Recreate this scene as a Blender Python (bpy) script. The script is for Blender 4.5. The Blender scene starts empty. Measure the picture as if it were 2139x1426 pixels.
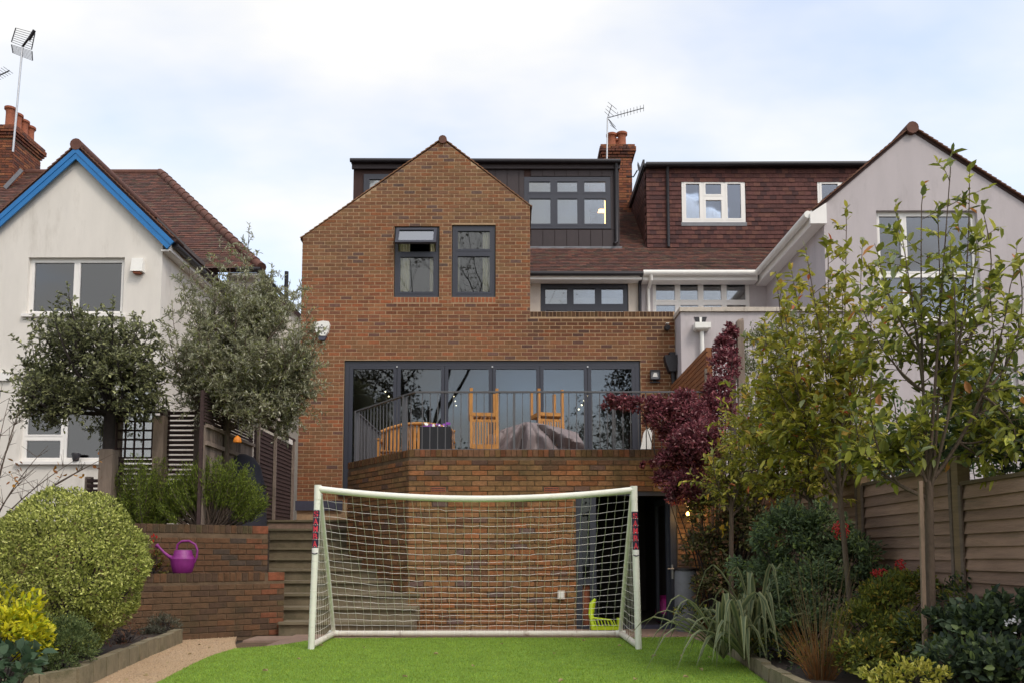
import bpy, math, random
import numpy as np
from mathutils import Vector, Matrix, noise
R = math.radians
rng = np.random.default_rng(7)
random.seed(7)
scene = bpy.context.scene
col = scene.collection

# ------------------------------------------------------------------ camera
F, CX, CY, PITCH, CAMZ = 1780.0, 1069.5, 1004.0, R(5.0), 1.03      # focal length and principal point in photo pixels
cam = bpy.data.cameras.new('camera')
cam.sensor_width = 36.0
cam.lens = F / 2139.0 * 36.0
cam.shift_y = (CY - 713.0) / 2139.0
cam.clip_start, cam.clip_end = 0.1, 2000
camo = bpy.data.objects.new('camera', cam)
camo.location = (0, 0, CAMZ)
camo.rotation_euler = (R(90) + PITCH, 0, 0)
col.objects.link(camo)
scene.camera = camo

# ------------------------------------------------------------------ sky, sun, exposure
world = bpy.data.worlds.new('World'); scene.world = world; world.use_nodes = True
SUN_EL, SUN_AZ = R(50), R(140)         # azimuth from +Y towards +X: behind the camera, to the right
def build_world():
    nt = world.node_tree; N = nt.nodes; L = nt.links
    N.clear()
    out = N.new('ShaderNodeOutputWorld'); bg = N.new('ShaderNodeBackground')
    sky = N.new('ShaderNodeTexSky'); sky.sky_type = 'NISHITA'; sky.sun_disc = False
    sky.sun_elevation = SUN_EL; sky.sun_rotation = SUN_AZ
    sky.air_density = 1.0; sky.dust_density = 2.0
    sc = N.new('ShaderNodeVectorMath'); sc.operation = 'SCALE'; sc.inputs['Scale'].default_value = 3.0
    L.new(sky.outputs[0], sc.inputs[0])
    tc = N.new('ShaderNodeTexCoord')
    sep = N.new('ShaderNodeSeparateXYZ'); L.new(tc.outputs['Generated'], sep.inputs[0])
    # project the direction on a cloud layer so the clouds flatten towards the horizon
    add = N.new('ShaderNodeMath'); add.operation = 'ADD'; add.inputs[1].default_value = 0.28; L.new(sep.outputs['Z'], add.inputs[0])
    mx = N.new('ShaderNodeMath'); mx.operation = 'MAXIMUM'; mx.inputs[1].default_value = 0.1; L.new(add.outputs[0], mx.inputs[0])
    dx = N.new('ShaderNodeMath'); dx.operation = 'DIVIDE'; L.new(sep.outputs['X'], dx.inputs[0]); L.new(mx.outputs[0], dx.inputs[1])
    dy = N.new('ShaderNodeMath'); dy.operation = 'DIVIDE'; L.new(sep.outputs['Y'], dy.inputs[0]); L.new(mx.outputs[0], dy.inputs[1])
    cmb = N.new('ShaderNodeCombineXYZ'); L.new(dx.outputs[0], cmb.inputs[0]); L.new(dy.outputs[0], cmb.inputs[1])
    mp = N.new('ShaderNodeMapping'); mp.inputs['Location'].default_value = (3.1, 1.7, 0.4); mp.inputs['Scale'].default_value = (0.8, 1.25, 1)
    L.new(cmb.outputs[0], mp.inputs[0])
    n1 = N.new('ShaderNodeTexNoise'); n1.inputs['Scale'].default_value = 1.15; n1.inputs['Detail'].default_value = 6; n1.inputs['Roughness'].default_value = 0.5
    L.new(mp.outputs[0], n1.inputs[0])
    rp = N.new('ShaderNodeValToRGB'); rp.color_ramp.elements[0].position = 0.36; rp.color_ramp.elements[1].position = 0.56
    rp.color_ramp.elements[0].color = (0.34, 0.34, 0.34, 1)
    L.new(n1.outputs[0], rp.inputs[0])
    n2 = N.new('ShaderNodeTexNoise'); n2.inputs['Scale'].default_value = 2.3; n2.inputs['Detail'].default_value = 5
    L.new(mp.outputs[0], n2.inputs[0])
    cl = N.new('ShaderNodeValToRGB')
    cl.color_ramp.elements[0].position = 0.3; cl.color_ramp.elements[0].color = (7.9, 7.85, 7.75, 1)
    cl.color_ramp.elements[1].position = 0.68; cl.color_ramp.elements[1].color = (8.9, 8.75, 8.45, 1)
    L.new(n2.outputs[0], cl.inputs[0])
    mix = N.new('ShaderNodeMix'); mix.data_type = 'RGBA'; mix.clamp_result = False
    L.new(rp.outputs[0], mix.inputs['Factor']); L.new(sc.outputs[0], mix.inputs['A']); L.new(cl.outputs[0], mix.inputs['B'])
    bg.inputs['Strength'].default_value = 0.095
    L.new(mix.outputs['Result'], bg.inputs['Color']); L.new(bg.outputs[0], out.inputs[0])
build_world()
sun = bpy.data.lights.new('sun', 'SUN'); sun.energy = 1.0; sun.angle = R(14); sun.color = (1.0, 0.91, 0.80)
suno = bpy.data.objects.new('sun', sun); col.objects.link(suno)
sd = Vector((math.sin(SUN_AZ) * math.cos(SUN_EL), math.cos(SUN_AZ) * math.cos(SUN_EL), math.sin(SUN_EL)))
suno.rotation_euler = sd.to_track_quat('Z', 'Y').to_euler(); suno.location = (0, 0, 30)
vs = scene.view_settings
vs.view_transform = 'Standard'; vs.look = 'None'; vs.exposure = 0.36; vs.gamma = 1.0; vs.use_curve_mapping = False
scene.render.engine = 'CYCLES'
scene.cycles.max_bounces = 8; scene.cycles.transparent_max_bounces = 16; scene.cycles.use_denoising = True

# ------------------------------------------------------------------ measuring helpers
def ray(px, py):
    dx, dy = (px - CX) / F, -(py - CY) / F
    return Vector((dx, math.cos(PITCH) - math.sin(PITCH) * dy, math.sin(PITCH) + math.cos(PITCH) * dy))
def P(px, py, Y):
    d = ray(px, py); return Vector((0, 0, CAMZ)) + d * (Y / d.y)
def PX(px, py, X):
    d = ray(px, py); return Vector((0, 0, CAMZ)) + d * (X / d.x)
def G(px, py, z=0.0):
    d = ray(px, py); return Vector((0, 0, CAMZ)) + d * ((z - CAMZ) / d.z)

# ------------------------------------------------------------------ objects
WL = {}
def link(o, parent=None):
    col.objects.link(o)
    if parent is not None:
        o.parent = parent
        o.matrix_parent_inverse = Matrix.Translation(-WL[parent.name])
    return o
def thing(name, label, cat, loc, group=None):
    o = bpy.data.objects.new(name, None); o.empty_display_size = 0.2
    o.location = loc; col.objects.link(o); WL[o.name] = Vector(loc)
    return tag(o, label, cat, group)
def sub(name, parent, loc=None):                    # an Empty that is a part (its pieces are sub-parts)
    o = bpy.data.objects.new(name, None); o.empty_display_size = 0.1
    loc = Vector(loc) if loc is not None else WL[parent.name].copy()
    o.location = loc; link(o, parent); WL[o.name] = loc
    return o
def tag(o, label=None, cat=None, group=None, kind=None):
    if label: o['label'] = label
    if cat: o['category'] = cat
    if group: o['group'] = group
    if kind: o['kind'] = kind
    return o
def meshobj(name, me, parent=None, loc=(0, 0, 0), rot=(0, 0, 0)):
    o = bpy.data.objects.new(name, me); o.location = loc; o.rotation_euler = rot
    link(o, parent); WL[o.name] = Vector(loc)
    return o

class MB:
    """collects faces; build() links them as ONE mesh object"""
    def __init__(s): s.v = []; s.f = []; s.c = []
    def quadmesh(s, vs, fs, c=None):
        b = len(s.v); s.v += [tuple(v) for v in vs]; s.f += [tuple(b + i for i in f) for f in fs]
        s.c += [c or (1, 1, 1)] * len(vs); return s
    def hexa(s, b, t, c=None):            # 4 bottom + 4 top points
        return s.quadmesh(list(b) + list(t), [(3, 2, 1, 0), (4, 5, 6, 7), (0, 1, 5, 4), (1, 2, 6, 5), (2, 3, 7, 6), (3, 0, 4, 7)], c)
    def box(s, x0, x1, y0, y1, z0, z1, c=None):
        return s.hexa([(x0, y0, z0), (x1, y0, z0), (x1, y1, z0), (x0, y1, z0)], [(x0, y0, z1), (x1, y0, z1), (x1, y1, z1), (x0, y1, z1)], c)
    def obox(s, cen, sx, sy, sz, m=None, c=None):     # oriented box
        cen = Vector(cen); m = m or Matrix.Identity(3)
        pts = [cen + m @ Vector((i * sx / 2, j * sy / 2, k * sz / 2)) for k in (-1, 1) for (i, j) in ((-1, -1), (1, -1), (1, 1), (-1, 1))]
        return s.hexa(pts[:4], pts[4:], c)
    def bar(s, a, b, w, h, up=(0, 0, 1), c=None):     # box from a to b
        a, b = Vector(a), Vector(b); d = (b - a); L = d.length; d.normalize()
        sd_ = d.cross(Vector(up))
        if sd_.length < 1e-4: sd_ = d.cross(Vector((0, 1, 0)))
        sd_.normalize(); u = sd_.cross(d)
        m = Matrix((d, sd_, u)).transposed()
        return s.obox((a + b) / 2, L, w, h, m, c)
    def tube(s, pts, r, n=8, cap=True, c=None):
        pts = [Vector(p) for p in pts]; rr = r if isinstance(r, (list, tuple)) else [r] * len(pts)
        vs, fs = [], []; prev = None
        for i, p in enumerate(pts):
            d = (pts[min(i + 1, len(pts) - 1)] - pts[max(i - 1, 0)]).normalized()
            a = prev if prev is not None else (Vector((0, 0, 1)) if abs(d.z) < .9 else Vector((1, 0, 0)))
            x = (a - d * a.dot(d)); x.normalize(); y = d.cross(x); prev = x
            for k in range(n):
                t = 2 * math.pi * k / n; vs.append(p + (x * math.cos(t) + y * math.sin(t)) * rr[i])
        for i in range(len(pts) - 1):
            for k in range(n):
                fs.append((i * n + k, i * n + (k + 1) % n, (i + 1) * n + (k + 1) % n, (i + 1) * n + k))
        if cap: fs.append(tuple(range(n - 1, -1, -1))); fs.append(tuple((len(pts) - 1) * n + k for k in range(n)))
        return s.quadmesh(vs, fs, c)
    def lathe(s, cen, prof, n=20, c=None, cap=True):       # prof: (radius, z)
        cen = Vector(cen); vs, fs = [], []
        for (r_, z) in prof:
            for k in range(n):
                t = 2 * math.pi * k / n; vs.append(cen + Vector((r_ * math.cos(t), r_ * math.sin(t), z)))
        for i in range(len(prof) - 1):
            for k in range(n): fs.append((i * n + k, i * n + (k + 1) % n, (i + 1) * n + (k + 1) % n, (i + 1) * n + k))
        if cap: fs.append(tuple(range(n - 1, -1, -1))); fs.append(tuple((len(prof) - 1) * n + k for k in range(n)))
        return s.quadmesh(vs, fs, c)
    def prism(s, poly, y0, y1, c=None):               # poly of (x, z) extruded along Y
        n = len(poly)
        vs = [(x, y0, z) for x, z in poly] + [(x, y1, z) for x, z in poly]
        fs = [tuple(range(n)), tuple(range(2 * n - 1, n - 1, -1))] + [(i, i + n, (i + 1) % n + n, (i + 1) % n) for i in range(n)]
        return s.quadmesh(vs, fs, c)
    def slab(s, poly, z0, z1, c=None):                # poly of (x, y) extruded along Z
        n = len(poly)
        vs = [(x, y, z0) for x, y in poly] + [(x, y, z1) for x, y in poly]
        fs = [tuple(range(n - 1, -1, -1)), tuple(range(n, 2 * n))] + [(i, (i + 1) % n, (i + 1) % n + n, i + n) for i in range(n)]
        return s.quadmesh(vs, fs, c)
    def mesh(s, name, mat, smooth=False):
        me = bpy.data.meshes.new(name); me.from_pydata(s.v, [], s.f)
        a = me.color_attributes.new('tint', 'FLOAT_COLOR', 'POINT')
        a.data.foreach_set('color', np.concatenate([np.array(s.c, float), np.ones((len(s.c), 1))], 1).ravel())
        if mat: me.materials.append(mat)
        if smooth:
            me.polygons.foreach_set('use_smooth', [True] * len(me.polygons))
            me.set_sharp_from_angle(angle=R(40))
        me.update(); return me
    def build(s, name, mat, parent=None, smooth=False):
        return meshobj(name, s.mesh(name, mat, smooth), parent)
def box(name, mat, parent, x0, x1, y0, y1, z0, z1): return MB().box(x0, x1, y0, y1, z0, z1).build(name, mat, parent)

def np_mesh(name, V, Fq, C, mat, smooth=False):      # quads, colours per vertex
    me = bpy.data.meshes.new(name); n, m = len(V), len(Fq)
    me.vertices.add(n); me.vertices.foreach_set('co', np.asarray(V, np.float32).ravel())
    k = Fq.shape[1]
    me.loops.add(m * k); me.loops.foreach_set('vertex_index', np.asarray(Fq, np.int32).ravel())
    me.polygons.add(m); me.polygons.foreach_set('loop_start', np.arange(0, m * k, k, dtype=np.int32))
    try: me.polygons.foreach_set('loop_total', np.full(m, k, np.int32))
    except Exception: pass
    me.update(calc_edges=True)
    a = me.color_attributes.new('tint', 'FLOAT_COLOR', 'POINT')
    a.data.foreach_set('color', np.concatenate([np.asarray(C, float), np.ones((n, 1))], 1).astype(np.float32).ravel())
    if mat: me.materials.append(mat)
    if smooth: me.polygons.foreach_set('use_smooth', np.ones(m, bool))
    return me

# ------------------------------------------------------------------ materials
def mat(name, base=(.5, .5, .5), rough=.7, var=.15, scale=6.0, bump=.0, bscale=60.0, tint=False, metal=0.0, spec=.5, stain=None, stretch=(1, 1, 1), trans=0.0, coat=0.0, obj=False):
    m = bpy.data.materials.new(name); m.use_nodes = True
    nt = m.node_tree; N, L = nt.nodes, nt.links
    b = N['Principled BSDF']; b.inputs['Roughness'].default_value = rough; b.inputs['Metallic'].default_value = metal
    b.inputs['Specular IOR Level'].default_value = spec
    if coat: b.inputs['Coat Weight'].default_value = coat; b.inputs['Coat Roughness'].default_value = .25
    geo = N.new('ShaderNodeNewGeometry')
    mp = N.new('ShaderNodeMapping'); mp.inputs['Scale'].default_value = stretch; L.new(geo.outputs['Position'], mp.inputs[0])
    if tint:
        at = N.new('ShaderNodeAttribute'); at.attribute_name = 'tint'; colo = at.outputs['Color']
        mul = N.new('ShaderNodeMix'); mul.data_type = 'RGBA'; mul.blend_type = 'MULTIPLY'; mul.inputs['Factor'].default_value = 1
        L.new(colo, mul.inputs['A']); mul.inputs['B'].default_value = (*base, 1); colo = mul.outputs['Result']
    else:
        rgb = N.new('ShaderNodeRGB'); rgb.outputs[0].default_value = (*base, 1); colo = rgb.outputs[0]
    if var:
        nz = N.new('ShaderNodeTexNoise'); nz.inputs['Scale'].default_value = scale; nz.inputs['Detail'].default_value = 6; nz.inputs['Roughness'].default_value = .65
        L.new(mp.outputs[0], nz.inputs[0])
        mr = N.new('ShaderNodeMapRange'); mr.inputs['From Min'].default_value = .25; mr.inputs['From Max'].default_value = .75
        mr.inputs['To Min'].default_value = 1 - var; mr.inputs['To Max'].default_value = 1 + var
        L.new(nz.outputs[0], mr.inputs[0])
        mu = N.new('ShaderNodeVectorMath'); mu.operation = 'SCALE'; L.new(colo, mu.inputs[0]); L.new(mr.outputs[0], mu.inputs['Scale']); colo = mu.outputs[0]
    if stain:                                            # (colour, scale, threshold, strength): dirt, moss, lichen with a shape of its own
        sc_, ss, th, st = stain
        n2 = N.new('ShaderNodeTexNoise'); n2.inputs['Scale'].default_value = ss; n2.inputs['Detail'].default_value = 8; n2.inputs['Roughness'].default_value = .7
        L.new(mp.outputs[0], n2.inputs[0])
        r2 = N.new('ShaderNodeMapRange'); r2.inputs['From Min'].default_value = th; r2.inputs['From Max'].default_value = th + .18; r2.inputs['To Max'].default_value = st
        L.new(n2.outputs[0], r2.inputs[0])
        mx = N.new('ShaderNodeMix'); mx.data_type = 'RGBA'; L.new(r2.outputs[0], mx.inputs['Factor']); L.new(colo, mx.inputs['A']); mx.inputs['B'].default_value = (*sc_, 1); colo = mx.outputs['Result']
    L.new(colo, b.inputs['Base Color'])
    if bump:
        n3 = N.new('ShaderNodeTexNoise'); n3.inputs['Scale'].default_value = bscale; n3.inputs['Detail'].default_value = 5
        L.new(mp.outputs[0], n3.inputs[0])
        bp = N.new('ShaderNodeBump'); bp.inputs['Strength'].default_value = bump; bp.inputs['Distance'].default_value = .02
        L.new(n3.outputs[0], bp.inputs['Height']); L.new(bp.outputs[0], b.inputs['Normal'])
    if trans:
        tr = N.new('ShaderNodeBsdfTranslucent'); L.new(colo, tr.inputs[0])
        ms = N.new('ShaderNodeMixShader'); ms.inputs[0].default_value = trans
        L.new(b.outputs[0], ms.inputs[1]); L.new(tr.outputs[0], ms.inputs[2]); L.new(ms.outputs[0], N['Material Output'].inputs[0])
    return m
def glass_mat(name, ior=2.3, tint=(.9, .92, .92)):
    m = bpy.data.materials.new(name); m.use_nodes = True; nt = m.node_tree; N, L = nt.nodes, nt.links
    N.remove(N['Principled BSDF'])
    t = N.new('ShaderNodeBsdfTransparent'); t.inputs[0].default_value = (*tint, 1)
    g = N.new('ShaderNodeBsdfGlossy'); g.inputs['Roughness'].default_value = 0.015; g.inputs[0].default_value = (.95, .97, 1, 1)
    geo = N.new('ShaderNodeNewGeometry'); nz = N.new('ShaderNodeTexNoise'); nz.inputs['Scale'].default_value = 1.3; nz.inputs['Detail'].default_value = 1
    L.new(geo.outputs['Position'], nz.inputs[0])
    bp = N.new('ShaderNodeBump'); bp.inputs['Strength'].default_value = .012; bp.inputs['Distance'].default_value = .1; L.new(nz.outputs[0], bp.inputs['Height'])
    L.new(bp.outputs[0], g.inputs['Normal'])
    f = N.new('ShaderNodeFresnel'); f.inputs[0].default_value = ior
    ms = N.new('ShaderNodeMixShader'); L.new(f.outputs[0], ms.inputs[0]); L.new(t.outputs[0], ms.inputs[1]); L.new(g.outputs[0], ms.inputs[2])
    L.new(ms.outputs[0], N['Material Output'].inputs[0]); return m
def emit_mat(name, c, s):
    m = bpy.data.materials.new(name); m.use_nodes = True
    b = m.node_tree.nodes['Principled BSDF']; b.inputs['Base Color'].default_value = (*c, 1)
    b.inputs['Emission Color'].default_value = (*c, 1); b.inputs['Emission Strength'].default_value = s; return m
M = {}
M['brick'] = mat('brick', (1, 1, 1), .88, .28, 26, .35, 140, tint=True, spec=.25, stain=((.085, .055, .042), 1.5, .52, .5), stretch=(1.3, 1, .45))
M['brick_old'] = mat('brick_old', (1, 1, 1), .9, .32, 22, .5, 110, tint=True, spec=.2, stain=((.035, .04, .02), 2.1, .50, .55))
M['mortar'] = mat('mortar', (.40, .275, .168), .95, .2, 14, .3, 160, spec=.1)
M['mortar_dark'] = mat('mortar_dark', (.13, .09, .058), .95, .35, 9, .3, 120, spec=.1)
M['render_white'] = mat('render_white', (.70, .665, .605), .9, .06, 2.2, .15, 160, spec=.2, stain=((.46, .42, .36), 1.6, .53, .55), stretch=(1.6, 1.6, .4))
M['render_lilac'] = mat('render_lilac', (.475, .435, .44), .9, .06, 2.0, .15, 160, spec=.2, stain=((.34, .31, .305), 1.5, .53, .55), stretch=(1.6, 1.6, .4))
M['render_cream'] = mat('render_cream', (.58, .52, .45), .9, .07, 3, .1, 200, spec=.2)
M['tile'] = mat('tile', (1, 1, 1), .85, .3, 20, .3, 90, tint=True, spec=.25, stain=((.03, .028, .02), 1.1, .56, .6))
M['tile_hung'] = mat('tile_hung', (1, 1, 1), .82, .25, 18, .3, 90, tint=True, spec=.25, stain=((.025, .015, .015), 1.6, .58, .6))
M['underlay'] = mat('underlay', (.045, .022, .018), .9, .2, 8)
M['ridge'] = mat('ridge', (.125, .052, .036), .85, .35, 8, .3, 60, stain=((.05, .045, .03), 4, .5, .6))
M['grey_frame'] = mat('grey_frame', (.034, .037, .052), .42, .06, 3, spec=.5)
M['white_frame'] = mat('white_frame', (.80, .78, .74), .4, .04, 3, stain=((.5, .48, .42), 5, .62, .3))
M['glass'] = glass_mat('glass')
M['glass_bifold'] = glass_mat('glass_bifold', 1.78, (.75, .79, .8))
M['glass_clear'] = glass_mat('glass_clear', 1.75, (.94, .95, .95)); M['glass_sky'] = glass_mat('glass_sky', 4.5, (.9, .92, .92))
M['glass_dark'] = glass_mat('glass_dark', 1.45, (.5, .55, .55))
M['blue_paint'] = mat('blue_paint', (.012, .165, .44), .5, .12, 5, .05, 60)
M['cladding'] = mat('cladding', (.030, .019, .021), .6, .2, 5, .1, 60)
M['lead'] = mat('lead', (.17, .175, .19), .6, .2, 9)
M['black_plastic'] = mat('black_plastic', (.018, .016, .02), .5, .15, 8)
M['white_plastic'] = mat('white_plastic', (.78, .77, .72), .45, .06, 5, stain=((.4, .36, .28), 7, .6, .35))
M['coping'] = mat('coping', (.52, .46, .39), .9, .2, 9, .3, 70, stain=((.12, .11, .08), 6, .55, .5))
M['terracotta'] = mat('terracotta', (.27, .085, .042), .85, .25, 12, .2, 60)
M['steel'] = mat('steel', (.5, .5, .5), .4, .1, 8, metal=.8)
M['rail'] = mat('rail', (.10, .098, .105), .5, .12, 9, spec=.4)
M['teak'] = mat('teak', (.43, .19, .04), .65, .4, 16, .3, 80, stretch=(3, 3, .4), stain=((.22, .11, .04), 6, .52, .5))
M['cedar'] = mat('cedar', (.24, .09, .028), .7, .35, 7, .2, 70, stretch=(1, .3, 2))
M['wood_grey'] = mat('wood_grey', (.225, .175, .14), .9, .3, 7, .4, 60, tint=True, stretch=(3, 3, .4), stain=((.07, .075, .03), 3, .56, .5))
M['wood_fence'] = mat('wood_fence', (1, 1, 1), .9, .3, 6, .45, 50, tint=True, stretch=(1, .35, 4), stain=((.06, .065, .03), 2.5, .55, .5))
M['wood_dark'] = mat('wood_dark', (.045, .024, .022), .85, .4, 9, .3, 60, stretch=(1, 1, 2))
M['step_stone'] = mat('step_stone', (.165, .132, .082), .92, .3, 5, .35, 60, stain=((.05, .055, .02), 2.4, .5, .55))
M['step_tread'] = mat('step_tread', (.175, .143, .09), .92, .3, 6, .3, 60, stain=((.07, .07, .03), 3, .52, .5))
M['soil'] = mat('soil', (.035, .024, .017), .95, .4, 14, .8, 40)
M['gravel'] = mat('gravel', (.50, .35, .21), .95, .55, 55, .9, 110, stain=((.20, .14, .09), 3, .55, .45))
M['paving'] = mat('paving', (.26, .175, .13), .92, .25, 8, .3, 60, stain=((.10, .08, .05), 3, .55, .5))
M['kerb_stone'] = mat('kerb_stone', (.20, .165, .10), .92, .3, 9, .4, 50, stain=((.055, .06, .02), 4, .5, .6))
M['turf'] = mat('turf', (.17, .30, .03), .95, .25, 5, .6, 240, stain=((.09, .22, .015), 1.6, .5, .4))
M['blade'] = mat('blade', (1, 1, 1), .75, .2, 4, tint=True, trans=.25)
M['leaf'] = mat('leaf', (1, 1, 1), .65, .15, 9, tint=True, trans=.34, spec=.2)
M['leaf_gloss'] = mat('leaf_gloss', (1, 1, 1), .5, .18, 12, tint=True, trans=.34, spec=.28)
M['bark'] = mat('bark', (.105, .075, .055), .95, .35, 14, .6, 60, stretch=(1, 1, .3), stain=((.10, .11, .06), 6, .55, .5))
M['bark_dark'] = mat('bark_dark', (.032, .024, .022), .95, .3, 14, .5, 60)
M['goal_dirty'] = mat('goal_dirty', (.74, .70, .60), .5, .1, 6, spec=.4, stain=((.22, .12, .07), 7, .54, .75))
M['goal'] = mat('goal', (.80, .80, .70), .42, .06, 4, spec=.45, stain=((.45, .40, .22), 3.5, .57, .45))
M['net'] = mat('net', (.82, .79, .72), .8, .12, 9)
M['red_print'] = mat('red_print', (.62, .035, .06), .45, .05)
M['navy_print'] = mat('navy_print', (.022, .012, .035), .45, .05)
M['purple_plastic'] = mat('purple_plastic', (.20, .014, .165), .5, .22, 9, .1, 50, stain=((.26, .07, .22), 9, .55, .45))
M['tarp'] = mat('tarp', (.185, .150, .148), .6, .25, 7, .25, 45)
M['planter'] = mat('planter', (.012, .012, .016), .55, .15, 8)
M['lime'] = mat('lime', (.50, .66, .015), .45, .08)
M['pink'] = mat('pink', (.55, .03, .30), .5, .3, 14)
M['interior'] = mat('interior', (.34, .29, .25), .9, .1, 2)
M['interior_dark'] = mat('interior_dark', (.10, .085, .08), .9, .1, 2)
M['curtain'] = mat('curtain', (.80, .76, .58), .9, .12, 4, stretch=(14, 1, .4))
M['blind'] = mat('blind', (.62, .60, .58), .9, .06, 4)
M['slate'] = mat('slate', (.055, .055, .085), .6, .2, 6)
M['bin'] = mat('bin', (.022, .022, .032), .8, .12, 5)
M['orange'] = mat('orange', (.62, .19, .01), .6, .2, 20)
M['berry'] = mat('berry', (.50, .022, .02), .4, .2, 30)
M['flower_purple'] = mat('flower_purple', (.22, .04, .34), .7, .3, 40)
M['flower_white'] = mat('flower_white', (.75, .75, .70), .7, .1, 40)
M['lamp_glow'] = emit_mat('lamp_glow', (1, .5, .12), 7)
M['fairy_glow'] = emit_mat('fairy_glow', (1, .82, .5), 9)
M['room_glow'] = emit_mat('room_glow', (1, .55, .15), 5)

# ------------------------------------------------------------------ bricks
def tints(pal, n):
    pal = np.array(pal, float); w = pal[:, 3] / pal[:, 3].sum()
    c = pal[rng.choice(len(pal), n, p=w), :3] * rng.uniform(.86, 1.13, (n, 1)); return c
PAL_HOUSE = [(0.224, 0.101, 0.049, 5), (0.204, 0.088, 0.045, 5), (0.244, 0.091, 0.040, 2), (0.174, 0.082, 0.048, 2.2), (0.137, 0.077, 0.060, 0.9), (0.224, 0.113, 0.054, 3.5)]
PAL_TERR = [(0.244, 0.122, 0.057, 5), (0.212, 0.105, 0.051, 4), (0.271, 0.113, 0.048, 2), (0.176, 0.089, 0.050, 2), (0.149, 0.084, 0.060, 1), (0.239, 0.133, 0.059, 3)]
PAL_BASE = [(.255, .125, .055, 6), (.235, .112, .052, 4), (.290, .118, .046, 1.6), (.190, .105, .060, 2), (.150, .095, .080, .8), (.255, .143, .060, 4)]
PAL_RET = [(0.119, 0.070, 0.040, 5), (0.095, 0.058, 0.038, 4), (0.135, 0.070, 0.037, 2), (0.078, 0.055, 0.041, 2.5), (0.108, 0.078, 0.040, 3)]
PAL_STACK = [(.215, .075, .038, 4), (.16, .058, .036, 3), (.26, .105, .05, 2), (.10, .046, .036, 2)]
class Wall:
    """lays bricks course by course on a vertical plane; u runs along direction ang from o, outward normal is to the right of u"""
    def __init__(s, o, ang, pal, proud=.005, thick=.05):
        s.o = Vector((o[0], o[1], 0)); s.d = Vector((math.cos(ang), math.sin(ang), 0)); s.n = Vector((math.sin(ang), -math.cos(ang), 0))
        s.ang, s.pal, s.proud, s.thick, s.b = ang, pal, proud, thick, []
    def lay(s, u0, u1, z0, z1, holes=(), lo=None, hi=None, L=.215, H=.065, g=.01, bond=.5, dark=None, pal=None, off=0.0):
        i, z = 0, z0
        while z + H <= z1 + .012:
            zt = min(z + H, z1); zm = (z + zt) / 2
            a = (lo(z), lo(zt)) if lo else (u0, u0); b = (hi(z), hi(zt)) if hi else (u1, u1)
            iv = [[max(a), min(b)]]
            for (h0, h1, k0, k1) in holes:
                if k0 < zm < k1:
                    nv = []
                    for p, q in iv:
                        if h0 > p: nv.append([p, min(q, h0)])
                        if h1 < q: nv.append([max(p, h1), q])
                    iv = [w for w in nv if w[1] - w[0] > .03]
            for p, q in iv:
                st = u0 + off + (i % 2) * bond * (L + g) - 2 * (L + g)
                u = st + math.floor((p - st) / (L + g)) * (L + g)
                while u < q:
                    x0, x1 = max(u, p), min(u + L, q)
                    if x1 - x0 > .028:
                        e0 = a if (lo and abs(x0 - max(a)) < 1e-6) else (x0, x0)
                        e1 = b if (hi and abs(x1 - min(b)) < 1e-6) else (x1, x1)
                        t = tints(pal or s.pal, 1)[0]
                        if dark is not None: t = t * dark(s, (x0 + x1) / 2, zm)
                        s.b.append((e0, e1, z, zt, t, abs(x1 - x0 - L) < 1e-4 and e0[0] == e0[1] and e1[0] == e1[1], s))
                    u += L + g
            i += 1; z += H + g
        return s
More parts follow.
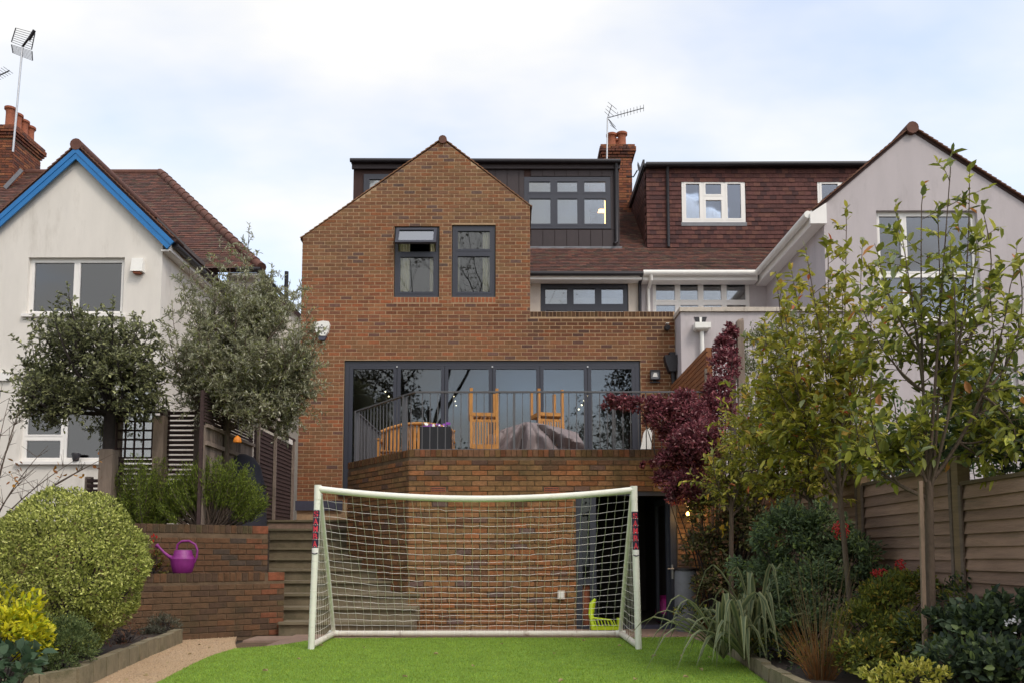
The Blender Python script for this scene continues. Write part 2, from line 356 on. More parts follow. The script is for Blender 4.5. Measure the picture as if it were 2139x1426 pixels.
def emit_bricks(bl, parent, material, n_single=300, key=None, name='brick', mass='brickwork'):
    """single bricks as objects that share mesh data, the rest as one mesh"""
    full = [b for b in bl if b[5]]
    if key: full.sort(key=key)
    ids = {id(b) for b in full[:n_single]}
    cache = {}
    for b in full[:n_single]:
        (e0, e1, z0, z1, t, _, w) = b
        k = (round(e1[0] - e0[0], 3), round(z1 - z0, 3), w.thick, tuple(np.round(t * 26).astype(int)))
        if k not in cache:
            hx, hz, th = (e1[0] - e0[0]) / 2, (z1 - z0) / 2, w.thick
            mb = MB(); e = .004
            mb.hexa([(-hx, 0, -hz), (hx, 0, -hz), (hx, th, -hz), (-hx, th, -hz)], [(-hx, 0, hz), (hx, 0, hz), (hx, th, hz), (-hx, th, hz)], tuple(t))
            # small chamfer on the outer face
            v = mb.v
            for q in (0, 1, 4, 5): v[q] = (v[q][0] * (1 - e / hx), -0.0, v[q][2] * (1 - e / hz))
            b0 = len(v); mb.v += [(-hx, e, -hz), (hx, e, -hz), (hx, e, hz), (-hx, e, hz)]; mb.c += [tuple(t)] * 4
            mb.f = [(0, 1, 5, 4), (b0, b0 + 1, 1, 0), (b0 + 1, b0 + 2, 5, 1), (b0 + 2, b0 + 3, 4, 5), (b0 + 3, b0, 0, 4),
                    (3, 2, b0 + 1, b0), (6, 7, b0 + 3, b0 + 2), (2, 6, b0 + 2, b0 + 1), (7, 3, b0, b0 + 3), (2, 3, 7, 6)]
            cache[k] = mb.mesh(name, material)
        c = w.o + w.d * ((e0[0] + e1[0]) / 2) + w.n * (w.proud + random.uniform(-.0015, .002))
        meshobj(name, cache[k], parent, (c.x, c.y, (z0 + z1) / 2), (0, 0, w.ang + random.uniform(-.006, .006)))
    mb = MB()
    for b in bl:
        if id(b) in ids: continue
        (e0, e1, z0, z1, t, _, w) = b
        pr = w.proud + random.uniform(-.0015, .002)
        def pt(u, z, o_): q = w.o + w.d * u + w.n * o_; return (q.x, q.y, z)
        e = .003
        fr = [pt(e0[0] + e, z0 + e, pr), pt(e1[0] - e, z0 + e, pr), pt(e1[1] - e, z1 - e, pr), pt(e0[1] + e, z1 - e, pr)]
        bk = [pt(e0[0], z0, pr - w.thick), pt(e1[0], z0, pr - w.thick), pt(e1[1], z1, pr - w.thick), pt(e0[1], z1, pr - w.thick)]
        mb.quadmesh(fr + bk, [(0, 1, 2, 3), (4, 5, 1, 0), (5, 6, 2, 1), (6, 7, 3, 2), (7, 4, 0, 3)], tuple(t))
    if mb.v: tag(mb.build(mass, material, parent), kind='stuff')
def wall_body(mb, pts_top, z0, holes, y0, y1):
    """vertical wall facing -Y: pts_top is the (x, z) top outline left to right; holes are (x0, x1, z0, z1)"""
    xs = sorted({p[0] for p in pts_top} | {h[0] for h in holes} | {h[1] for h in holes})
    xs = [x for x in xs if pts_top[0][0] <= x <= pts_top[-1][0]]
    def top(x, side):
        for (a, b) in zip(pts_top[:-1], pts_top[1:]):
            if a[0] == b[0]: continue
            if (a[0] <= x < b[0] and side > 0) or (a[0] < x <= b[0] and side < 0):
                return a[1] + (b[1] - a[1]) * (x - a[0]) / (b[0] - a[0])
        return pts_top[-1][1]
    for a, b in zip(xs[:-1], xs[1:]):
        if b - a < 1e-5: continue
        ta, tb = top(a, 1), top(b, -1)
        hs = sorted([(h[2], h[3]) for h in holes if h[0] < (a + b) / 2 < h[1]])
        z = z0
        for h0, h1 in hs:
            if h0 > z: mb.box(a, b, y0, y1, z, h0)
            z = max(z, h1)
        mb.hexa([(a, y0, z), (b, y0, z), (b, y1, z), (a, y1, z)], [(a, y0, ta), (b, y0, tb), (b, y1, tb), (a, y1, ta)])
    return mb

# ------------------------------------------------------------------ tiles
def tile_field(o, u, v, inside, pal, U, Vv, clip=None, w=.165, gauge=.1, thick=.014, lift=.034):
    """overlapping plain tiles on the plane o + a*u + b*v; returns list of (4+4 pts, tint)"""
    o, u, v = Vector(o), Vector(u).normalized(), Vector(v).normalized(); n = u.cross(v).normalized()
    res = []
    for j in range(int(Vv / gauge) + 1):
        for i in range(-1, int(U / w) + 2):
            a = i * w + (j % 2) * w / 2; b = j * gauge
            a0, a1 = a + .002, a + w - .002
            if clip is None:
                if not inside(a + w / 2, b + gauge / 2): continue
            else:                                     # cut the tile to the free stretch of this row
                best = max(((min(a1, q) - max(a0, p), max(a0, p), min(a1, q)) for p, q in clip(b + gauge / 2)), default=(0, 0, 0))
                if best[0] < .004: continue
                a0, a1 = best[1], best[2]
            t = tints(pal, 1)[0]; k = random.uniform(0, .006); b0, b1 = b + random.uniform(-.004, .004), b + gauge * 1.35
            lo = [o + u * x + v * y + n * h for (x, y, h) in ((a0, b0, lift + k - thick), (a1, b0, lift + k - thick), (a1, b1, .002), (a0, b1, .002))]
            hi = [o + u * x + v * y + n * h for (x, y, h) in ((a0, b0, lift + k), (a1, b0, lift + k), (a1, b1, .002 + thick), (a0, b1, .002 + thick))]
            res.append((lo, hi, tuple(t), (o + u * (a + w / 2) + v * (b + gauge / 2))))
    return res
def emit_tiles(ts, parent, material, n_single=0, mass='tiling'):
    ts = list(ts)
    if n_single:
        ts.sort(key=lambda t: (t[3] - Vector((0, 0, CAMZ))).length)
    cache = {}
    for k, (lo, hi, t, c) in enumerate(ts[:n_single]):
        ck = tuple(np.round(np.array(t) * 40).astype(int)) + tuple(np.round((lo[0] - c) * 200).astype(int)) + tuple(np.round((lo[1] - c) * 200).astype(int))
        if ck not in cache:
            cache[ck] = MB().hexa([p - c for p in lo], [p - c for p in hi], t).mesh('tile', material)
        meshobj('tile', cache[ck], parent, c)
    mb = MB()
    for lo, hi, t, c in ts[n_single:]: mb.hexa(lo, hi, t)
    if mb.v: tag(mb.build(mass, material, parent), kind='stuff')
PAL_TILE = [(.135, .066, .052, 4), (.108, .056, .048, 4), (.160, .074, .055, 2), (.090, .058, .048, 3), (.125, .082, .060, 1.5)]
PAL_TILE_RED = [(0.109, 0.046, 0.040, 5), (0.089, 0.039, 0.035, 4), (0.128, 0.057, 0.044, 2.5), (0.066, 0.032, 0.031, 1.5)]
PAL_TILE_MOSS = [(.15, .11, .065, 3), (.11, .085, .05, 3), (.17, .085, .055, 2), (.20, .15, .09, 2)]

# ------------------------------------------------------------------ windows
def window(parent, x0, x1, z0, z1, Y, fm, panes, fw=.06, depth=.07, name='window', glass=None, sill=None, sash=.03, skip=()):
    """panes: rects in fractions of the frame's inside (u0, u1, v0, v1), v from the bottom; Y is the front of the frame"""
    w = sub(name, parent, ((x0 + x1) / 2, Y, z0))
    fr = MB(); W, H = x1 - x0 - 2 * fw, z1 - z0 - 2 * fw
    us = sorted({round(p[0], 4) for p in panes} | {round(p[1], 4) for p in panes})
    fr.box(x0, x0 + fw, Y, Y + depth, z0, z1); fr.box(x1 - fw, x1, Y, Y + depth, z0, z1)
    fr.box(x0 + fw, x1 - fw, Y, Y + depth, z0, z0 + fw); fr.box(x0 + fw, x1 - fw, Y, Y + depth, z1 - fw, z1)
    for k, (u0, u1, v0, v1) in enumerate(panes):
        a0, a1, b0, b1 = x0 + fw + u0 * W, x0 + fw + u1 * W, z0 + fw + v0 * H, z0 + fw + v1 * H
        l = fw * .5 if u0 > .01 else 0; r = fw * .5 if u1 < .99 else 0; d = fw * .5 if v0 > .01 else 0; t = fw * .5 if v1 < .99 else 0
        yy = Y - .006
        # mullion halves flush with the frame + sash proud of it
        if l: fr.box(a0, a0 + l, Y, Y + depth, b0, b1)
        if r: fr.box(a1 - r, a1, Y, Y + depth, b0, b1)
        if d: fr.box(a0 + l, a1 - r, Y, Y + depth, b0, b0 + d)
        if t: fr.box(a0 + l, a1 - r, Y, Y + depth, b1 - t, b1)
        if k in skip: continue
        a0 += l; a1 -= r; b0 += d; b1 -= t
        fr.box(a0, a0 + sash, yy, Y + depth * .8, b0, b1); fr.box(a1 - sash, a1, yy, Y + depth * .8, b0, b1)
        fr.box(a0 + sash, a1 - sash, yy, Y + depth * .8, b0, b0 + sash); fr.box(a0 + sash, a1 - sash, yy, Y + depth * .8, b1 - sash, b1)
        MB().box(a0 + sash, a1 - sash, Y + .028, Y + .034, b0 + sash, b1 - sash).build('pane', glass or M['glass'], w)
    fr.build('frame', fm, w)
    if sill:
        box('sill', sill, w, x0 - .06, x1 + .06, Y - .15, Y + .02, z0 - .06, z0 - .003)
    return w
def room(parent, x0, x1, y0, y1, z0, z1, m, name='room_interior'):
    """walls, floor and ceiling of the room behind a window (open towards the window)"""
    v = [(x0, y0, z0), (x1, y0, z0), (x1, y1, z0), (x0, y1, z0), (x0, y0, z1), (x1, y0, z1), (x1, y1, z1), (x0, y1, z1)]
    return MB().quadmesh(v, [(0, 1, 2, 3), (7, 6, 5, 4), (1, 5, 6, 2), (2, 6, 7, 3), (3, 7, 4, 0)]).build(name, m, parent)
def curtain(parent, x0, x1, z0, z1, Y, m, folds=9, amp=.03, name='curtain'):
    mb = MB(); n = folds * 4; vs = []
    for i in range(n + 1):
        x = x0 + (x1 - x0) * i / n; y = Y + amp * math.sin(i / n * folds * 2 * math.pi) + random.uniform(-.006, .006)
        vs += [(x, y, z0), (x, y, z1)]
    mb.quadmesh(vs, [(2 * i, 2 * i + 2, 2 * i + 3, 2 * i + 1) for i in range(n)])
    return mb.build(name, m, parent, smooth=True)
# ================================================================== the setting
YH, YT, YM, YD = 16.6, 12.13, 20.5, 21.5       # brick house front, terrace front, main rear wall, dormer fronts
def struct(o): o['kind'] = 'structure'; return o
struct(MB().box(-150, 150, -60, 240, -.4, -.06).build('ground', M['soil']))
lawn_left = [G(330, 1426), G(365, 1408), G(405, 1387), G(445, 1369), G(490, 1355.5), G(545, 1352), G(600, 1346), G(650, 1338)]
lawn_back = [G(700, 1333.5), G(1000, 1332.5), G(1300, 1333), G(1440, 1331)]
lawn_right = [G(1490, 1350), G(1545, 1385), G(1600, 1426)]
lawn = [(-2.55, -4), (-2.75, 5.0)] + [(p.x, p.y) for p in lawn_left + lawn_back + lawn_right] + [(2.0, 5), (1.9, -4)]
struct(MB().slab(lawn, -.05, .012).build('lawn', M['turf']))
kerb_pts = [(-3.75, -4), (-3.75, 5.2)] + [(p.x, p.y) for p in (G(150, 1440), G(235, 1400), G(300, 1371), G(372, 1341))]
path = [(-2.5, -4), (-2.7, 5.0)] + [(p.x + .03, p.y) for p in lawn_left[:5]] + [(G(490, 1340).x, G(490, 1340).y), (G(490, 1327).x, G(490, 1327).y + .1)] + [(G(372, 1335).x, G(372, 1335).y + .1)] + kerb_pts[::-1]
struct(MB().slab(path, -.05, .0).build('path', M['gravel']))
# paving slabs between the turf and the brick wall
pav = struct(MB().box(-3.3, 4.2, 9.2, 12.9, -.059, -.022).build('pavement', M['mortar_dark']))
sl = {}
for j, y in enumerate(np.arange(9.3, 12.8, .6)):
    for i, x in enumerate(np.arange(-3.28 + (j % 2) * .45, 4.1, .9)):
        if x < -3.3 or (y < 10.4 and x > -1.6): continue
        if y < 10.3 and x < -2.9: continue
        k = random.randrange(3)
        if k not in sl: sl[k] = MB().hexa([(0, 0, -.03), (.888, 0, -.03), (.888, .588, -.03), (0, .588, -.03)], [(.004, .004, 0), (.884, .004, 0), (.884, .584, 0), (.004, .584, 0)]).mesh('paving_slab', M['paving'])
        meshobj('paving_slab', sl[k], pav, (x, y, .004 + random.uniform(-.002, .002)))
# soil of the planted beds
struct(MB().slab([(-12, 2)] + [(x - .11, y) for x, y in kerb_pts] + [(G(372, 1335).x - .1, G(372, 1335).y), (-5.2, 10.3), (-12, 8.6)], -.06, .10).build('flower_bed', M['soil']))
struct(MB().slab([(2.15, -4), (2.15, 5)] + [(p.x + .12, p.y) for p in lawn_right[::-1]] + [(2.75, 11.4), (12, 11.4), (12, -4)], -.06, .08).build('flower_bed', M['soil']))
# raised garden behind the retaining walls and the neighbours' ground
struct(MB().slab([(-3.42, 12.05), (-4.26, 15.0), (-4.26, 16.4), (-24, 16.4), (-24, 9.5), (-4.6, 10.95)], -.05, 1.36).build('raised_ground', M['soil']))
struct(MB().slab([(-3.12, 11.35), (-3.36, 11.9), (-4.6, 10.93), (-12, 9.55), (-12, 9.1), (-4.62, 10.5)], -.05, .73).build('raised_ground', M['soil']))
struct(MB().box(-4.3, -2.7, 15.02, 20.4, -.05, 1.60).build('passage_floor', M['paving']))

# kerb stones along the path and beside the right-hand bed
def kerb(pts, h, w, name='kerb'):
    root = struct(MB().tube([(p[0], p[1], -.03) for p in pts], .03, 4).build(name, M['kerb_stone']))
    for a, b in zip(pts[:-1], pts[1:]):
        a, b = Vector((*a, 0)), Vector((*b, 0)); n = max(1, round((b - a).length / .36))
        for k in range(n):
            p, q = a.lerp(b, k / n), a.lerp(b, (k + 1) / n); d = (q - p).normalized()
            mb = MB(); hh = h + random.uniform(-.012, .012); sd_ = Vector((-d.y, d.x, 0)) * w / 2
            p2, q2 = p + d * random.uniform(.006, .014), q - d * random.uniform(.006, .014); t = .8 + random.uniform(-.06, .06)
            z0, z1 = Vector((0, 0, -.05)), Vector((0, 0, hh))
            mb.hexa([p2 - sd_ + z0, q2 - sd_ + z0, q2 + sd_ + z0, p2 + sd_ + z0], [p2 - sd_ * t + z1, q2 - sd_ * t + z1, q2 + sd_ * t + z1, p2 + sd_ * t + z1])
            mb.build('kerb_stone', M['kerb_stone'], root)
kerb([(x, y) for x, y in kerb_pts[1:]], .16, .11)
kerb([(2.06, 3.6)] + [(p.x + .07, p.y) for p in lawn_right[::-1]], .12, .10)

# ================================================================== brick house
house = thing('brick_house', 'brown brick rear house with stepped gable, grey windows and dark dormer', 'house', (0, YH + 2, 1.6))
xl, xr, xp = P(628, 700, YH).x, P(1107, 540, YH).x, P(1410, 720, YH).x
zl, apex, zr, zp = P(632, 496, YH).z, P(925, 293, YH), P(1107, 431, YH).z, P(1250, 651, YH).z
wl = [P(824, 472, YH), P(917, 621, YH)]; wr = [P(944, 470, YH), P(1035, 621, YH)]
bl0, bl1 = P(719, 752, YH), P(1341, 1008, YH)
holes = [(wl[0].x, wl[1].x, wl[1].z, wl[0].z), (wr[0].x, wr[1].x, wr[1].z, wr[0].z), (bl0.x, bl1.x, 2.2, bl0.z)]
zpier = P(660, 1045, YH).z
mb = MB()
wall_body(mb, [(xl, zl), (apex.x, apex.z), (xr, zr)], 1.55, holes, YH, YH + .24)
wall_body(mb, [(xr, zp), (xp, zp)], 1.55, holes, YH, YH + .24)
# side walls running back
mb.box(xl, xl + .24, YH + .24, YM, 1.55, zl - .08); mb.box(xr - .24, xr, YH + .24, YM, zp - .3, zr - .08); mb.box(xp - .24, xp, YH + .24, YM, 1.55, zp)
wall = mb.build('wall', M['mortar'], house)
W = Wall((0, YH), 0, PAL_HOUSE, .004)
sl_l = (apex.z - zl) / (apex.x - xl); sl_r = (zr - apex.z) / (xr - apex.x)
def darkp(s, u, z):                           # the old parapet is sooty towards its top
    k = 1.0
    if u > xr: k = .80 - .42 * max(0, 1 - (zp - z) / .55)
    elif u > xr - .9 and z < zp: k = 1 - .2 * (u - xr + .9) / .9
    for ww in (wl, wr):                          # water marks below the window sills
        dzs = ww[1].z - .1 - z
        if ww[0].x - .12 < u < ww[1].x + .12 and 0 < dzs < 1.1: k *= 1 - (.10 + .16 * (noise.noise(Vector((u * 7, 0, 1))) > .05)) * (1 - dzs / 1.1)
    n1, n2 = noise.noise(Vector((u * .55, z * .9, 3.1))), noise.noise(Vector((u * 1.3, z * 1.7, 9.2)))
    k *= 1 + .16 * n2
    red = .10 * n1 + (.05 if z < 6.6 else -.05)          # batches of redder and browner bricks
    return np.array((k * (1 + red), k * (1 - red * .5), k * (1 - red * .8)))
zb = 2.05
W.lay(xl, xr, zb, zp - .12, holes + [], hi=None)
ztop = W.b[-1][3]
# carry the lower courses across to the parapet's right end, then the gable alone
W.b = []
W.lay(xl, xp, zb, zp - .115, holes + [(wl[0].x, wl[1].x, wl[1].z - .115, wl[1].z), (wr[0].x, wr[1].x, wr[1].z - .115, wr[1].z)], dark=darkp)
z1 = W.b[-1][3] + .01
W.lay(xl, xr, z1, apex.z - .02, holes + [(wl[0].x, wl[1].x, wl[1].z - .115, wl[1].z), (wr[0].x, wr[1].x, wr[1].z - .115, wr[1].z)],
      lo=lambda z: xl if z <= zl else xl + (z - zl) / sl_l, hi=lambda z: xr if z <= zr else xr + (z - zr) / sl_r, dark=darkp)
for ww in (wl, wr): W.lay(ww[0].x, ww[1].x, ww[1].z - .112, ww[1].z - .004, L=.065, H=.108, bond=0, pal=[(.33, .11, .05, 2), (.26, .095, .05, 1)])
W.lay(xr + .004, xp, zp - .108, zp + .002, L=.071, H=.106, g=.004, bond=0, dark=lambda s, u, z: random.uniform(.28, .5), pal=PAL_TERR)
Ws = Wall((xl, YM), -math.pi / 2, PAL_HOUSE, .004); Ws.lay(0, YM - YH, zb, zl - .1)
Wr = Wall((xr, YH), math.pi / 2, PAL_HOUSE, .004); Wr.lay(0, YM - YH, zp - .2, zr - .1)
emit_bricks(W.b + Ws.b + Wr.b, wall, M['brick'], 300, key=lambda b: (abs(b[6].n.x) > .5, b[2] < 2.3 or (b[0][0] > bl0.x - .1 and b[2] < 4.9), b[2]))
box('plinth', M['slate'], house, xl - .02, bl0.x + .02, YH - .05, YH - .006, zpier - .19, zpier - .004)
# verge tiles, ridge and roof slopes of the gable
roof = sub('roof', house, (apex.x, YH, apex.z))
rp = MB()
for (a, b) in (((xl - .05, zl - .05), (apex.x, apex.z)), ((apex.x, apex.z), (xr + .04, zr - .04))):
    rp.hexa([(a[0], YH + .02, a[1]), (b[0], YH + .02, b[1]), (b[0], YM + 2.2, b[1]), (a[0], YM + 2.2, a[1])],
            [(a[0], YH + .02, a[1] + .05), (b[0], YH + .02, b[1] + .05), (b[0], YM + 2.2, b[1] + .05), (a[0], YM + 2.2, a[1] + .05)])
rp.build('roof_slope', M['underlay'], roof)
def verge(parent, a, b, y, mm, step=.115, th=.016, out=.03, name='verge_tile', depth=.16, tc=(.15, .075, .05)):
    a, b = Vector((a[0], y, a[1])), Vector((b[0], y, b[1])); d = b - a; n = int(d.length / step); d.normalize()
    up = Vector((-d.z, 0, d.x)); up = up if up.z > 0 else -up
    if d.z < 0: a, b = b, a; d = -d
    me = None
    for k in range(n):
        p = a + d * (k * step)
        if me is None:
            q = MB(); q.hexa([Vector((0, -out, 0)) + up * .012, d * step * 1.15 + Vector((0, -out, 0)) + up * .002, d * step * 1.15 + Vector((0, depth, 0)) + up * .002, Vector((0, depth, 0)) + up * .012],
                             [Vector((0, -out, 0)) + up * (.012 + th * 1.8), d * step * 1.15 + Vector((0, -out, 0)) + up * (th + .004), d * step * 1.15 + Vector((0, depth, 0)) + up * (th + .004), Vector((0, depth, 0)) + up * (.012 + th * 1.8)], tc)
            me = q.mesh(name, M['tile'])
        meshobj(name, me, parent, p)
verge(roof, (xl - .04, zl - .03), (apex.x, apex.z + .03), YH, None, th=.011, out=.015, tc=(.23, .12, .065))
verge(roof, (apex.x, apex.z + .03), (xr + .03, zr - .02), YH, None, th=.011, out=.015, tc=(.23, .12, .065))
MB().tube([(apex.x, YH - .05, apex.z - .005), (apex.x, YM + 2, apex.z - .005)], .085, 12).build('ridge_tile', M['ridge'], roof, smooth=True)
# upper windows: left one with its top vent pushed open
def gable_win(p0, p1, vent_open):
    x0, x1, z0, z1 = p0.x + .012, p1.x - .012, p1.z + .012, p0.z - .012
    H = z1 - z0
    w = window(house, x0, x1, z0, z1, YH + .035, M['grey_frame'], [(0, 1, 0, .635), (0, 1, .635, 1)], fw=.062, sash=.045, depth=.08, skip=((1,) if vent_open else ()), glass=M['glass_clear'])
    if vent_open:
        zz1, zz0 = z1 - .062, z0 + .062 + .635 * (H - .124) + .031
        h = zz1 - zz0; an = R(32); hx = Vector(((x0 + x1) / 2, YH + .02, zz1)); m = Matrix.Rotation(-an, 3, 'X')
        s = MB(); W2 = (x1 - x0) - .07
        def q(cx, cz, sx, sz): s.obox(hx + m @ Vector((cx, -.02, cz)), sx, .05, sz, m)
        q(0, -.03, W2, .06); q(0, -h + .03, W2, .06); q(-W2 / 2 + .03, -h / 2, .06, h - .12); q(W2 / 2 - .03, -h / 2, .06, h - .12)
        s.build('open_sash', M['grey_frame'], w)
        g = MB(); g.obox(hx + m @ Vector((0, -.02, -h / 2)), W2 - .118, .008, h - .118, m); g.build('pane', M['glass_sky'], w)
    return w
w1 = gable_win(*wl, True); w2 = gable_win(*wr, False)
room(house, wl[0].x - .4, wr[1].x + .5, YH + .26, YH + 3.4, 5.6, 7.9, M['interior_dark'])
for (x0, x1) in ((wl[0].x + .02, wl[0].x + .30), (wl[1].x - .20, wl[1].x - .02)): curtain(w1, x0, x1, wl[1].z - .1, wl[0].z - .05, YH + .15, M['curtain'], 5)
for (x0, x1) in ((wr[0].x + .02, wr[0].x + .15), (wr[1].x - .26, wr[1].x - .02)): curtain(w2, x0, x1, wr[1].z - .1, wr[0].z - .05, YH + .15, M['curtain'], 4)
# folding doors onto the terrace
bf = sub('folding_door', house, ((bl0.x + bl1.x) / 2, YH, 2.3))
FZ0, FZ1 = 2.33, bl0.z - .01; BX0, BX1 = bl0.x + .01, bl1.x - .01
fr = MB(); YB = YH + .06
fr.box(BX0, BX0 + .09, YB - .02, YB + .09, FZ0, FZ1); fr.box(BX1 - .09, BX1, YB - .02, YB + .09, FZ0, FZ1)
fr.box(BX0 + .09, BX1 - .09, YB - .02, YB + .09, FZ1 - .10, FZ1); fr.box(BX0 + .09, BX1 - .09, YB - .02, YB + .09, FZ0, FZ0 + .06)
fr.build('frame', M['grey_frame'], bf)
pw = (BX1 - BX0 - .18) / 6
for k in range(6):
    a0, a1 = BX0 + .09 + k * pw + .004, BX0 + .09 + (k + 1) * pw - .004
    b0, b1 = FZ0 + .065, FZ1 - .105; s = MB(); t = .068
    s.box(a0, a0 + t, YB - .03, YB + .05, b0, b1); s.box(a1 - t, a1, YB - .03, YB + .05, b0, b1)
    s.box(a0 + t, a1 - t, YB - .03, YB + .05, b0, b0 + .1); s.box(a0 + t, a1 - t, YB - .03, YB + .05, b1 - .05, b1)
    s.build('door_leaf', M['grey_frame'], bf)
    MB().box(a0 + t, a1 - t, YB + .0, YB + .006, b0 + .1, b1 - .05).build('pane', M['glass_bifold'], bf)
    if k in (0, 2, 4): box('lock', M['steel'], bf, a1 - .01, a1 + .02, YB - .05, YB - .031, FZ1 - .13, FZ1 - .10)
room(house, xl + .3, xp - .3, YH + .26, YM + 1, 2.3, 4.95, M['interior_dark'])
box('threshold', M['slate'], house, bl0.x - .05, bl1.x, YH - .05, YH + .2, 2.2, FZ0)
# flat roof behind the parapet, main rear wall, roof and dormer
box('flat_roof', M['lead'], house, xr, xp - .24, YH + .24, YM, zp - .5, zp - .35)
xparty = P(1337, 610, YM).x
ez = P(1450, 574, YM - .25).z                    # eaves height
mw = [P(1129, 592, YM), P(1313, 648, YM)]
wh = [(mw[0].x, mw[1].x, mw[1].z - 1.0, mw[0].z)]
mb = MB(); wall_body(mb, [(xl, ez + .1), (xparty, ez + .1)], 1.6, wh, YM, YM + .25); mb.build('rear_wall', M['render_cream'], house)
window(house, mw[0].x + .01, mw[1].x - .01, mw[1].z - .99, mw[0].z - .01, YM + .04, M['grey_frame'],
       [(0, .33, .66, 1), (.33, .67, .66, 1), (.67, 1, .66, 1), (0, .33, 0, .66), (.33, .67, 0, .66), (.67, 1, 0, .66)], fw=.06, sash=.05)
room(house, mw[0].x - .2, mw[1].x + .2, YM + .26, YM + 3, 4.6, ez - .1, M['interior'])
curtain(house, mw[0].x + .02, mw[1].x - .02, mw[1].z - .6, mw[0].z - .25, YM + .4, M['blind'], 3, .01, 'blind')
# dormer
xd0, xd1 = P(737, 380, YD).x, P(1294, 430, YD).x
zd0, zd1 = P(1200, 517, YD).z, P(1200, 345, YD).z
dorm = sub('dormer', house, ((xd0 + xd1) / 2, YD, zd0))
dw = [P(1095, 370, YD), P(1276, 478, YD)]; dwl = [P(760, 364, YD), P(900, 398, YD)]
dh = [(dw[0].x, dw[1].x, dw[1].z, dw[0].z), (dwl[0].x, dwl[1].x, dwl[1].z - .5, dwl[0].z)]
mb = MB(); wall_body(mb, [(xd0 + .01, zd1), (xd1 - .01, zd1)], zd0 - .6, dh, YD + .03, YD + .25)
mb.box(xd0 + .01, xd0 + .2, YD + .25, YD + 3.2, zd0 - .6, zd1); mb.box(xd1 - .2, xd1 - .01, YD + .25, YD + 3.2, zd0 - .6, zd1)
mb.build('dormer_wall', M['underlay'], dorm)
# cladding panels with dark joints
def panel(x0, x1, z0, z1): box('cladding_panel', M['cladding'], dorm, x0 + .006, x1 - .006, YD + random.uniform(-.002, .003), YD + .028, z0 + .004, z1 - .004)
xs = list(np.arange(xd0, xd1 - .1, .31)) + [xd1]
for a, b in zip(xs[:-1], xs[1:]):
    panel(a, b, zd0, min(dw[1].z, zd1) - .03)
    if b <= dw[0].x or a >= dw[1].x:
        if not (b > dwl[0].x and a < dwl[1].x): panel(a, b, dw[1].z - .03, zd1 - .02)
    elif a < dw[0].x: panel(a, dw[0].x, dw[1].z - .03, zd1 - .02)
    elif b > dw[1].x: panel(dw[1].x, b, dw[1].z - .03, zd1 - .02)
    if a > dw[0].x - .1 and b < dw[1].x + .1: panel(a, b, dw[0].z + .02, zd1 - .02)
dwin = window(dorm.parent, dw[0].x, dw[1].x, dw[1].z, dw[0].z, YD + .0, M['grey_frame'],
       [(0, .333, 0, .66), (.333, .667, 0, .66), (.667, 1, 0, .66), (0, .333, .66, 1), (.333, .667, .66, 1), (.667, 1, .66, 1)], fw=.075, sash=.055, name='dormer_window')
window(dorm.parent, dwl[0].x, dwl[1].x, dwl[1].z - .5, dwl[0].z, YD + .0, M['grey_frame'], [(0, .5, 0, 1), (.5, 1, 0, 1)], fw=.09, sash=.055, name='dormer_window')
room(house, dwl[0].x - .2, dwl[1].x + .3, YD + .26, YD + 2.6, zd0 - .1, zd1 - .12, M['interior'])
room(house, dw[0].x - .3, dw[1].x + .25, YD + .26, YD + 2.8, zd0 - .2, zd1 - .12, M['interior'])
curtain(house, dw[0].x + .06, dw[1].x - .5, dw[1].z, dw[0].z, YD + .55, M['blind'], 3, .01, 'blind')
df = MB(); df.box(xd0 - .03, xd1 + .03, YD - .12, YD + 3.2, zd1 - .01, zd1 + .07); df.box(xd0 - .02, xd1 + .02, YD - .07, YD - .003, zd1 - .13, zd1 - .012); df.build('flat_roof', M['cladding'], dorm)
MB().tube([(xd0 - .05, YD - .16, zd1 + .05), (xd1 + .02, YD - .16, zd1 + .03)], .055, 10).build('gutter', M['black_plastic'], dorm, smooth=True)
dpx = P(1287, 430, YD).x
MB().tube([(dpx, YD - .13, zd1), (dpx, YD - .10, zd1 - .1), (dpx, YD - .06, zd1 - .2), (dpx, YD - .06, zd0 + .12), (dpx - .08, YD - .16, zd0 + .03)], .042, 10).build('downpipe', M['black_plastic'], dorm, smooth=True)
box('lead_flashing', M['lead'], dorm, xd0, xd1 + .05, YD - .05, YD - .005, zd0 - .06, zd0 + .006)
# main roof of the pair of houses (one continuous slope), tiled
ey, eslope = YM - .30, R(40)
pitchv = Vector((0, math.cos(eslope), math.sin(eslope)))
ezr = P(1450, 571, ey).z
rx0, rx1 = xr - .25, P(1600, 575, ey).x + 2
rl = 4.6
mb = MB(); n_ = Vector((0, -math.sin(eslope), math.cos(eslope)))
o_ = Vector((-4.2, ey, ezr)); e_ = o_ + pitchv * rl
mb.hexa([o_ - n_ * .12, Vector((rx1, ey, ezr)) - n_ * .12, Vector((rx1, e_.y, e_.z)) - n_ * .12, e_ - n_ * .12], [o_, Vector((rx1, ey, ezr)), Vector((rx1, e_.y, e_.z)), e_])
mroof = mb.build('main_roof', M['underlay'], house)
xt0 = P(1350, 430, YD).x                      # left edge of the tile-hung dormer next door
def in_main(a, b):
    x = rx0 + a; y = ey + b * math.cos(eslope)
    if x > rx1 - .1 or b > rl: return False
    if y > YD + .05 and (x < xd1 + .02 or x > xt0 + .05): return False
    return True
emit_tiles(tile_field((rx0, ey - .03, ezr - .025), (1, 0, 0), pitchv, in_main, PAL_TILE, rx1 - rx0, rl), mroof, M['tile'])
box('soffit', M['white_frame'], house, xr, xparty, ey - .02, YM, ezr - .16, ezr - .13)
box('fascia', M['white_frame'], house, xr, xparty, ey - .045, ey - .02, ezr - .17, ezr - .05)
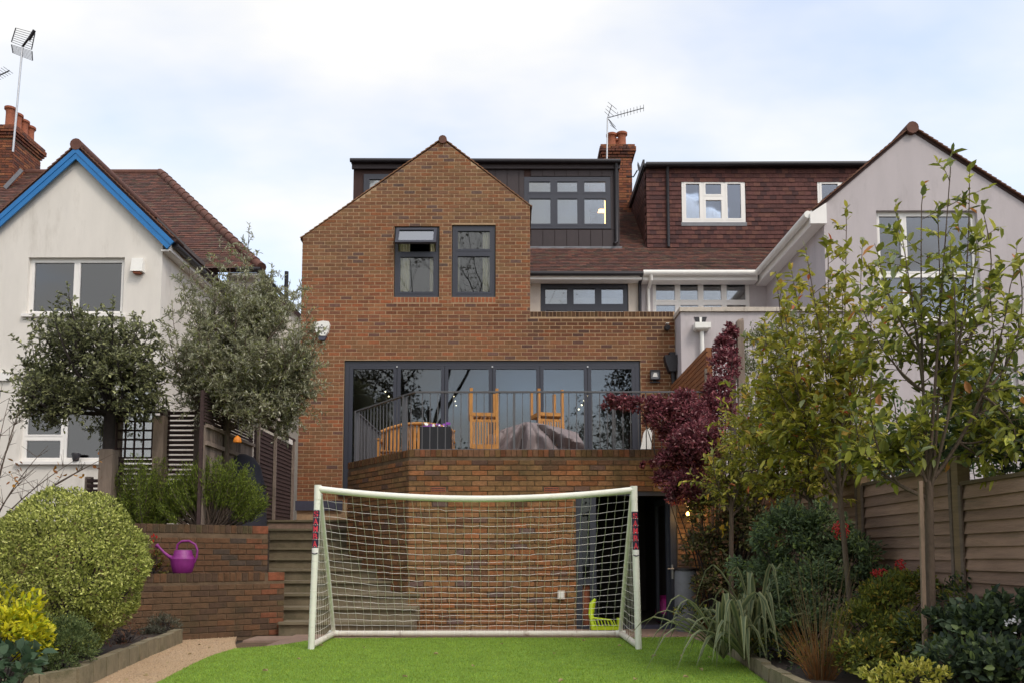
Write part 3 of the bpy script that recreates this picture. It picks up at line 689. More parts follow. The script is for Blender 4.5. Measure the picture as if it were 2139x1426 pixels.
MB().tube([(xr, ey - .10, ezr - .04), (xparty, ey - .10, ezr - .045)], .055, 10).build('gutter', M['black_plastic'], house, smooth=True)
MB().tube([(xparty - .02, ey - .1, ezr - .05), (xparty - .02, YM - .08, ezr - .2), (xparty - .02, YM - .06, 4.8)], .04, 10).build('downpipe', M['black_plastic'], house, smooth=True)
# chimney on the party line
def chimney(parent, x0, x1, y0, y1, z0, z1, pots, singles=0):
    ch = sub('chimney', parent, ((x0 + x1) / 2, y0, z0))
    e = .012; corb = .38
    box('stack', M['mortar_dark'], ch, x0 + e, x1 - e, y0 + e, y1 - e, z0, z1 - .01)
    bl = []
    for (ox, oy, an, L_) in ((x0, y0, 0, x1 - x0), (x1, y0, math.pi / 2, y1 - y0), (x0, y1, -math.pi / 2, y1 - y0)):
        w = Wall((ox, oy), an, PAL_STACK, .0, .1); w.lay(0, L_, z0, z1 - corb); bl += w.b
        for k, ex in enumerate((.03, .07, .11, .11, .08)):
            zc = z1 - corb + k * .075
            w2 = Wall(Vector((ox, oy, 0)) - Vector((math.cos(an), math.sin(an), 0)) * ex, an, PAL_STACK, ex, .2); w2.lay(0, L_ + 2 * ex, zc, zc + .066, off=(k % 2) * .11); bl += w2.b
    emit_bricks(bl, ch, M['brick'], singles)
    mb = MB(); mb.hexa([(x0 - .06, y0 - .06, z1 - .02), (x1 + .06, y0 - .06, z1 - .02), (x1 + .06, y1 + .06, z1 - .02), (x0 - .06, y1 + .06, z1 - .02)],
                       [(x0 + .08, y0 + .08, z1 + .06), (x1 - .08, y0 + .08, z1 + .06), (x1 - .08, y1 - .08, z1 + .06), (x0 + .08, y1 - .08, z1 + .06)]); mb.build('flaunching', M['mortar'], ch)
    for (px, py, h) in pots:
        MB().lathe((px, py, z1 + .03), [(.15, 0), (.15, .03), (.125, .06), (.118, h * .7), (.13, h - .09), (.165, h - .07), (.165, h - .01), (.15, h), (.11, h), (.10, h - .2)], 20, cap=False).build('chimney_pot', M['terracotta'], ch, smooth=True)
    return ch
YC = 24.0
c0, c1 = P(1261, 400, YC), P(1324, 303, YC)
chimney(house, c0.x, c1.x - .06, YC, YC + .9, 9.6, c1.z, [(c0.x + .28, YC + .25, .42), (c1.x - .32, YC + .22, .44), (c1.x - .48, YC + .62, .42)])
box('flashing', M['lead'], house, c0.x - .02, c1.x - .04, YC - .03, YC - .004, 10.2, 10.42)

# ================================================================== white house on the left
YL = 16.6
lh = thing('white_house', 'white rendered house with blue bargeboards and brown tiled roof', 'house', (-10.5, YL + 3, 1.3))
lx0, lx1 = -17.0, P(336, 620, YL).x
la, le = P(165, 318, YL), P(366, 512, YL)          # underside of the verge: apex and right eave
lslope = (la.z - le.z) / (le.x - la.x)
lw = [P(60, 538, YL), P(256, 657, YL)]; lw2 = [P(48, 800, YL), P(322, 963, YL)]
mb = MB()
def ltop(x): return la.z - .02 - lslope * abs(x - la.x)
wall_body(mb, [(lx0, ltop(lx0)), (la.x, la.z - .02), (lx1, ltop(lx1))], 1.2, [(lw[0].x, lw[1].x, lw[1].z, lw[0].z), (lw2[0].x, lw2[1].x, lw2[1].z, lw2[0].z)], YL, YL + .25)
mb.box(lx1 - .25, lx1, YL + .25, YM + .2, 1.2, ltop(lx1) - .02)
lmx = P(548, 700, YM).x - .15
mb.box(lx1 - .02, lmx, YM, YM + .25, 1.2, P(545, 570, YM).z); mb.box(lmx - .25, lmx, YM + .25, YM + 6, 1.2, P(545, 570, YM).z)
mb.build('wall', M['render_white'], lh)
window(lh, lw[0].x, lw[1].x, lw[1].z, lw[0].z, YL + .08, M['white_frame'], [(0, .49, 0, 1), (.49, 1, 0, 1)], fw=.05, sash=.035, sill=M['white_frame'])
window(lh, lw2[0].x, lw2[1].x, lw2[1].z, lw2[0].z, YL + .08, M['white_frame'], [(0, .30, 0, .30), (0, .30, .30, 1), (.30, .70, 0, 1), (.70, 1, 0, 1)], fw=.05, sash=.035, sill=M['white_frame'])
box('string_course', M['white_frame'], lh, lx0, P(24, 785, YL).x, YL - .06, YL - .002, P(10, 795, YL).z, P(10, 778, YL).z)
room(lh, lw[0].x - .5, lw[1].x + .5, YL + .26, YL + 3, 5.2, 7.9, M['interior_dark']); room(lh, lw2[0].x - .5, lx1 - .3, YL + .26, YL + 4, 2.2, 5.0, M['interior'])
for w_, h_ in ((lw, .12),): curtain(lh, w_[0].x + .05, w_[1].x - .05, w_[1].z, w_[0].z, YL + .33, M['blind'], 24, .015, 'net_curtain')
lroof = sub('roof', lh, (la.x, YL, la.z))
oh = .09                                            # verge overhang
def lpt(x, y, off): 
    t = Vector((1 if x > la.x else -1, 0, -lslope)).normalized(); nn = Vector((lslope * (1 if x > la.x else -1), 0, 1)).normalized()
    return Vector((x, y, la.z - lslope * abs(x - la.x))) + nn * off
xe = le.x
for side, xq in ((1, xe), (-1, 2 * la.x - xe - 3)):
    q = MB(); ap = Vector((la.x, 0, la.z)); nn = Vector((lslope * side, 0, 1)).normalized()
    def lp(x, y, off): return Vector((x, y, la.z - lslope * abs(x - la.x))) + nn * off
    kk = .0
    q.hexa([lp(la.x, YL - oh, .03), lp(xq, YL - oh, .03), lp(xq, YM + 5, .03), lp(la.x, YM + 5, .03)], [lp(la.x, YL - oh, .09), lp(xq, YL - oh, .09), lp(xq, YM + 5, .09), lp(la.x, YM + 5, .09)])
    q.build('roof_slope', M['underlay'], lroof)
    q = MB(); xa = la.x - side * .0; oy = .006 if side > 0 else 0
    top_ = Vector((la.x, 0, la.z + .045)); low_ = Vector((la.x, 0, la.z - .20))
    def at_(v, y): return Vector((v.x, y, v.z))
    q.hexa([at_(low_, YL - oh - .03), lp(xq, YL - oh - .03, -.17), lp(xq, YL - oh, -.17), at_(low_, YL - oh)], [at_(top_, YL - oh - .03), lp(xq, YL - oh - .03, .03), lp(xq, YL - oh, .03), at_(top_, YL - oh)])
    q.build('bargeboard', M['blue_paint'], lroof)
    q = MB(); q.hexa([at_(top_ - Vector((0, 0, .12)), YL - oh - .042), lp(xq, YL - oh - .042, -.06), lp(xq, YL - oh - .031, -.06), at_(top_ - Vector((0, 0, .12)), YL - oh - .031)], [at_(top_ - Vector((0, 0, .004)), YL - oh - .042), lp(xq, YL - oh - .042, .028), lp(xq, YL - oh - .031, .028), at_(top_ - Vector((0, 0, .004)), YL - oh - .031)])
    q.build('bargeboard_trim', M['blue_paint'], lroof)
    verge(lroof, (la.x, la.z + .10), (xq, la.z - lslope * abs(xq - la.x) + .10), YL - oh, None, depth=.5)
    # outer tile courses of the wing roof
    u_ = Vector((0, 1, 0)) if side < 0 else Vector((0, -1, 0)); 
    vdir = Vector((-side, 0, lslope)).normalized()
    base = lp(xq, YL - oh + (0 if side < 0 else 6.0), .085)
    emit_tiles(tile_field(base, u_, vdir, lambda a, b: 0 < a < 5.9, PAL_TILE_MOSS if side < 0 else PAL_TILE, 6, abs(xq - la.x) * math.sqrt(1 + lslope ** 2), gauge=.12), lroof, M['tile'])
MB().tube([(la.x, YL - oh - .05, la.z + .10), (la.x, YM + 4, la.z + .10)], .12, 12).build('ridge_tile', M['ridge'], lroof, smooth=True)
box('eaves_fascia', M['white_frame'], lroof, le.x - .10, le.x - .07, YL - oh + .02, YM - .1, le.z - .14, le.z + .02)
box('soffit', M['white_frame'], lroof, lx1, le.x - .1, YL - oh + .02, YM - .1, le.z - .15, le.z - .12)
MB().tube([(le.x - .01, YL - oh + .1, le.z + .0), (le.x - .01, YM - .2, le.z - .02)], .06, 10).build('gutter', M['black_plastic'], lroof, smooth=True)
# main body: slope facing the garden, with a hip on the right
lr = [P(240, 364, 24.0), P(335, 363, 24.0)]; lc = P(546, 562, YM - .3)
zr_ = lr[1].z; q = MB()
fa, fb, fc, fd = Vector((-24, 24.0, zr_)), Vector((lr[1].x, 24.0, zr_)), Vector((lc.x, lc.y, lc.z)), Vector((-24, lc.y, lc.z))
vdir = (Vector((0, 24.0 - lc.y, zr_ - lc.z))).normalized(); slen = (Vector((0, 24.0 - lc.y, zr_ - lc.z))).length
nrm = Vector((1, 0, 0)).cross(vdir)
q.hexa([fd - nrm * .1, fc - nrm * .1, fb - nrm * .1, fa - nrm * .1], [fd, fc, fb, fa]); q.build('roof_slope', M['underlay'], lroof)
q = MB(); back = Vector((lc.x, 28.0, lc.z)); q.quadmesh([fc, back, Vector((lr[1].x, 25.0, zr_)), fb], [(0, 1, 2, 3)]); q.quadmesh([fa, fb, Vector((lr[1].x, 25, zr_)), Vector((-24, 25, zr_))], [(0, 1, 2, 3)]); q.build('hip_end', M['underlay'], lroof)
ubase = Vector((-16, lc.y - .02, lc.z - .015))
def in_l(a, b):
    x = ubase.x + a; t = b / slen
    return b < slen and x < lc.x + (lr[1].x - lc.x) * t - .03
emit_tiles(tile_field(ubase, (1, 0, 0), vdir, in_l, PAL_TILE, lc.x + 16, slen), lroof, M['tile'])
ht = MB(); d_ = (fb - fc); n_h = int(d_.length / .32)
for k in range(n_h):
    a, b = fc.lerp(fb, k / n_h), fc.lerp(fb, (k + 1.12) / n_h)
    MB().tube([a + Vector((0, 0, .03)), b + Vector((0, 0, .015))], [.13, .115], 10).build('hip_tile', M['ridge'], lroof, smooth=True)
MB().tube([(-16, 24.0, zr_ + .02), (lr[1].x, 24.0, zr_ + .02)], .10, 10).build('ridge_tile', M['ridge'], lroof, smooth=True)
MB().tube([(lx1 + .3, lc.y - .06, lc.z - .03), (lc.x, lc.y - .06, lc.z - .03)], .06, 10).build('gutter', M['black_plastic'], lroof, smooth=True)
box('soffit', M['white_frame'], lroof, lx1 + .2, lc.x - .02, lc.y, YM, lc.z - .16, lc.z - .12)
# lower lean-to roof beside it
e0, e1 = P(545, 588, 21.5), P(640, 668, 21.5)
q = MB(); q.hexa([e0 + Vector((0, 0, -.1)), e1 + Vector((0, 0, -.1)), e1 + Vector((0, 5, -.1)), e0 + Vector((0, 5, -.1))], [e0, e1, e1 + Vector((0, 5, 0)), e0 + Vector((0, 5, 0))]); q.build('lean_to_roof', M['wood_dark'], lroof)
q = MB(); q.prism([(e0.x, e0.z - .09), (e0.x - .3, 1.2), (e1.x, 1.2), (e1.x, e1.z - .09)], 21.6, 21.8); q.build('lean_to_wall', M['render_white'], lh)
# chimney far left
k0 = P(28, 300, 23.3)
chimney(lh, k0.x - 1.1, k0.x, 23.3, 24.7, 9.5, P(28, 262, 23.3).z, [(k0.x - .28, 23.55 + i * .33, .62 - .02 * i) for i in range(4)])
q = MB(); q.bar(P(10, 393, 23.2), P(46, 355, 23.2), .02, .12); q.build('flashing', M['lead'], lh)
# small box light on the wall
p0, p1 = P(279, 543, YL), P(303, 571, YL)
vt = thing('boiler_vent', 'white square vent box on the white house beside its upstairs window', 'vent', ((p0.x + p1.x) / 2, YL, p1.z))
q = MB(); q.hexa([(p0.x, YL - .14, p1.z), (p1.x, YL - .14, p1.z), (p1.x, YL - .003, p1.z), (p0.x, YL - .003, p1.z)], [(p0.x + .01, YL - .10, p0.z), (p1.x - .01, YL - .10, p0.z), (p1.x - .01, YL - .003, p0.z), (p0.x + .01, YL - .003, p0.z)]); q.build('cover', M['white_plastic'], vt)
box('outlet', M['terracotta'], vt, p0.x + .05, p1.x - .05, YL - .12, YL - .01, p1.z - .035, p1.z - .002)

# ================================================================== lilac house on the right
rh = thing('lilac_house', 'pale lilac rendered house with white windows and red tile-hung dormer', 'house', (8, YH + 2, 0))
gx0 = P(1722, 500, YH).x
ga, gl, gr = P(1902, 274, YH), P(1722, 424, YH), P(2139, 425, YH)
sl2 = (ga.z - gr.z) / (gr.x - ga.x); gx1 = gr.x + 1.6
uw = [P(1830, 440, YH), P(2052, 668, YH)]; dwn = [P(1955, 768, YH), P(2132, 878, YH)]
mb = MB(); wall_body(mb, [(gx0, gl.z), (ga.x, ga.z), (gx1, ga.z - sl2 * (gx1 - ga.x))], -.05, [(uw[0].x, uw[1].x, uw[1].z, uw[0].z), (dwn[0].x, dwn[1].x, dwn[1].z, dwn[0].z)], YH, YH + .25)
mb.box(gx0, gx0 + .25, YH + .25, YM + .02, -.05, ez + .3)
wx0 = P(1360, 600, YM).x; wn = [P(1363, 585, YM), P(1567, 634, YM)]
wall_body(mb, [(xparty + .002, ez + .1), (gx0, ez + .1)], 0, [(wn[0].x, wn[1].x, wn[1].z - .9, wn[0].z)], YM, YM + .25)
mb.build('wall', M['render_lilac'], rh)
window(rh, uw[0].x, uw[1].x, uw[1].z, uw[0].z, YH + .09, M['white_frame'], [(0, .27, 0, .42), (0, .27, .42, 1), (.27, 1, 0, .42), (.27, 1, .42, 1)], fw=.055, sash=.035, sill=M['white_frame'])
window(rh, dwn[0].x, dwn[1].x, dwn[1].z, dwn[0].z, YH + .09, M['white_frame'], [(0, .18, 0, 1), (.18, .60, 0, 1), (.60, 1, 0, 1)], fw=.05, sash=.035, sill=M['white_frame'])
window(rh, wn[0].x, wn[1].x, wn[1].z - .9, wn[0].z, YM + .06, M['white_frame'], [(i / 4, (i + 1) / 4, j, k) for i in range(4) for j, k in ((.64, 1), (0, .64))], fw=.05, sash=.04)
room(rh, uw[0].x - .3, uw[1].x + .3, YH + .26, YH + 3, 5.4, 8.2, M['interior_dark']); room(rh, dwn[0].x - .3, dwn[1].x + .3, YH + .26, YH + 3, 2.4, 5.2, M['interior_dark'])
room(rh, wn[0].x - .2, wn[1].x + .2, YM + .26, YM + 3, 4.6, ez, M['interior_dark'])
curtain(rh, uw[1].x - .45, uw[1].x - .06, uw[1].z, uw[0].z, YH + .34, M['curtain'], 6)
rroof = sub('roof', rh, (ga.x, YH, ga.z))
ev = P(1702, 441, YH - .1)                              # foot of the left verge
q = MB()
sA = (ga.z - ev.z) / (ga.x - ev.x)
q.hexa([(ev.x, YH - .02, ev.z - .02), (ga.x, YH - .02, ga.z - .0), (ga.x, YM + 3, ga.z), (ev.x, YM + 1.0, ev.z - .02)], [(ev.x, YH - .02, ev.z + .05), (ga.x, YH - .02, ga.z + .06), (ga.x, YM + 3, ga.z + .06), (ev.x, YM + 1.0, ev.z + .05)])
q.hexa([(ga.x, YH - .02, ga.z), (gx1, YH - .02, ga.z - sl2 * (gx1 - ga.x)), (gx1, YM + 3, ga.z - sl2 * (gx1 - ga.x)), (ga.x, YM + 3, ga.z)], [(ga.x, YH - .02, ga.z + .06), (gx1, YH - .02, ga.z - sl2 * (gx1 - ga.x) + .06), (gx1, YM + 3, ga.z - sl2 * (gx1 - ga.x) + .06), (ga.x, YM + 3, ga.z + .06)])
q.build('roof_slope', M['underlay'], rroof)
verge(rroof, (ev.x, ev.z + .05), (ga.x, ga.z + .06), YH - .02, None, out=.06); verge(rroof, (ga.x, ga.z + .06), (gx1, ga.z - sl2 * (gx1 - ga.x) + .06), YH - .02, None, out=.06)
MB().tube([(ga.x, YH - .1, ga.z + .03), (ga.x, YM + 3, ga.z + .03)], .125, 12).build('ridge_tile', M['ridge'], rroof, smooth=True)
# boxed eave end, gutter running back and across
be0, be1 = P(1692, 468, YH - .06), P(1724, 428, YH - .06)
q = MB(); q.prism([(be0.x, be0.z), (be1.x + .01, be0.z), (be1.x + .01, be1.z + .03), (be0.x, ev.z - .04)], YH - .09, YH - .012); q.build('eaves_box', M['white_frame'], rroof)
zg = ev.z - .05
box('soffit', M['white_frame'], rroof, be0.x + .05, gx0 - .003, YH - .01, YM, be0.z + .0, be0.z + .03)
q = MB(); q.tube([(be0.x - .03, YH - .05, zg), (be0.x - .03, ey - .12, ezr - .02), ], .075, 12); q.build('gutter', M['white_plastic'], rroof, smooth=True)
box('fascia', M['white_frame'], rroof, be0.x + .045, be0.x + .075, YH + .0, YM, be0.z + .03, zg + .1)
q = MB(); q.tube([(xparty + .02, ey - .12, ezr - .03), (be0.x - .03, ey - .12, ezr - .03)], .07, 12); q.build('gutter', M['white_plastic'], rroof, smooth=True)
box('fascia', M['white_frame'], rroof, xparty + .02, be0.x, ey - .04, ey - .01, ezr - .18, ezr + .0); box('soffit', M['white_frame'], rroof, xparty + .02, be0.x, ey - .01, YM, ezr - .19, ezr - .155)
gp = P(1358, 600, YM - .2).x
MB().tube([(gp, ey - .12, ezr - .08), (gp, ey - .1, ezr - .18), (gp - .02, YM - .07, ezr - .32), (gp - .02, YM - .07, 4.9)], .045, 10).build('downpipe', M['white_plastic'], rroof, smooth=True)
# tile-hung dormer
xt1 = P(1820, 400, YD).x + .6; zt1 = P(1500, 352, YD).z
td = sub('tile_hung_dormer', rh, ((xt0 + xt1) / 2, YD, zd0))
tw = [P(1423, 377, YD), P(1557, 466, YD)]; tw2 = [P(1706, 377, YD), P(1790, 466, YD)]
th_ = [(tw[0].x, tw[1].x, tw[1].z, tw[0].z), (tw2[0].x, tw2[1].x, tw2[1].z, tw2[0].z)]
mb = MB(); wall_body(mb, [(xt0, zt1), (xt1, zt1)], zd0 - .5, th_, YD, YD + .25)
mb.prism([(0, 0)] * 0 or [(xt0 + .01, zd0 - .4), (xt0 + .2, zd0 - .4), (xt0 + .2, zt1), (xt0 + .01, zt1)], YD + .25, YD + 3.4)
mb.build('dormer_wall', M['underlay'], td)
def row_td(b):
    z = zd0 + b; iv = [[0, xt1 - xt0]]
    if z > zt1 - .06: return []
    for h in th_:
        if h[2] - .11 < z < h[3]:
            p, q = h[0] - .015 - xt0, h[1] + .015 - xt0
            iv = [w for a, c in iv for w in ([a, min(c, p)], [max(a, q), c]) if w[1] - w[0] > .03]
    return iv
tl = tile_field((xt0, YD - .012, zd0 - .02), (1, 0, 0), (0, 0, 1), None, PAL_TILE_RED, xt1 - xt0, zt1 - zd0, clip=row_td, gauge=.117, lift=.036)
ch_ = tile_field((xt0 - .004, YD + 3.3, zd0), (0, -1, 0), (0, 0, 1), lambda a, b: 0 < a < 3.3 and zd0 + b < zt1 - .03, PAL_TILE_RED, 3.3, zt1 - zd0, gauge=.117, lift=.026)
emit_tiles([t for t in tl if t[3].x < P(1800, 400, YD).x], td, M['tile_hung'], 300, mass='tile_hanging'); emit_tiles(ch_, td, M['tile_hung'], 0, mass='cheek_tiling')
window(rh, tw[0].x, tw[1].x, tw[1].z, tw[0].z, YD - .03, M['white_frame'], [(0, .315, 0, 1), (.315, .685, 0, .60), (.315, .685, .60, 1), (.685, 1, 0, 1)], fw=.06, sash=.05, name='dormer_window')
window(rh, tw2[0].x, tw2[1].x, tw2[1].z, tw2[0].z, YD - .03, M['white_frame'], [(0, .62, 0, 1), (.62, 1, 0, 1)], fw=.06, sash=.05, name='dormer_window')
room(rh, tw[0].x - .2, tw[1].x + .2, YD + .26, YD + 2.6, zd0, zt1 - .1, M['interior']); room(rh, tw2[0].x - .2, tw2[1].x + .2, YD + .26, YD + 2.6, zd0, zt1 - .1, M['interior'])
curtain(rh, tw[0].x + .05, tw[1].x - .05, tw[1].z, tw[0].z, YD + .32, M['blind'], 10, .012, 'net_curtain')
for h in th_: box('flashing', M['lead'], td, h[0] - .03, h[1] + .03, YD - .05, YD - .032, h[2] - .10, h[2] - .003)
q = MB(); q.box(xt0 - .06, xt1, YD - .14, YD + 3.4, zt1 - .02, zt1 + .07); q.build('flat_roof', M['black_plastic'], td)
q = MB(); q.tube([(xt0 - .02, YD - .19, zt1 + .02), (xt1, YD - .19, zt1 + .045)], .06, 10); q.build('gutter', M['black_plastic'], td, smooth=True)
q = MB(); q.bar((xt0 - .07, YD - .12, zt1 + .10), (xt0 - .07, YD + 3.4, zt1 + .06), .05, .16); q.build('verge_board', M['black_plastic'], td)
tpx = P(1394, 430, YD).x
MB().tube([(tpx, YD - .16, zt1), (tpx, YD - .08, zt1 - .12), (tpx, YD - .08, zd0 - .02)], .04, 10).build('downpipe', M['black_plastic'], td, smooth=True)
# flat-roofed white annexe between the brick house and the wing
YX = 16.05
ax0 = xp + .01; ax1 = gx0 + 1.2; az = P(1520, 652, YX).z
mb = MB(); mb.box(ax0, ax1, YX, YH - .004, -.05, az); mb.box(ax0, gx0 - .004, YH - .004, YM - .01, -.05, az - .2)
mb.build('annexe_wall', M['render_lilac'], rh)
cw = .62; x = ax0 - .03
while x < ax1:
    box('coping_stone', M['coping'], rh, x + .003, min(x + cw, ax1) - .003, YX - .05, YX + .28, az + .003, az + .085); x += cw
for k in range(6): box('coping_stone', M['coping'], rh, ax0 - .032, ax0 + .25, YX + .283 + k * .6, YX + .877 + k * .6, az + .003, az + .085)
# ================================================================== brick terrace with railing
f0 = P(855, 941, YT); s0 = P(728, 966, 13.85); tx1 = 3.05; TZ = 2.545; FLOOR = 2.31
terr = thing('brick_terrace', 'raised brown brick terrace with grey railing in front of the folding doors', 'terrace', (0.5, YT, 0))
d0, d1, dz = P(1203, 1100, YT).x, P(1414, 1100, YT).x, P(1300, 1023, YT).z
mb = MB(); th = .21
wall_body(mb, [(f0.x, TZ - .005), (tx1, TZ - .005)], -.05, [(d0, d1, -.06, dz)], YT, YT + th)
dv = Vector((f0.x - s0.x, YT - s0.y, 0)); sa = math.atan2(dv.y, dv.x); nv = Vector((math.sin(sa), -math.cos(sa), 0))
a, b = Vector((s0.x, s0.y, -.05)), Vector((f0.x, YT, -.05)); up = Vector((0, 0, TZ + .045))
mb.hexa([a, b, b - nv * th, a - nv * th], [a + up, b + up, b - nv * th + up, a - nv * th + up])
mb.box(s0.x, s0.x + th, s0.y + .1, YH - .06, -.05, TZ - .006)
mb.box(tx1 - .2, tx1, YT + th, YH - .06, -.05, FLOOR)
tw_ = mb.build('wall', M['mortar_dark'], terr)
MB().slab([(s0.x + .1, s0.y + .25), (f0.x + .1, YT + .1), (tx1 - .05, YT + .1), (tx1 - .05, YH - .06), (s0.x + .1, YH - .06)], FLOOR - .18, FLOOR).build('floor_slab', M['paving'], terr)
wf = Wall((0, YT), 0, PAL_TERR, .012); air = [(P(900, 1018, YT).x, P(900, 1018, YT).x + .215), (P(1136, 1018, YT).x, P(1136, 1018, YT).x + .215)]
za = P(915, 1023, YT).z
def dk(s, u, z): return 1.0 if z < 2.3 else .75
hl = [(d0, d1, -.06, dz)] + [(x0, x1, za - .03, za + .05) for x0, x1 in air]
zc = 1.9
wf.lay(f0.x, tx1, .0, zc, hl, pal=PAL_BASE); z2 = wf.b[-1][3] + .01
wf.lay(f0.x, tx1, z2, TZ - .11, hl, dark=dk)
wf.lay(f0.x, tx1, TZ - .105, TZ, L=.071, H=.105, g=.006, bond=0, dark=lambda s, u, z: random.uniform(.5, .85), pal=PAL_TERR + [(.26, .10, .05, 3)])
wsp = Wall((s0.x, s0.y), sa, PAL_TERR, .012); wsp.lay(0, dv.length, 0, TZ - .11); wsp.lay(0, dv.length, TZ - .105, TZ, L=.067, H=.105, bond=0, dark=lambda s, u, z: .6)
wsd = Wall((s0.x, YH - .06), -math.pi / 2, PAL_TERR, .01); wsd.lay(0, YH - .06 - s0.y - .02, 1.5, TZ - .11); wsd.lay(0, YH - .08 - s0.y, TZ - .105, TZ, L=.067, H=.105, bond=0)
emit_bricks(wf.b + wsp.b + wsd.b, tw_, M['brick_old'], 300, key=lambda b: (b[6] is not wf, b[0][0] > 2.1, -b[2]))
for x0, x1 in air:
    q = MB(); q.box(x0 + .004, x1 - .004, YT - .014, YT + .03, za - .026, za + .046); ab = q.build('air_brick', M['terracotta'], terr)
    for r_ in range(2):
        for k in range(9): box('vent_hole', M['black_plastic'], ab, x0 + .016 + k * .021, x0 + .030 + k * .021, YT - .017, YT - .013, za - .012 + r_ * .03, za + .002 + r_ * .03)
# railing
HR, BR = P(1000, 818, YT + .1).z, P(1000, 938, YT + .1).z
pts = [Vector((s0.x + .1, YH - .1, 0)), Vector((s0.x + .1, s0.y + .06, 0)), Vector((f0.x + .06, YT + .1, 0)), Vector((tx1 - .1, YT + .1, 0))]
rail = sub('railing', terr, (0, YT, TZ))
bm_ = MB().box(-.006, .006, -.006, .006, 0, HR - BR).mesh('baluster', M['rail'])
for k, (a, b) in enumerate(zip(pts[:-1], pts[1:])):
    q = MB(); q.bar(a + Vector((0, 0, HR)), b + Vector((0, 0, HR)), .045, .022); q.build('handrail', M['rail'], rail)
    q = MB(); q.bar(a + Vector((0, 0, BR)), b + Vector((0, 0, BR)), .04, .012); q.build('bottom_rail', M['rail'], rail)
    L_ = (b - a).length; n = round(L_ / .113); an = math.atan2((b - a).y, (b - a).x)
    for i in range(1, n):
        p = a.lerp(b, i / n); meshobj('baluster', bm_, rail, (p.x, p.y, BR), (0, 0, an))
    if k < 3:
        for f in ((0.02, .85) if k == 1 else (.0, .5) if k == 0 else (.33, .66, .99)):
            p = a.lerp(b, f); q = MB(); q.bar(Vector((p.x, p.y, TZ)), Vector((p.x, p.y, HR)), .09 if k == 1 else .03, .03 if k != 1 else .012, up=(b - a).normalized()); q.build('post', M['rail'], rail)
# doorway under the terrace
dr = sub('doorway', terr, ((d0 + d1) / 2, YT, 0))
q = MB(); q.box(d0 + .003, d0 + .09, YT + .02, YT + .14, 0, dz - .003); q.box(d1 - .09, d1 - .003, YT + .02, YT + .14, 0, dz - .003); q.box(d0 + .09, d1 - .09, YT + .02, YT + .14, dz - .075, dz - .003)
q.box(d0 + .20, d0 + .29, YT + .03, YT + .10, .02, dz - .08); q.box(d0 + .09, d0 + .20, YT + .03, YT + .10, .62, .70)
q.build('frame', M['grey_frame'], dr)
box('pane', M['glass_dark'], dr, d0 + .09, d0 + .20, YT + .06, YT + .066, .70, dz - .08); box('brick_reveal', M['terracotta'], dr, d0 + .095, d0 + .195, YT + .08, YT + .14, .03, .62)
box('threshold', M['slate'], dr, d0 + .09, d1 - .09, YT + .0, YT + .2, .005, .05)
# open door leaf seen nearly edge-on
q = MB(); hx, hy = d1 - .10, YT + .16; an = R(92); dd = Vector((math.cos(an), math.sin(an), 0))
def leafbar(t0, t1, z0, z1):
    a_, b_ = Vector((hx, hy, 0)) + dd * t0, Vector((hx, hy, 0)) + dd * t1; q.bar(a_ + Vector((0, 0, (z0 + z1) / 2)), b_ + Vector((0, 0, (z0 + z1) / 2)), .045, z1 - z0)
leafbar(0, .09, .05, dz - .09); leafbar(.75, .84, .05, dz - .09); leafbar(.09, .75, .05, .17); leafbar(.09, .75, dz - .18, dz - .09)
q.build('open_leaf', M['grey_frame'], dr)
hp = P(1404, 1187, YT - .0)
q = MB(); q.tube([(hp.x - .07, YT - .03, hp.z), (hp.x + .09, YT - .03, hp.z)], .011, 8); q.box(hp.x - .012, hp.x + .012, YT - .02, YT + .02, hp.z - .14, hp.z + .06); q.build('handle', M['steel'], dr)
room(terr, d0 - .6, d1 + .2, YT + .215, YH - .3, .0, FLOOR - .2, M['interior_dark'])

# wall fittings near the terrace
def fitting(name, label, cat, loc): return thing(name, label, cat, loc)
p = P(1172, 1241, YT - .02)
t = thing('garden_socket', 'small grey outdoor socket low on the brick wall behind the goal', 'socket', p)
box('cover', M['coping'], t, p.x - .05, p.x + .05, YT - .05, YT - .012, p.z - .06, p.z + .06); box('lid', M['white_plastic'], t, p.x - .035, p.x + .035, YT - .058, YT - .051, p.z - .04, p.z + .045)
p = P(1074, 1156, YT)
t = thing('waste_outlet', 'round brown pipe outlet in the brick wall behind the net', 'pipe', p); MB().tube([(p.x, YT - .05, p.z), (p.x, YT + .01, p.z)], .028, 14).build('pipe', M['terracotta'], t, smooth=True)
p = P(1437, 1072, YT - .35)
t = thing('wall_lamp', 'small lit warm lamp beside the open door under the terrace', 'lamp', p)
MB().lathe((p.x, p.y, p.z - .03), [(.004, 0), (.022, .012), (.028, .03), (.022, .048), (.004, .06)], 12).build('bulb', M['lamp_glow'], t, smooth=True)
box('bracket', M['black_plastic'], t, p.x - .012, p.x + .012, p.y + .03, YT - .012, p.z - .012, p.z + .012)
ll = bpy.data.lights.new('lamp_light', 'POINT'); ll.energy = 6; ll.color = (1, .6, .25); ll.shadow_soft_size = .03
lo_ = bpy.data.objects.new('lamp_light', ll); lo_.location = (p.x, p.y - .05, p.z); link(lo_, t)
p0, p1 = P(659, 674, YH), P(690, 702, YH)
t = thing('alarm_box', 'white dotted alarm box high on the brick house corner', 'alarm box', ((p0.x + p1.x) / 2, YH, p1.z))
q = MB(); xc = (p0.x + p1.x) / 2; w = (p1.x - p0.x) / 2; zc_ = p0.z
q.prism([(xc - w * .55, p1.z - .02), (xc + w * .45, p1.z - .02), (xc + w * .8, p1.z + .06), (xc + w, zc_ - .06), (xc + w * .85, zc_), (xc + w * .1, zc_ + .01), (xc - w, zc_ - .02), (xc - w * .85, p1.z + .1)], YH - .10, YH - .006)
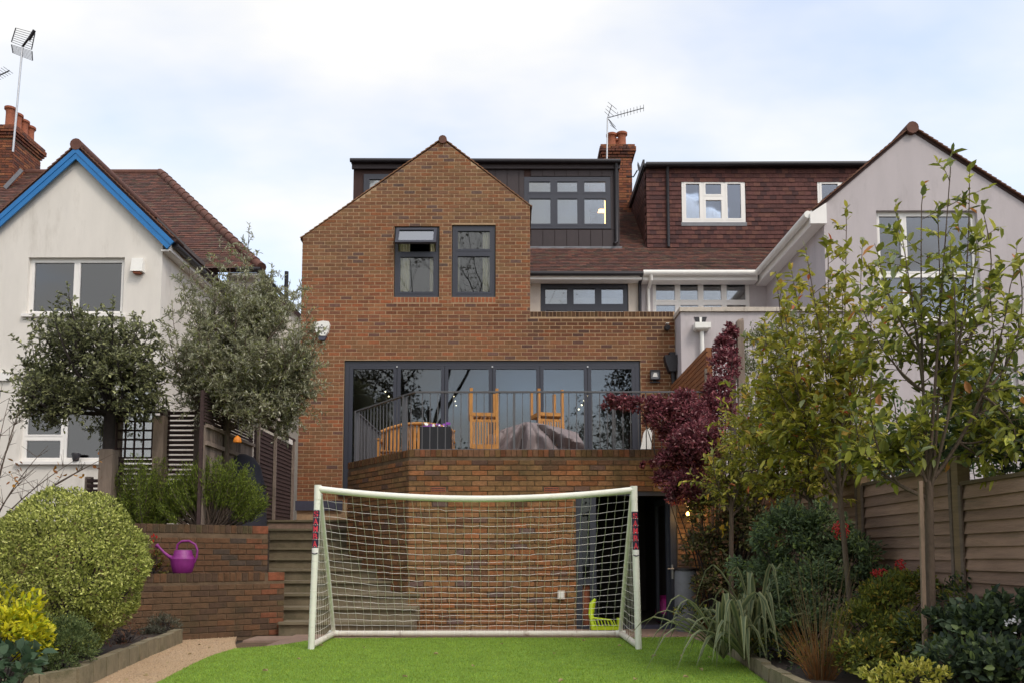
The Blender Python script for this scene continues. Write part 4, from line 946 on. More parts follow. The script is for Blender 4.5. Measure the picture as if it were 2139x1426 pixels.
q.build('cover', M['white_plastic'], t)
q = MB(); q.prism([(xc - w * .4, p1.z - .10), (xc + w * .35, p1.z - .10), (xc + w * .6, p1.z - .022), (xc - w * .5, p1.z - .022)], YH - .09, YH - .006); q.build('strobe', M['slate'], t)
for (i, j) in ((-2, 0), (0, 0), (2, 0), (-1, 1), (1, 1), (-1, 3), (1, 3), (0, 4), (-2, 3), (0, 2.6), (2, 2.6)):
    q = MB(); q.tube([(xc + i * w * .2, YH - .104, p1.z + .03 + j * .04), (xc + i * w * .2, YH - .099, p1.z + .03 + j * .04)], .014, 8); q.build('dot', M['black_plastic'], t)
p = P(1367, 784, YH)
t = thing('floodlight', 'square floodlight with black rim on the brick wall by the folding doors', 'light', p)
q = MB(); w = .095
q.box(p.x - w, p.x + w, YH - .12, YH - .03, p.z - w, p.z - w + .015); q.box(p.x - w, p.x + w, YH - .12, YH - .03, p.z + w - .015, p.z + w); q.box(p.x - w, p.x - w + .015, YH - .12, YH - .03, p.z - w + .015, p.z + w - .015); q.box(p.x + w - .015, p.x + w, YH - .12, YH - .03, p.z - w + .015, p.z + w - .015); q.box(p.x - .03, p.x + .03, YH - .03, YH - .005, p.z - .14, p.z + .03); q.box(p.x - .1, p.x + .1, YH - .06, YH - .03, p.z - .15, p.z - .13)
q.build('rim', M['black_plastic'], t); box('lens', M['lead'], t, p.x - w + .016, p.x + w - .016, YH - .09, YH - .04, p.z - w + .016, p.z + w - .016)
MB().prism([(p.x - .05, p.z - .04), (p.x + .05, p.z - .04), (p.x + .025, p.z + .04), (p.x - .025, p.z + .04)], YH - .098, YH - .091).build('lamp', M['white_plastic'], t)
p = P(1392, 686, YH)
t = thing('security_camera', 'small dark security camera on the brick parapet near the white annexe', 'camera', p)
q = MB(); q.tube([(p.x, YH - .16, p.z - .02), (p.x, YH - .04, p.z)], [.05, .06], 12); q.tube([(p.x, YH - .05, p.z), (p.x, YH - .004, p.z + .01)], .03, 8); q.build('body', M['black_plastic'], t, smooth=True); box('sunshield', M['white_plastic'], t, p.x - .03, p.x + .03, YH - .15, YH - .06, p.z + .062, p.z + .075)
p = P(1400, 756, YH)
t = thing('rainwater_hopper', 'black rainwater hopper on the brick wall beside the white annexe', 'hopper', p)
q = MB(); q.prism([(p.x - .05, p.z - .22), (p.x + .08, p.z - .22), (p.x + .12, p.z - .03), (p.x + .13, p.z + .10), (p.x - .14, p.z + .10), (p.x - .12, p.z - .03)], YH - .2, YH - .006); q.build('funnel', M['black_plastic'], t)
q = MB(); q.prism([(p.x - .03, p.z + .101), (p.x + .07, p.z + .101), (p.x + .08, p.z + .17), (p.x - .04, p.z + .17)], YH - .15, YH - .01); q.build('inlet', M['black_plastic'], t); MB().tube([(p.x + .03, YH - .1, p.z - .22), (p.x + .05, YH - .07, p.z - .45), (p.x + .05, YH - .07, 2.6)], .045, 10).build('pipe', M['black_plastic'], t, smooth=True)
p = P(1464, 686, YX)
t = thing('rainwater_hopper', 'white hopper and pipe below a scupper on the pale annexe wall', 'hopper', p)
q = MB(); q.hexa([(p.x - .11, YX - .17, p.z - .07), (p.x + .11, YX - .17, p.z - .07), (p.x + .11, YX - .004, p.z - .07), (p.x - .11, YX - .004, p.z - .07)], [(p.x - .15, YX - .2, p.z - .04), (p.x + .15, YX - .2, p.z - .04), (p.x + .15, YX - .004, p.z - .04), (p.x - .15, YX - .004, p.z - .04)])
q.box(p.x - .15, p.x + .15, YX - .2, YX - .004, p.z - .04, p.z + .07); q.build('funnel', M['white_plastic'], t)
MB().tube([(p.x, YX - .08, p.z - .07), (p.x, YX - .08, p.z - .9)], .04, 10).build('pipe', M['white_plastic'], t, smooth=True)
MB().prism([(p.x - .09, p.z + .10), (p.x + .08, p.z + .10), (p.x + .12, p.z + .22), (p.x - .13, p.z + .22)], YX - .012, YX - .003).build('scupper', M['black_plastic'], t)
MB().prism([(p.x - .02, p.z + .10), (p.x + .012, p.z + .10), (p.x + .022, p.z + .215), (p.x - .028, p.z + .215)], YX - .02, YX - .0125).build('spout', M['white_plastic'], t)

# ================================================================== stone steps
st = thing('garden_steps', 'mossy stone steps climbing between low brick walls and the terrace', 'steps', (-2.4, 11.3, 0))
RISE, TREAD, SY = .166, .415, 11.27
for k in range(1, 11):
    y0 = SY + (k - 1) * TREAD; xL = (-3.06 if k == 1 else -3.18 - .3 * (y0 - SY)) if k <= 4 else -3.55 - .42 * (y0 - 12.2)
    t_ = max(0, min(1, (y0 - YT) / (s0.y - YT))); xR = (f0.x + (s0.x - f0.x) * t_ if y0 > YT else f0.x + .06) + .12
    yb = y0 + TREAD + .03 if k < 10 else 15.05
    box('riser', M['step_stone'], st, xL + .002, xR, y0 + .02, yb, (k - 1) * RISE - .02 if k > 1 else -.02, k * RISE - .034)
    q = MB(); q.box(xL, xR, y0 - .015, yb - .02, k * RISE - .034, k * RISE); q.build('tread', M['step_tread'], st)
# ================================================================== low brick retaining walls
def ret_wall(label, A, B, z0, z1, back, singles=150):
    """A right end, B left end (ground plan)"""
    w = thing('garden_wall', label, 'wall', (A[0], A[1], 0)); A, B = Vector((*A, 0)), Vector((*B, 0))
    d = A - B; an = math.atan2(d.y, d.x); n = Vector((math.sin(an), -math.cos(an), 0)); q = MB(); tk = .2
    h0, h1 = Vector((0, 0, z0 - .05)), Vector((0, 0, z1 - .006))
    q.hexa([B + h0, A + h0, A - n * tk + h0, B - n * tk + h0], [B + h1, A + h1, A - n * tk + h1, B - n * tk + h1])
    bk = Vector((-.40, 1, 0)).normalized(); ba = math.atan2(bk.y, bk.x); sdv = Vector((bk.y, -bk.x, 0)) * -.15
    a1, a2 = A + bk * .03, A + bk * back
    q.hexa([a1 + sdv + h0, a1 + h0, a2 + h0, a2 + sdv + h0], [a1 + sdv + h1 * .999, a1 + h1 * .999, a2 + h1 * .999, a2 + sdv + h1 * .999])
    body = q.build('core', M['mortar_dark'], w)
    f = Wall(B, an, PAL_RET, .010); L_ = d.length
    def redq(s, u, z): return 1.0
    f.lay(0, L_, z0, z1 - .115, dark=redq); f.lay(0, L_ - .235, z1 - .107, z1, L=.068, H=.107, bond=0, dark=lambda s, u, z: .85)
    f.lay(L_ - .222, L_, z1 - .107, z1, L=.222, H=.107, pal=[(.22, .075, .04, 1)])
    r = Wall(A, ba, PAL_RET, .004); r.lay(0, back, z0, z1 - .115); r.lay(0, back, z1 - .107, z1, L=.068, H=.107, bond=0)
    for i, b in enumerate(f.b):
        if b[1][0] > L_ - .25 and random.random() < .25: f.b[i] = b[:4] + (np.array((.19, .075, .04)),) + b[5:]
    emit_bricks(f.b + r.b, body, M['brick_old'], singles, key=lambda b: (b[6] is not f, -b[0][0]))
a_ = G(591, 1323); b_ = G(372, 1336); dirw = (b_ - a_).normalized(); b_ = a_ + dirw * 6.5
ret_wall('low front brick retaining wall carrying the purple watering can', (a_.x, a_.y), (b_.x, b_.y), 0, P(590, 1194, a_.y).z, .75, 200)
up_ = P(560, 1098, 11.85); ub = Vector((up_.x, 11.85, 0)) + dirw * 6.6
ret_wall('upper mossy brick retaining wall below the rosemary bushes', (up_.x, 11.85), (ub.x, ub.y), .6, up_.z, 3.0, 160)

# ================================================================== goal
YF = G(648, 1357).y
gl_ = thing('football_goal', 'white plastic football goal with a net and sagging crossbar', 'goal', (0, YF, 0))
r_ = .036
bL, bR = Vector((P(650, 1350, YF).x, YF, .012)), Vector((P(1334, 1350, YF).x, YF, .012))
tL, tR = P(664, 1020, YF), P(1324, 1022, YF)
YR = G(1000, 1330).y; rL, rR = Vector((P(697, 1323, YR).x, YR, .048)), Vector((P(1296, 1323, YR).x, YR, .048))
SAG = .105
def cross(u): p = tL.lerp(tR, u); s_ = 4 * u * (1 - u); return p - Vector((0, 0, SAG * (s_ ** 1.0)))
def part_tube(name, pts, r, m='goal'): return MB().tube(pts, r, 14).build(name, M[m], gl_, smooth=True)
part_tube('crossbar', [cross(k / 24) for k in range(25)], r_)
lp_, rp_ = part_tube('post', [bL, bL.lerp(tL, .5), tL + Vector((0, 0, .01))], r_), part_tube('post', [bR, bR.lerp(tR, .5), tR + Vector((0, 0, .01))], r_)
for p in (tL, tR): part_tube('corner_joint', [p + Vector((0, 0, -.12)), p + Vector((0, 0, .042))], r_ + .004)
part_tube('ground_bar', [rL, rR], r_, 'goal_dirty')
for f, b in ((bL, rL), (bR, rR)):
    part_tube('side_bar', [Vector((f.x, f.y, .048)), b], r_, 'goal_dirty'); part_tube('corner_joint', [b + Vector((-.06, 0, 0)), b + Vector((.06, 0, 0))], r_ + .004)
sL, sR = tL + Vector((.015, .05, -.06)), tR + Vector((-.015, .05, -.06))
part_tube('stanchion', [sL, sL.lerp(rL, .5) + Vector((0, .03, -.02)), rL], .026); part_tube('stanchion', [sR, sR.lerp(rR, .5) + Vector((0, .03, -.02)), rR], .026)
# net: back panel from the crossbar to the ground bar, two side panels
q = MB(); nu, nv_ = 37, 20; nr = .0019
top = lambda u: cross(u) + Vector((0, .02, -.035)); bot = lambda u: rL.lerp(rR, u) + Vector((0, .0, .03))
jit = rng.normal(0, .004, (nu + 1, nv_ + 1, 3))
def netp(i, j):
    u, v = i / nu, j / nv_
    a = top(u); b = bot(u); pL, pR = sL.lerp(rL, v), sR.lerp(rR, v)
    p = a.lerp(b, v); e = (2 * u - 1) ** 2
    bag = 4 * v * (1 - v) * (1 - e ** 2)
    p = p + Vector((0, .10 * bag, -.055 * bag))
    if 0 < i < nu and 0 < j < nv_: p = p + Vector(jit[i, j])
    return p
for j in range(0, nv_ + 1): q.tube([netp(i, j) for i in range(nu + 1)], nr, 3, cap=False)
for i in range(0, nu + 1): q.tube([netp(i, j) for j in range(nv_ + 1)], nr, 3, cap=False)
tag(q.build('net', M['net'], gl_), kind='stuff')
for (f0_, t0_, b0_, s0_) in ((bL, tL, rL, sL), (bR, tR, rR, sR)):
    q = MB(); n1, n2 = 10, 20
    def sp(i, j):
        v = j / n2; a = t0_.lerp(f0_, v); b = s0_.lerp(b0_, v) if v > 0 else t0_
        u = i / n1; p = a.lerp(b, u); p.z = p.z - .03 * 4 * u * (1 - u) * v + .03 * v * 0; return p + Vector((random.uniform(-.004, .004), 0, random.uniform(-.004, .004)))
    for j in range(1, n2 + 1): q.tube([sp(i, j) for i in range(n1 + 1)], nr, 3, cap=False)
    for i in range(1, n1): q.tube([sp(i, j) for j in range(n2 + 1)], nr, 3, cap=False)
    tag(q.build('side_net', M['net'], gl_), kind='stuff')
q = MB()                                               # net clips around the tubes
for A_, B_, n in ((bL, tL, 22), (bR, tR, 22), (rL, rR, 38), (Vector((bL.x, bL.y, .048)), rL, 7), (Vector((bR.x, bR.y, .048)), rR, 7)):
    for k in range(1, n):
        p = A_.lerp(B_, k / n); d = (B_ - A_).normalized(); q.tube([p - d * .003, p + d * .003], r_ + .0022, 12, cap=False)
tag(q.build('net_ties', M['net'], gl_), kind='stuff')
# SAMBA stickers: red letters stacked down each post, white ball below
def letter(ch, size, c, yaw, m, parent):
    cu = bpy.data.curves.new('letter', 'FONT'); cu.body = ch; cu.size = size; cu.align_x = 'CENTER'; cu.align_y = 'CENTER'; cu.extrude = .0008; cu.offset = .003
    to = bpy.data.objects.new('letter', cu); col.objects.link(to); bpy.context.view_layer.update()
    me = bpy.data.meshes.new_from_object(to); bpy.data.objects.remove(to); me.materials.append(m) if not me.materials else None
    vs_ = np.empty(len(me.vertices) * 3); me.vertices.foreach_get('co', vs_); vs_ = vs_.reshape(-1, 3)
    mn, mxx = vs_.min(0), vs_.max(0); vs_[:, 0] = (vs_[:, 0] - (mn[0] + mxx[0]) / 2) * (.052 / (mxx[0] - mn[0])); vs_[:, 1] = (vs_[:, 1] - (mn[1] + mxx[1]) / 2) * (.066 / (mxx[1] - mn[1]))
    rr = r_ + .0030
    ang = vs_[:, 0] / rr; out = np.stack([rr * np.sin(ang), -rr * np.cos(ang) + -.001 * (vs_[:, 2] > 0), vs_[:, 1]], 1)
    me.vertices.foreach_set('co', (out + np.array(c)).ravel()); me.update()
    me.materials.clear(); me.materials.append(m)
    o = meshobj('letter', me, parent)
    return o
for (B_, T_, pp, y0p) in ((bL, tL, lp_, 1064), (bR, tR, rp_, 1068)):
    zt = P(655, y0p, YF).z
    f = lambda z: B_.lerp(T_, (z - B_.z) / (T_.z - B_.z))
    q = MB(); vs_ = []; n = 12; zz = [zt, zt - .42]
    for z in zz:
        c = f(z)
        for k in range(n + 1):
            t = R(-70) + R(140) * k / n; vs_.append(c + Vector(((r_ + .0015) * math.sin(t), -(r_ + .0015) * math.cos(t), 0)))
    q.quadmesh(vs_, [(k + n + 1, k + n + 2, k + 1, k) for k in range(n)]); q.build('sticker', M['navy_print'], pp)
    q = MB(); vs_ = []
    for z, kk in ((zt - .42, 1), (zt - .45, .98), (zt - .475, .7), (zt - .485, .3)):
        c = f(z)
        for k in range(n + 1):
            t = (R(-70) + R(140) * k / n) * kk; vs_.append(c + Vector(((r_ + .0016) * math.sin(t), -(r_ + .0016) * math.cos(t), 0)))
    q.quadmesh(vs_, [(i * (n + 1) + k + n + 1, i * (n + 1) + k + n + 2, i * (n + 1) + k + 1, i * (n + 1) + k) for i in range(3) for k in range(n)]); q.build('sticker_ball', M['white_frame'], pp)
    q = MB(); c = f(zt - .474); q.tube([c + Vector(((r_ + .002) * math.sin(R(t)), -(r_ + .002) * math.cos(R(t)), -.012 * math.cos(R(t * 1.5)))) for t in range(-52, 53, 13)], .006, 6); q.build('sticker_rim', M['navy_print'], pp)
    for k, ch in enumerate('SAMBA'):
        z = zt - .045 - k * .083; letter(ch, .1, f(z), 0, M['red_print'], pp)

# ================================================================== watering can on the low wall
wc = P(376, 1198, 10.75); wz = P(590, 1194, a_.y).z
wloc = Vector((wc.x, 10.83, wz))
WS = 1.2
can = thing('watering_can', 'purple plastic watering can standing on the low brick wall', 'watering can', wloc)
q = MB(); q.lathe(wloc, [(a * WS, b * WS) for a, b in ((.088, .0), (.098, .01), (.118, .09), (.124, .15), (.118, .158), (.098, .19), (.088, .235), (.085, .24), (.06, .242))], 28); q.build('body', M['purple_plastic'], can, smooth=True)
MB().tube([wloc + Vector(v) * WS for v in ((-.095, 0, .15), (-.15, 0, .175), (-.20, 0, .215), (-.26, 0, .275))], [.032, .022, .016, .014], 12).build('spout', M['purple_plastic'], can, smooth=True)
MB().tube([wloc + Vector((-.255, 0, .27)) * WS, wloc + Vector((-.285, 0, .293)) * WS], [.016, .03], 12).build('rose', M['purple_plastic'], can, smooth=True)
MB().tube([wloc + Vector(v) * WS for v in ((-.07, 0, .25), (-.062, 0, .30), (-.02, 0, .335), (.06, 0, .338), (.125, 0, .30), (.15, 0, .24), (.145, 0, .17), (.12, 0, .11))], .014, 10).build('handle', M['purple_plastic'], can, smooth=True)

# ================================================================== terrace furniture
TAB = Vector((P(1100, 900, 13.7).x, 13.75, FLOOR))
def P_floor(px, Y): return Vector((P(px, 900, Y).x, Y, FLOOR))
# table hidden by a tarpaulin
cov = thing('covered_table', 'garden table under a crumpled grey-brown tarpaulin on the terrace', 'table', TAB)
zt_ = P(1100, 884, 13.75).z - FLOOR
mb = MB(); NU, NV = 84, 22; vs_ = []
xa_, xb_ = P(1018, 900, 13.4).x, P(1208, 900, 13.4).x; xap = P(1100, 900, 13.4).x
def topz_(x):                                     # outline of the cover: rises to a peak, then falls slowly
    t = (x - xa_) / (xap - xa_) if x < xap else 0
    return (P(1030, 908, 13.5).z + (P(1100, 881, 13.5).z - P(1030, 908, 13.5).z) * t ** .9) if x < xap else P(1100, 881, 13.5).z - (P(1100, 881, 13.5).z - P(1195, 902, 13.5).z) * ((x - xap) / (xb_ - xap)) ** 1.3
for j in range(2 * NV + 3):
    for i in range(NU + 1):
        u = i / NU; x = xa_ + (xb_ - xa_) * u; zt = topz_(x)
        if j <= NV: v = 1 - j / NV; side = -1
        elif j <= NV + 2: v = 0; side = (j - NV - 1)
        else: v = (j - NV - 2) / NV; side = 1
        ang = math.atan2(x - xap, .12 + v * .8)
        fold = 1.5 * abs(math.sin(ang * 3.6 + .5)) ** .7 + .5 * math.sin(ang * 12 + 1.2) + .3 * math.sin(x * 23 + v * 5)
        z = FLOOR + .01 + (zt - FLOOR - .01) * (1 - v ** 1.15)
        flare = (.26 if v == 0 else .30 + .16 * v)
        y = 13.72 + side * flare * (1 - .35 * abs(2 * u - 1) ** 3) + side * fold * .15 * min(1, .1 + v * 2.6)
        xx = x + (x - (xa_ + xb_) / 2) * .22 * v + random.uniform(-.006, .006)
        vs_.append((xx, y + random.uniform(-.005, .005), z + random.uniform(-.006, .006)))
mb.quadmesh(vs_, [(j * (NU + 1) + i, j * (NU + 1) + i + 1, (j + 1) * (NU + 1) + i + 1, (j + 1) * (NU + 1) + i) for j in range(2 * NV + 2) for i in range(NU)])
mb.build('tarpaulin', M['tarp'], cov, smooth=True)
for sx in (-.5, .5):
    for sy in (-.3, .3): box('leg', M['teak'], cov, TAB.x + sx - .03, TAB.x + sx + .03, TAB.y + sy - .03, TAB.y + sy + .03, FLOOR, FLOOR + zt_ - .15)
def chair(label, loc, yaw, flip=True, tilt=0.0, name='garden_chair', hb=.50, s=1.0):
    t = thing(name, label, 'chair', loc, 'wooden chairs upturned on the terrace table')
    m = Matrix.Rotation(yaw, 3, 'Z') @ (Matrix.Rotation(math.pi + tilt, 3, 'X') if flip else Matrix.Identity(3))
    L_ = Vector(loc)
    def T(v): return L_ + m @ (Vector(v) * s)
    def bb(nm, a, b, w, h, up=(0, 0, 1)): q_ = MB(); q_.bar(T(a), T(b), w * s, h * s, up=m @ Vector(up)); q_.build(nm, M['teak'], t)
    # local frame: seat plane at z=0 (chair upright: legs down to -.43, back up to hb)
    for sx in (-.2, .2):
        bb('leg', (sx, -.2, -.43), (sx, -.2, 0), .045, .045, (0, 1, 0)); bb('leg', (sx, .2, -.43), (sx, .2, 0), .045, .045, (0, 1, 0)); bb('back_post', (sx, .2, 0), (sx, .25, hb), .045, .035, (0, 1, 0))
    for (a, b) in (((-.2, -.2, -.02), (.2, -.2, -.02)), ((-.2, .2, -.02), (.2, .2, -.02)), ((-.2, -.2, -.02), (-.2, .2, -.02)), ((.2, -.2, -.02), (.2, .2, -.02))): bb('seat_rail', a, b, .03, .055)
    for k in range(7): bb('seat_slat', (-.19 + k * .063, -.2, .012), (-.19 + k * .063, .2, .012), .045, .016)
    bb('top_rail', (-.2, .25, hb - .03), (.2, .25, hb - .03), .03, .07); bb('lower_rail', (-.2, .21, .08), (.2, .21, .08), .025, .04)
    for k in range(8): bb('back_slat', (-.155 + k * .044, .215, .09), (-.155 + k * .044, .245, hb - .06), .022, .012, (0, 1, 0))
    return t
YC1 = 13.05
zs = P(1008, 868, YC1).z
chair('upturned wooden slatted chair hanging its back over the terrace tarpaulin', (P(1008, 868, YC1).x, YC1 + .2, zs), .12, True, -.02, hb=.52)
zs2 = P(1140, 876, 13.9).z + .04
chair('upturned wooden chair with bare legs up on the middle of the tarpaulin', (P(1142, 876, 13.9).x, 13.9, zs2), .28, True, hb=.34)
# curved bench
bc = P_floor(872, 14.2)
bn = thing('garden_bench', 'curved wooden garden bench behind the black planter on the terrace', 'bench', bc)
W_ = .62
topz = lambda t: P(870, 880, 14.2).z - .16 * abs(t) ** 2.2
def bpx(t): return Vector((bc.x + t * W_, bc.y + .18 - .12 * t * t, 0))
q = MB(); q.tube([bpx(t) + Vector((0, 0, topz(t))) for t in np.linspace(-1, 1, 17)], .026, 8); q.build('top_rail', M['teak'], bn, smooth=True)
for t in np.linspace(-.96, .96, 19):
    q = MB(); b = bpx(t); q.bar(b + Vector((0, 0, FLOOR + .44)), b + Vector((0, .03, topz(t) - .01)), .045, .014, up=(0, 1, 0)); q.build('back_slat', M['teak'], bn)
for t in (-.97, .97):
    b = bpx(t)
    for dy in (0, -.42): q = MB(); q.bar(b + Vector((0, dy, FLOOR)), b + Vector((0, dy, FLOOR + (.6 if dy else .5))), .05, .05, up=(0, 1, 0)); q.build('leg', M['teak'], bn)
    q = MB(); q.bar(b + Vector((0, .02, FLOOR + .62)), b + Vector((0, -.46, FLOOR + .62)), .06, .03); q.build('armrest', M['teak'], bn)
for k in range(5): q = MB(); q.bar(bpx(-.97) + Vector((0, -.08 - k * .08, FLOOR + .43)), bpx(.97) + Vector((0, -.08 - k * .08, FLOOR + .43)), .065, .02); q.build('seat_slat', M['teak'], bn)
q = MB(); q.bar(bpx(-.97) + Vector((0, 0, FLOOR + .44)), bpx(.97) + Vector((0, 0, FLOOR + .44)), .03, .07); q.build('seat_rail', M['teak'], bn)
# black planter with pansies
p0, p1 = P(879, 893, 12.75), P(942, 940, 12.75)
pl = thing('planter_box', 'black planter box with purple and white pansies behind the railing', 'planter', ((p0.x + p1.x) / 2, 12.75, FLOOR))
q = MB(); x0, x1, y0, y1 = p0.x, p1.x, 12.6, 12.95
q.box(x0, x1, y0, y0 + .02, FLOOR + .002, p0.z); q.box(x0, x1, y1 - .02, y1, FLOOR + .002, p0.z); q.box(x0, x0 + .02, y0 + .02, y1 - .02, FLOOR + .002, p0.z); q.box(x1 - .02, x1, y0 + .02, y1 - .02, FLOOR + .002, p0.z); q.box(x0 + .02, x1 - .02, y0 + .02, y1 - .02, FLOOR + .01, p0.z - .04)
q.build('box', M['planter'], pl)
for k in range(26):
    c = Vector((random.uniform(x0 + .02, x1 - .02), random.uniform(y0, y1 - .06), p0.z + random.uniform(0, .055))); mm = 'flower_white' if random.random() < .3 else 'flower_purple'
    q = MB(); n = 5; rot = Matrix.Rotation(random.uniform(0.7, 1.5), 3, 'X') @ Matrix.Rotation(random.uniform(0, 6), 3, 'Z')
    for i in range(n):
        t = 2 * math.pi * i / n; d = Vector((math.cos(t), math.sin(t), 0)); e = Vector((-d.y, d.x, 0))
        q.quadmesh([c, c + rot @ (d * .016 + e * .012), c + rot @ (d * .028), c + rot @ (d * .016 - e * .012)], [(0, 1, 2, 3)])
    q.build('flower', M[mm], pl)
# white folded chair by the right end of the terrace
p0, p1 = P(1336, 893, 13.2), P(1362, 940, 13.2)
wch = thing('folded_chair', 'white plastic chair back leaning by the terrace end', 'chair', ((p0.x + p1.x) / 2, 13.2, FLOOR))
q = MB(); q.prism([(p0.x, p1.z - .02), (p1.x - .02, p1.z - .02), (p1.x + .01, p0.z + .01), (p1.x - .10, p0.z - .03), (p0.x + .06, p0.z - .08)], 13.18, 13.215); q.build('backrest', M['white_plastic'], wch)
q = MB(); q.bar((p0.x, 13.2, p1.z - .02), (p0.x - .02, 13.2, FLOOR), .035, .035); q.build('leg', M['white_plastic'], wch); q = MB(); q.bar((p1.x - .03, 13.2, p1.z - .02), (p1.x, 13.2, FLOOR), .035, .035); q.build('leg', M['white_plastic'], wch)
# cedar slat privacy screen on the terrace's right side
SX = 3.12; sy0, sy1 = 13.4, YH - .15; szt = PX(1440, 764, SX).z
cs = thing('slat_screen', 'orange-brown cedar slat screen beside the pale annexe', 'fence', (SX, (sy0 + sy1) / 2, 0))
for k in range(24):
    z = szt - .035 - k * .084
    box('slat', M['cedar'], cs, SX - .012, SX + .012, sy0, sy1, z - .033, z + .033)
for y in (sy0 + .05, (sy0 + sy1) / 2, sy1 - .05): box('post', M['cedar'], cs, SX + .013, SX + .085, y - .035, y + .035, 0, szt)
box('post', M['wood_grey'], cs, SX - .05, SX - .013, sy0 - .04, sy0 + .0, 0, szt - .35)
for (px, yy, zt0) in ((1526, 12.9, 683), (1545, 12.7, 672)):
    p = P(px, zt0, yy)
    t = thing('timber_post', 'weathered grey timber post rising from the %s' % ('red-leaved shrub' if px == 1526 else 'pale shrub next to the red-leaved shrub'), 'post', (p.x, yy, 0))
    q = MB(); q.box(p.x - .05, p.x + .05, yy - .05, yy + .05, 0, p.z); q.hexa([(p.x - .05, yy - .05, p.z), (p.x + .05, yy - .05, p.z), (p.x + .05, yy + .05, p.z), (p.x - .05, yy + .05, p.z)], [(p.x - .03, yy - .03, p.z + .03), (p.x + .05, yy - .03, p.z + .05), (p.x + .05, yy + .05, p.z + .05), (p.x - .03, yy + .05, p.z + .03)]); q.build('shaft', M['wood_grey'], t)

# ================================================================== things in the doorway
p = Vector((P(1262, 1300, YT - .1).x, YT - .12, .005))
lc_ = thing('toy_seat', 'lime-green plastic toy seat in the doorway behind the goal', 'toy', p)
q = MB(); q.box(p.x - .19, p.x + .2, p.y - .12, p.y + .12, .01, .05); q.build('base', M['lime'], lc_)
q = MB(); q.tube([p + Vector(v) for v in ((-.16, -.08, .04), (-.19, -.02, .22), (-.17, .02, .36), (-.12, .03, .42))], [.03, .035, .035, .02], 10); q.tube([p + Vector(v) for v in ((-.16, .08, .04), (-.17, .04, .22), (-.14, .03, .40))], .03, 8); q.build('backrest', M['lime'], lc_, smooth=True)
for k in range(7): q = MB(); q.tube([p + Vector((-.12 + k * .045, -.1, .05)), p + Vector((-.15 + k * .045, -.09, .16 - k * .004))], .009, 6); q.build('spindle', M['lime'], lc_)
q = MB(); q.tube([p + Vector((-.17, -.1, .17)), p + Vector((.08, -.1, .14)), p + Vector((.12, -.1, .05))], .013, 8); q.build('arm', M['lime'], lc_, smooth=True); q = MB(); q.box(p.x + .17, p.x + .2, p.y - .12, p.y + .0, .05, .17); q.build('front_stop', M['lime'], lc_)
p = Vector((P(1388, 1290, YT + 1.1).x, YT + 1.1, .005))
bag = thing('pink_bag', 'crumpled pink bag just inside the dark doorway', 'bag', p); mb = MB()
mb.lathe(p, [(.07, 0), (.13, .04), (.15, .16), (.12, .28), (.06, .36), (.09, .42), (.03, .40)], 18); o = mb.build('sack', M['pink'], bag, smooth=True)
for v in o.data.vertices: v.co += Vector((random.uniform(-.018, .018), random.uniform(-.018, .018), random.uniform(-.01, .01)))
p = Vector((P(1436, 1300, YT - .3).x, YT - .3, .0))
wb = thing('water_butt', 'grey-green round water butt beside the open door', 'barrel', p)
MB().lathe(p, [(.15, 0), (.165, .05), (.17, .3), (.165, .8), (.15, .83)], 22).build('barrel', M['lead'], wb, smooth=True); MB().lathe(p, [(.17, .832), (.17, .86), (.05, .89), (.0, .892)], 22).build('lid', M['black_plastic'], wb, smooth=True)
# fairy lights and a lamp behind the glass
def lights(label, pts, Y, r=.013):
    ps = [P(x, y, Y) for x, y in pts]; t = thing('string_lights', label, 'lights', ps[0])
    q = MB(); q.tube([ps[0] + Vector((0, 0, .4))] + ps, .003, 4); q.build('cable', M['black_plastic'], t)
    for p in ps: MB().lathe(p - Vector((0, 0, r)), [(.002, 0), (r * .8, r * .4), (r, r), (r * .8, r * 1.6), (.002, 2 * r)], 8).build('bulb', M['fairy_glow'], t, smooth=True)
lights('string of warm bulbs behind the fifth folding door pane', [(1227, 826), (1220, 836), (1215, 845), (1209, 854)], YH + .5)
lights('two small warm bulbs behind the first folding door pane', [(805, 817), (812, 827)], YH + .5, .011); lights('three faint warm bulbs behind the second folding door pane', [(948, 827), (951, 837), (953, 846)], YH + .5, .009)
p = P(1257, 440, YD + .8)
t = thing('wall_lamp', 'small glowing orange lamp behind the dark dormer window', 'lamp', p); q = MB(); q.hexa([(p.x - .10, p.y, p.z - .03), (p.x + .10, p.y, p.z - .03), (p.x + .10, p.y + .1, p.z - .03), (p.x - .10, p.y + .1, p.z - .03)], [(p.x - .07, p.y, p.z + .04), (p.x + .07, p.y, p.z + .04), (p.x + .07, p.y + .1, p.z + .04), (p.x - .07, p.y + .1, p.z + .04)]); q.build('shade', M['room_glow'], t)
q = MB(); q.bar(p + Vector((.12, .2, -.4)), p + Vector((.12, .2, .35)), .05, .03, up=(0, 1, 0)); q.build('stand', M['room_glow'], t)

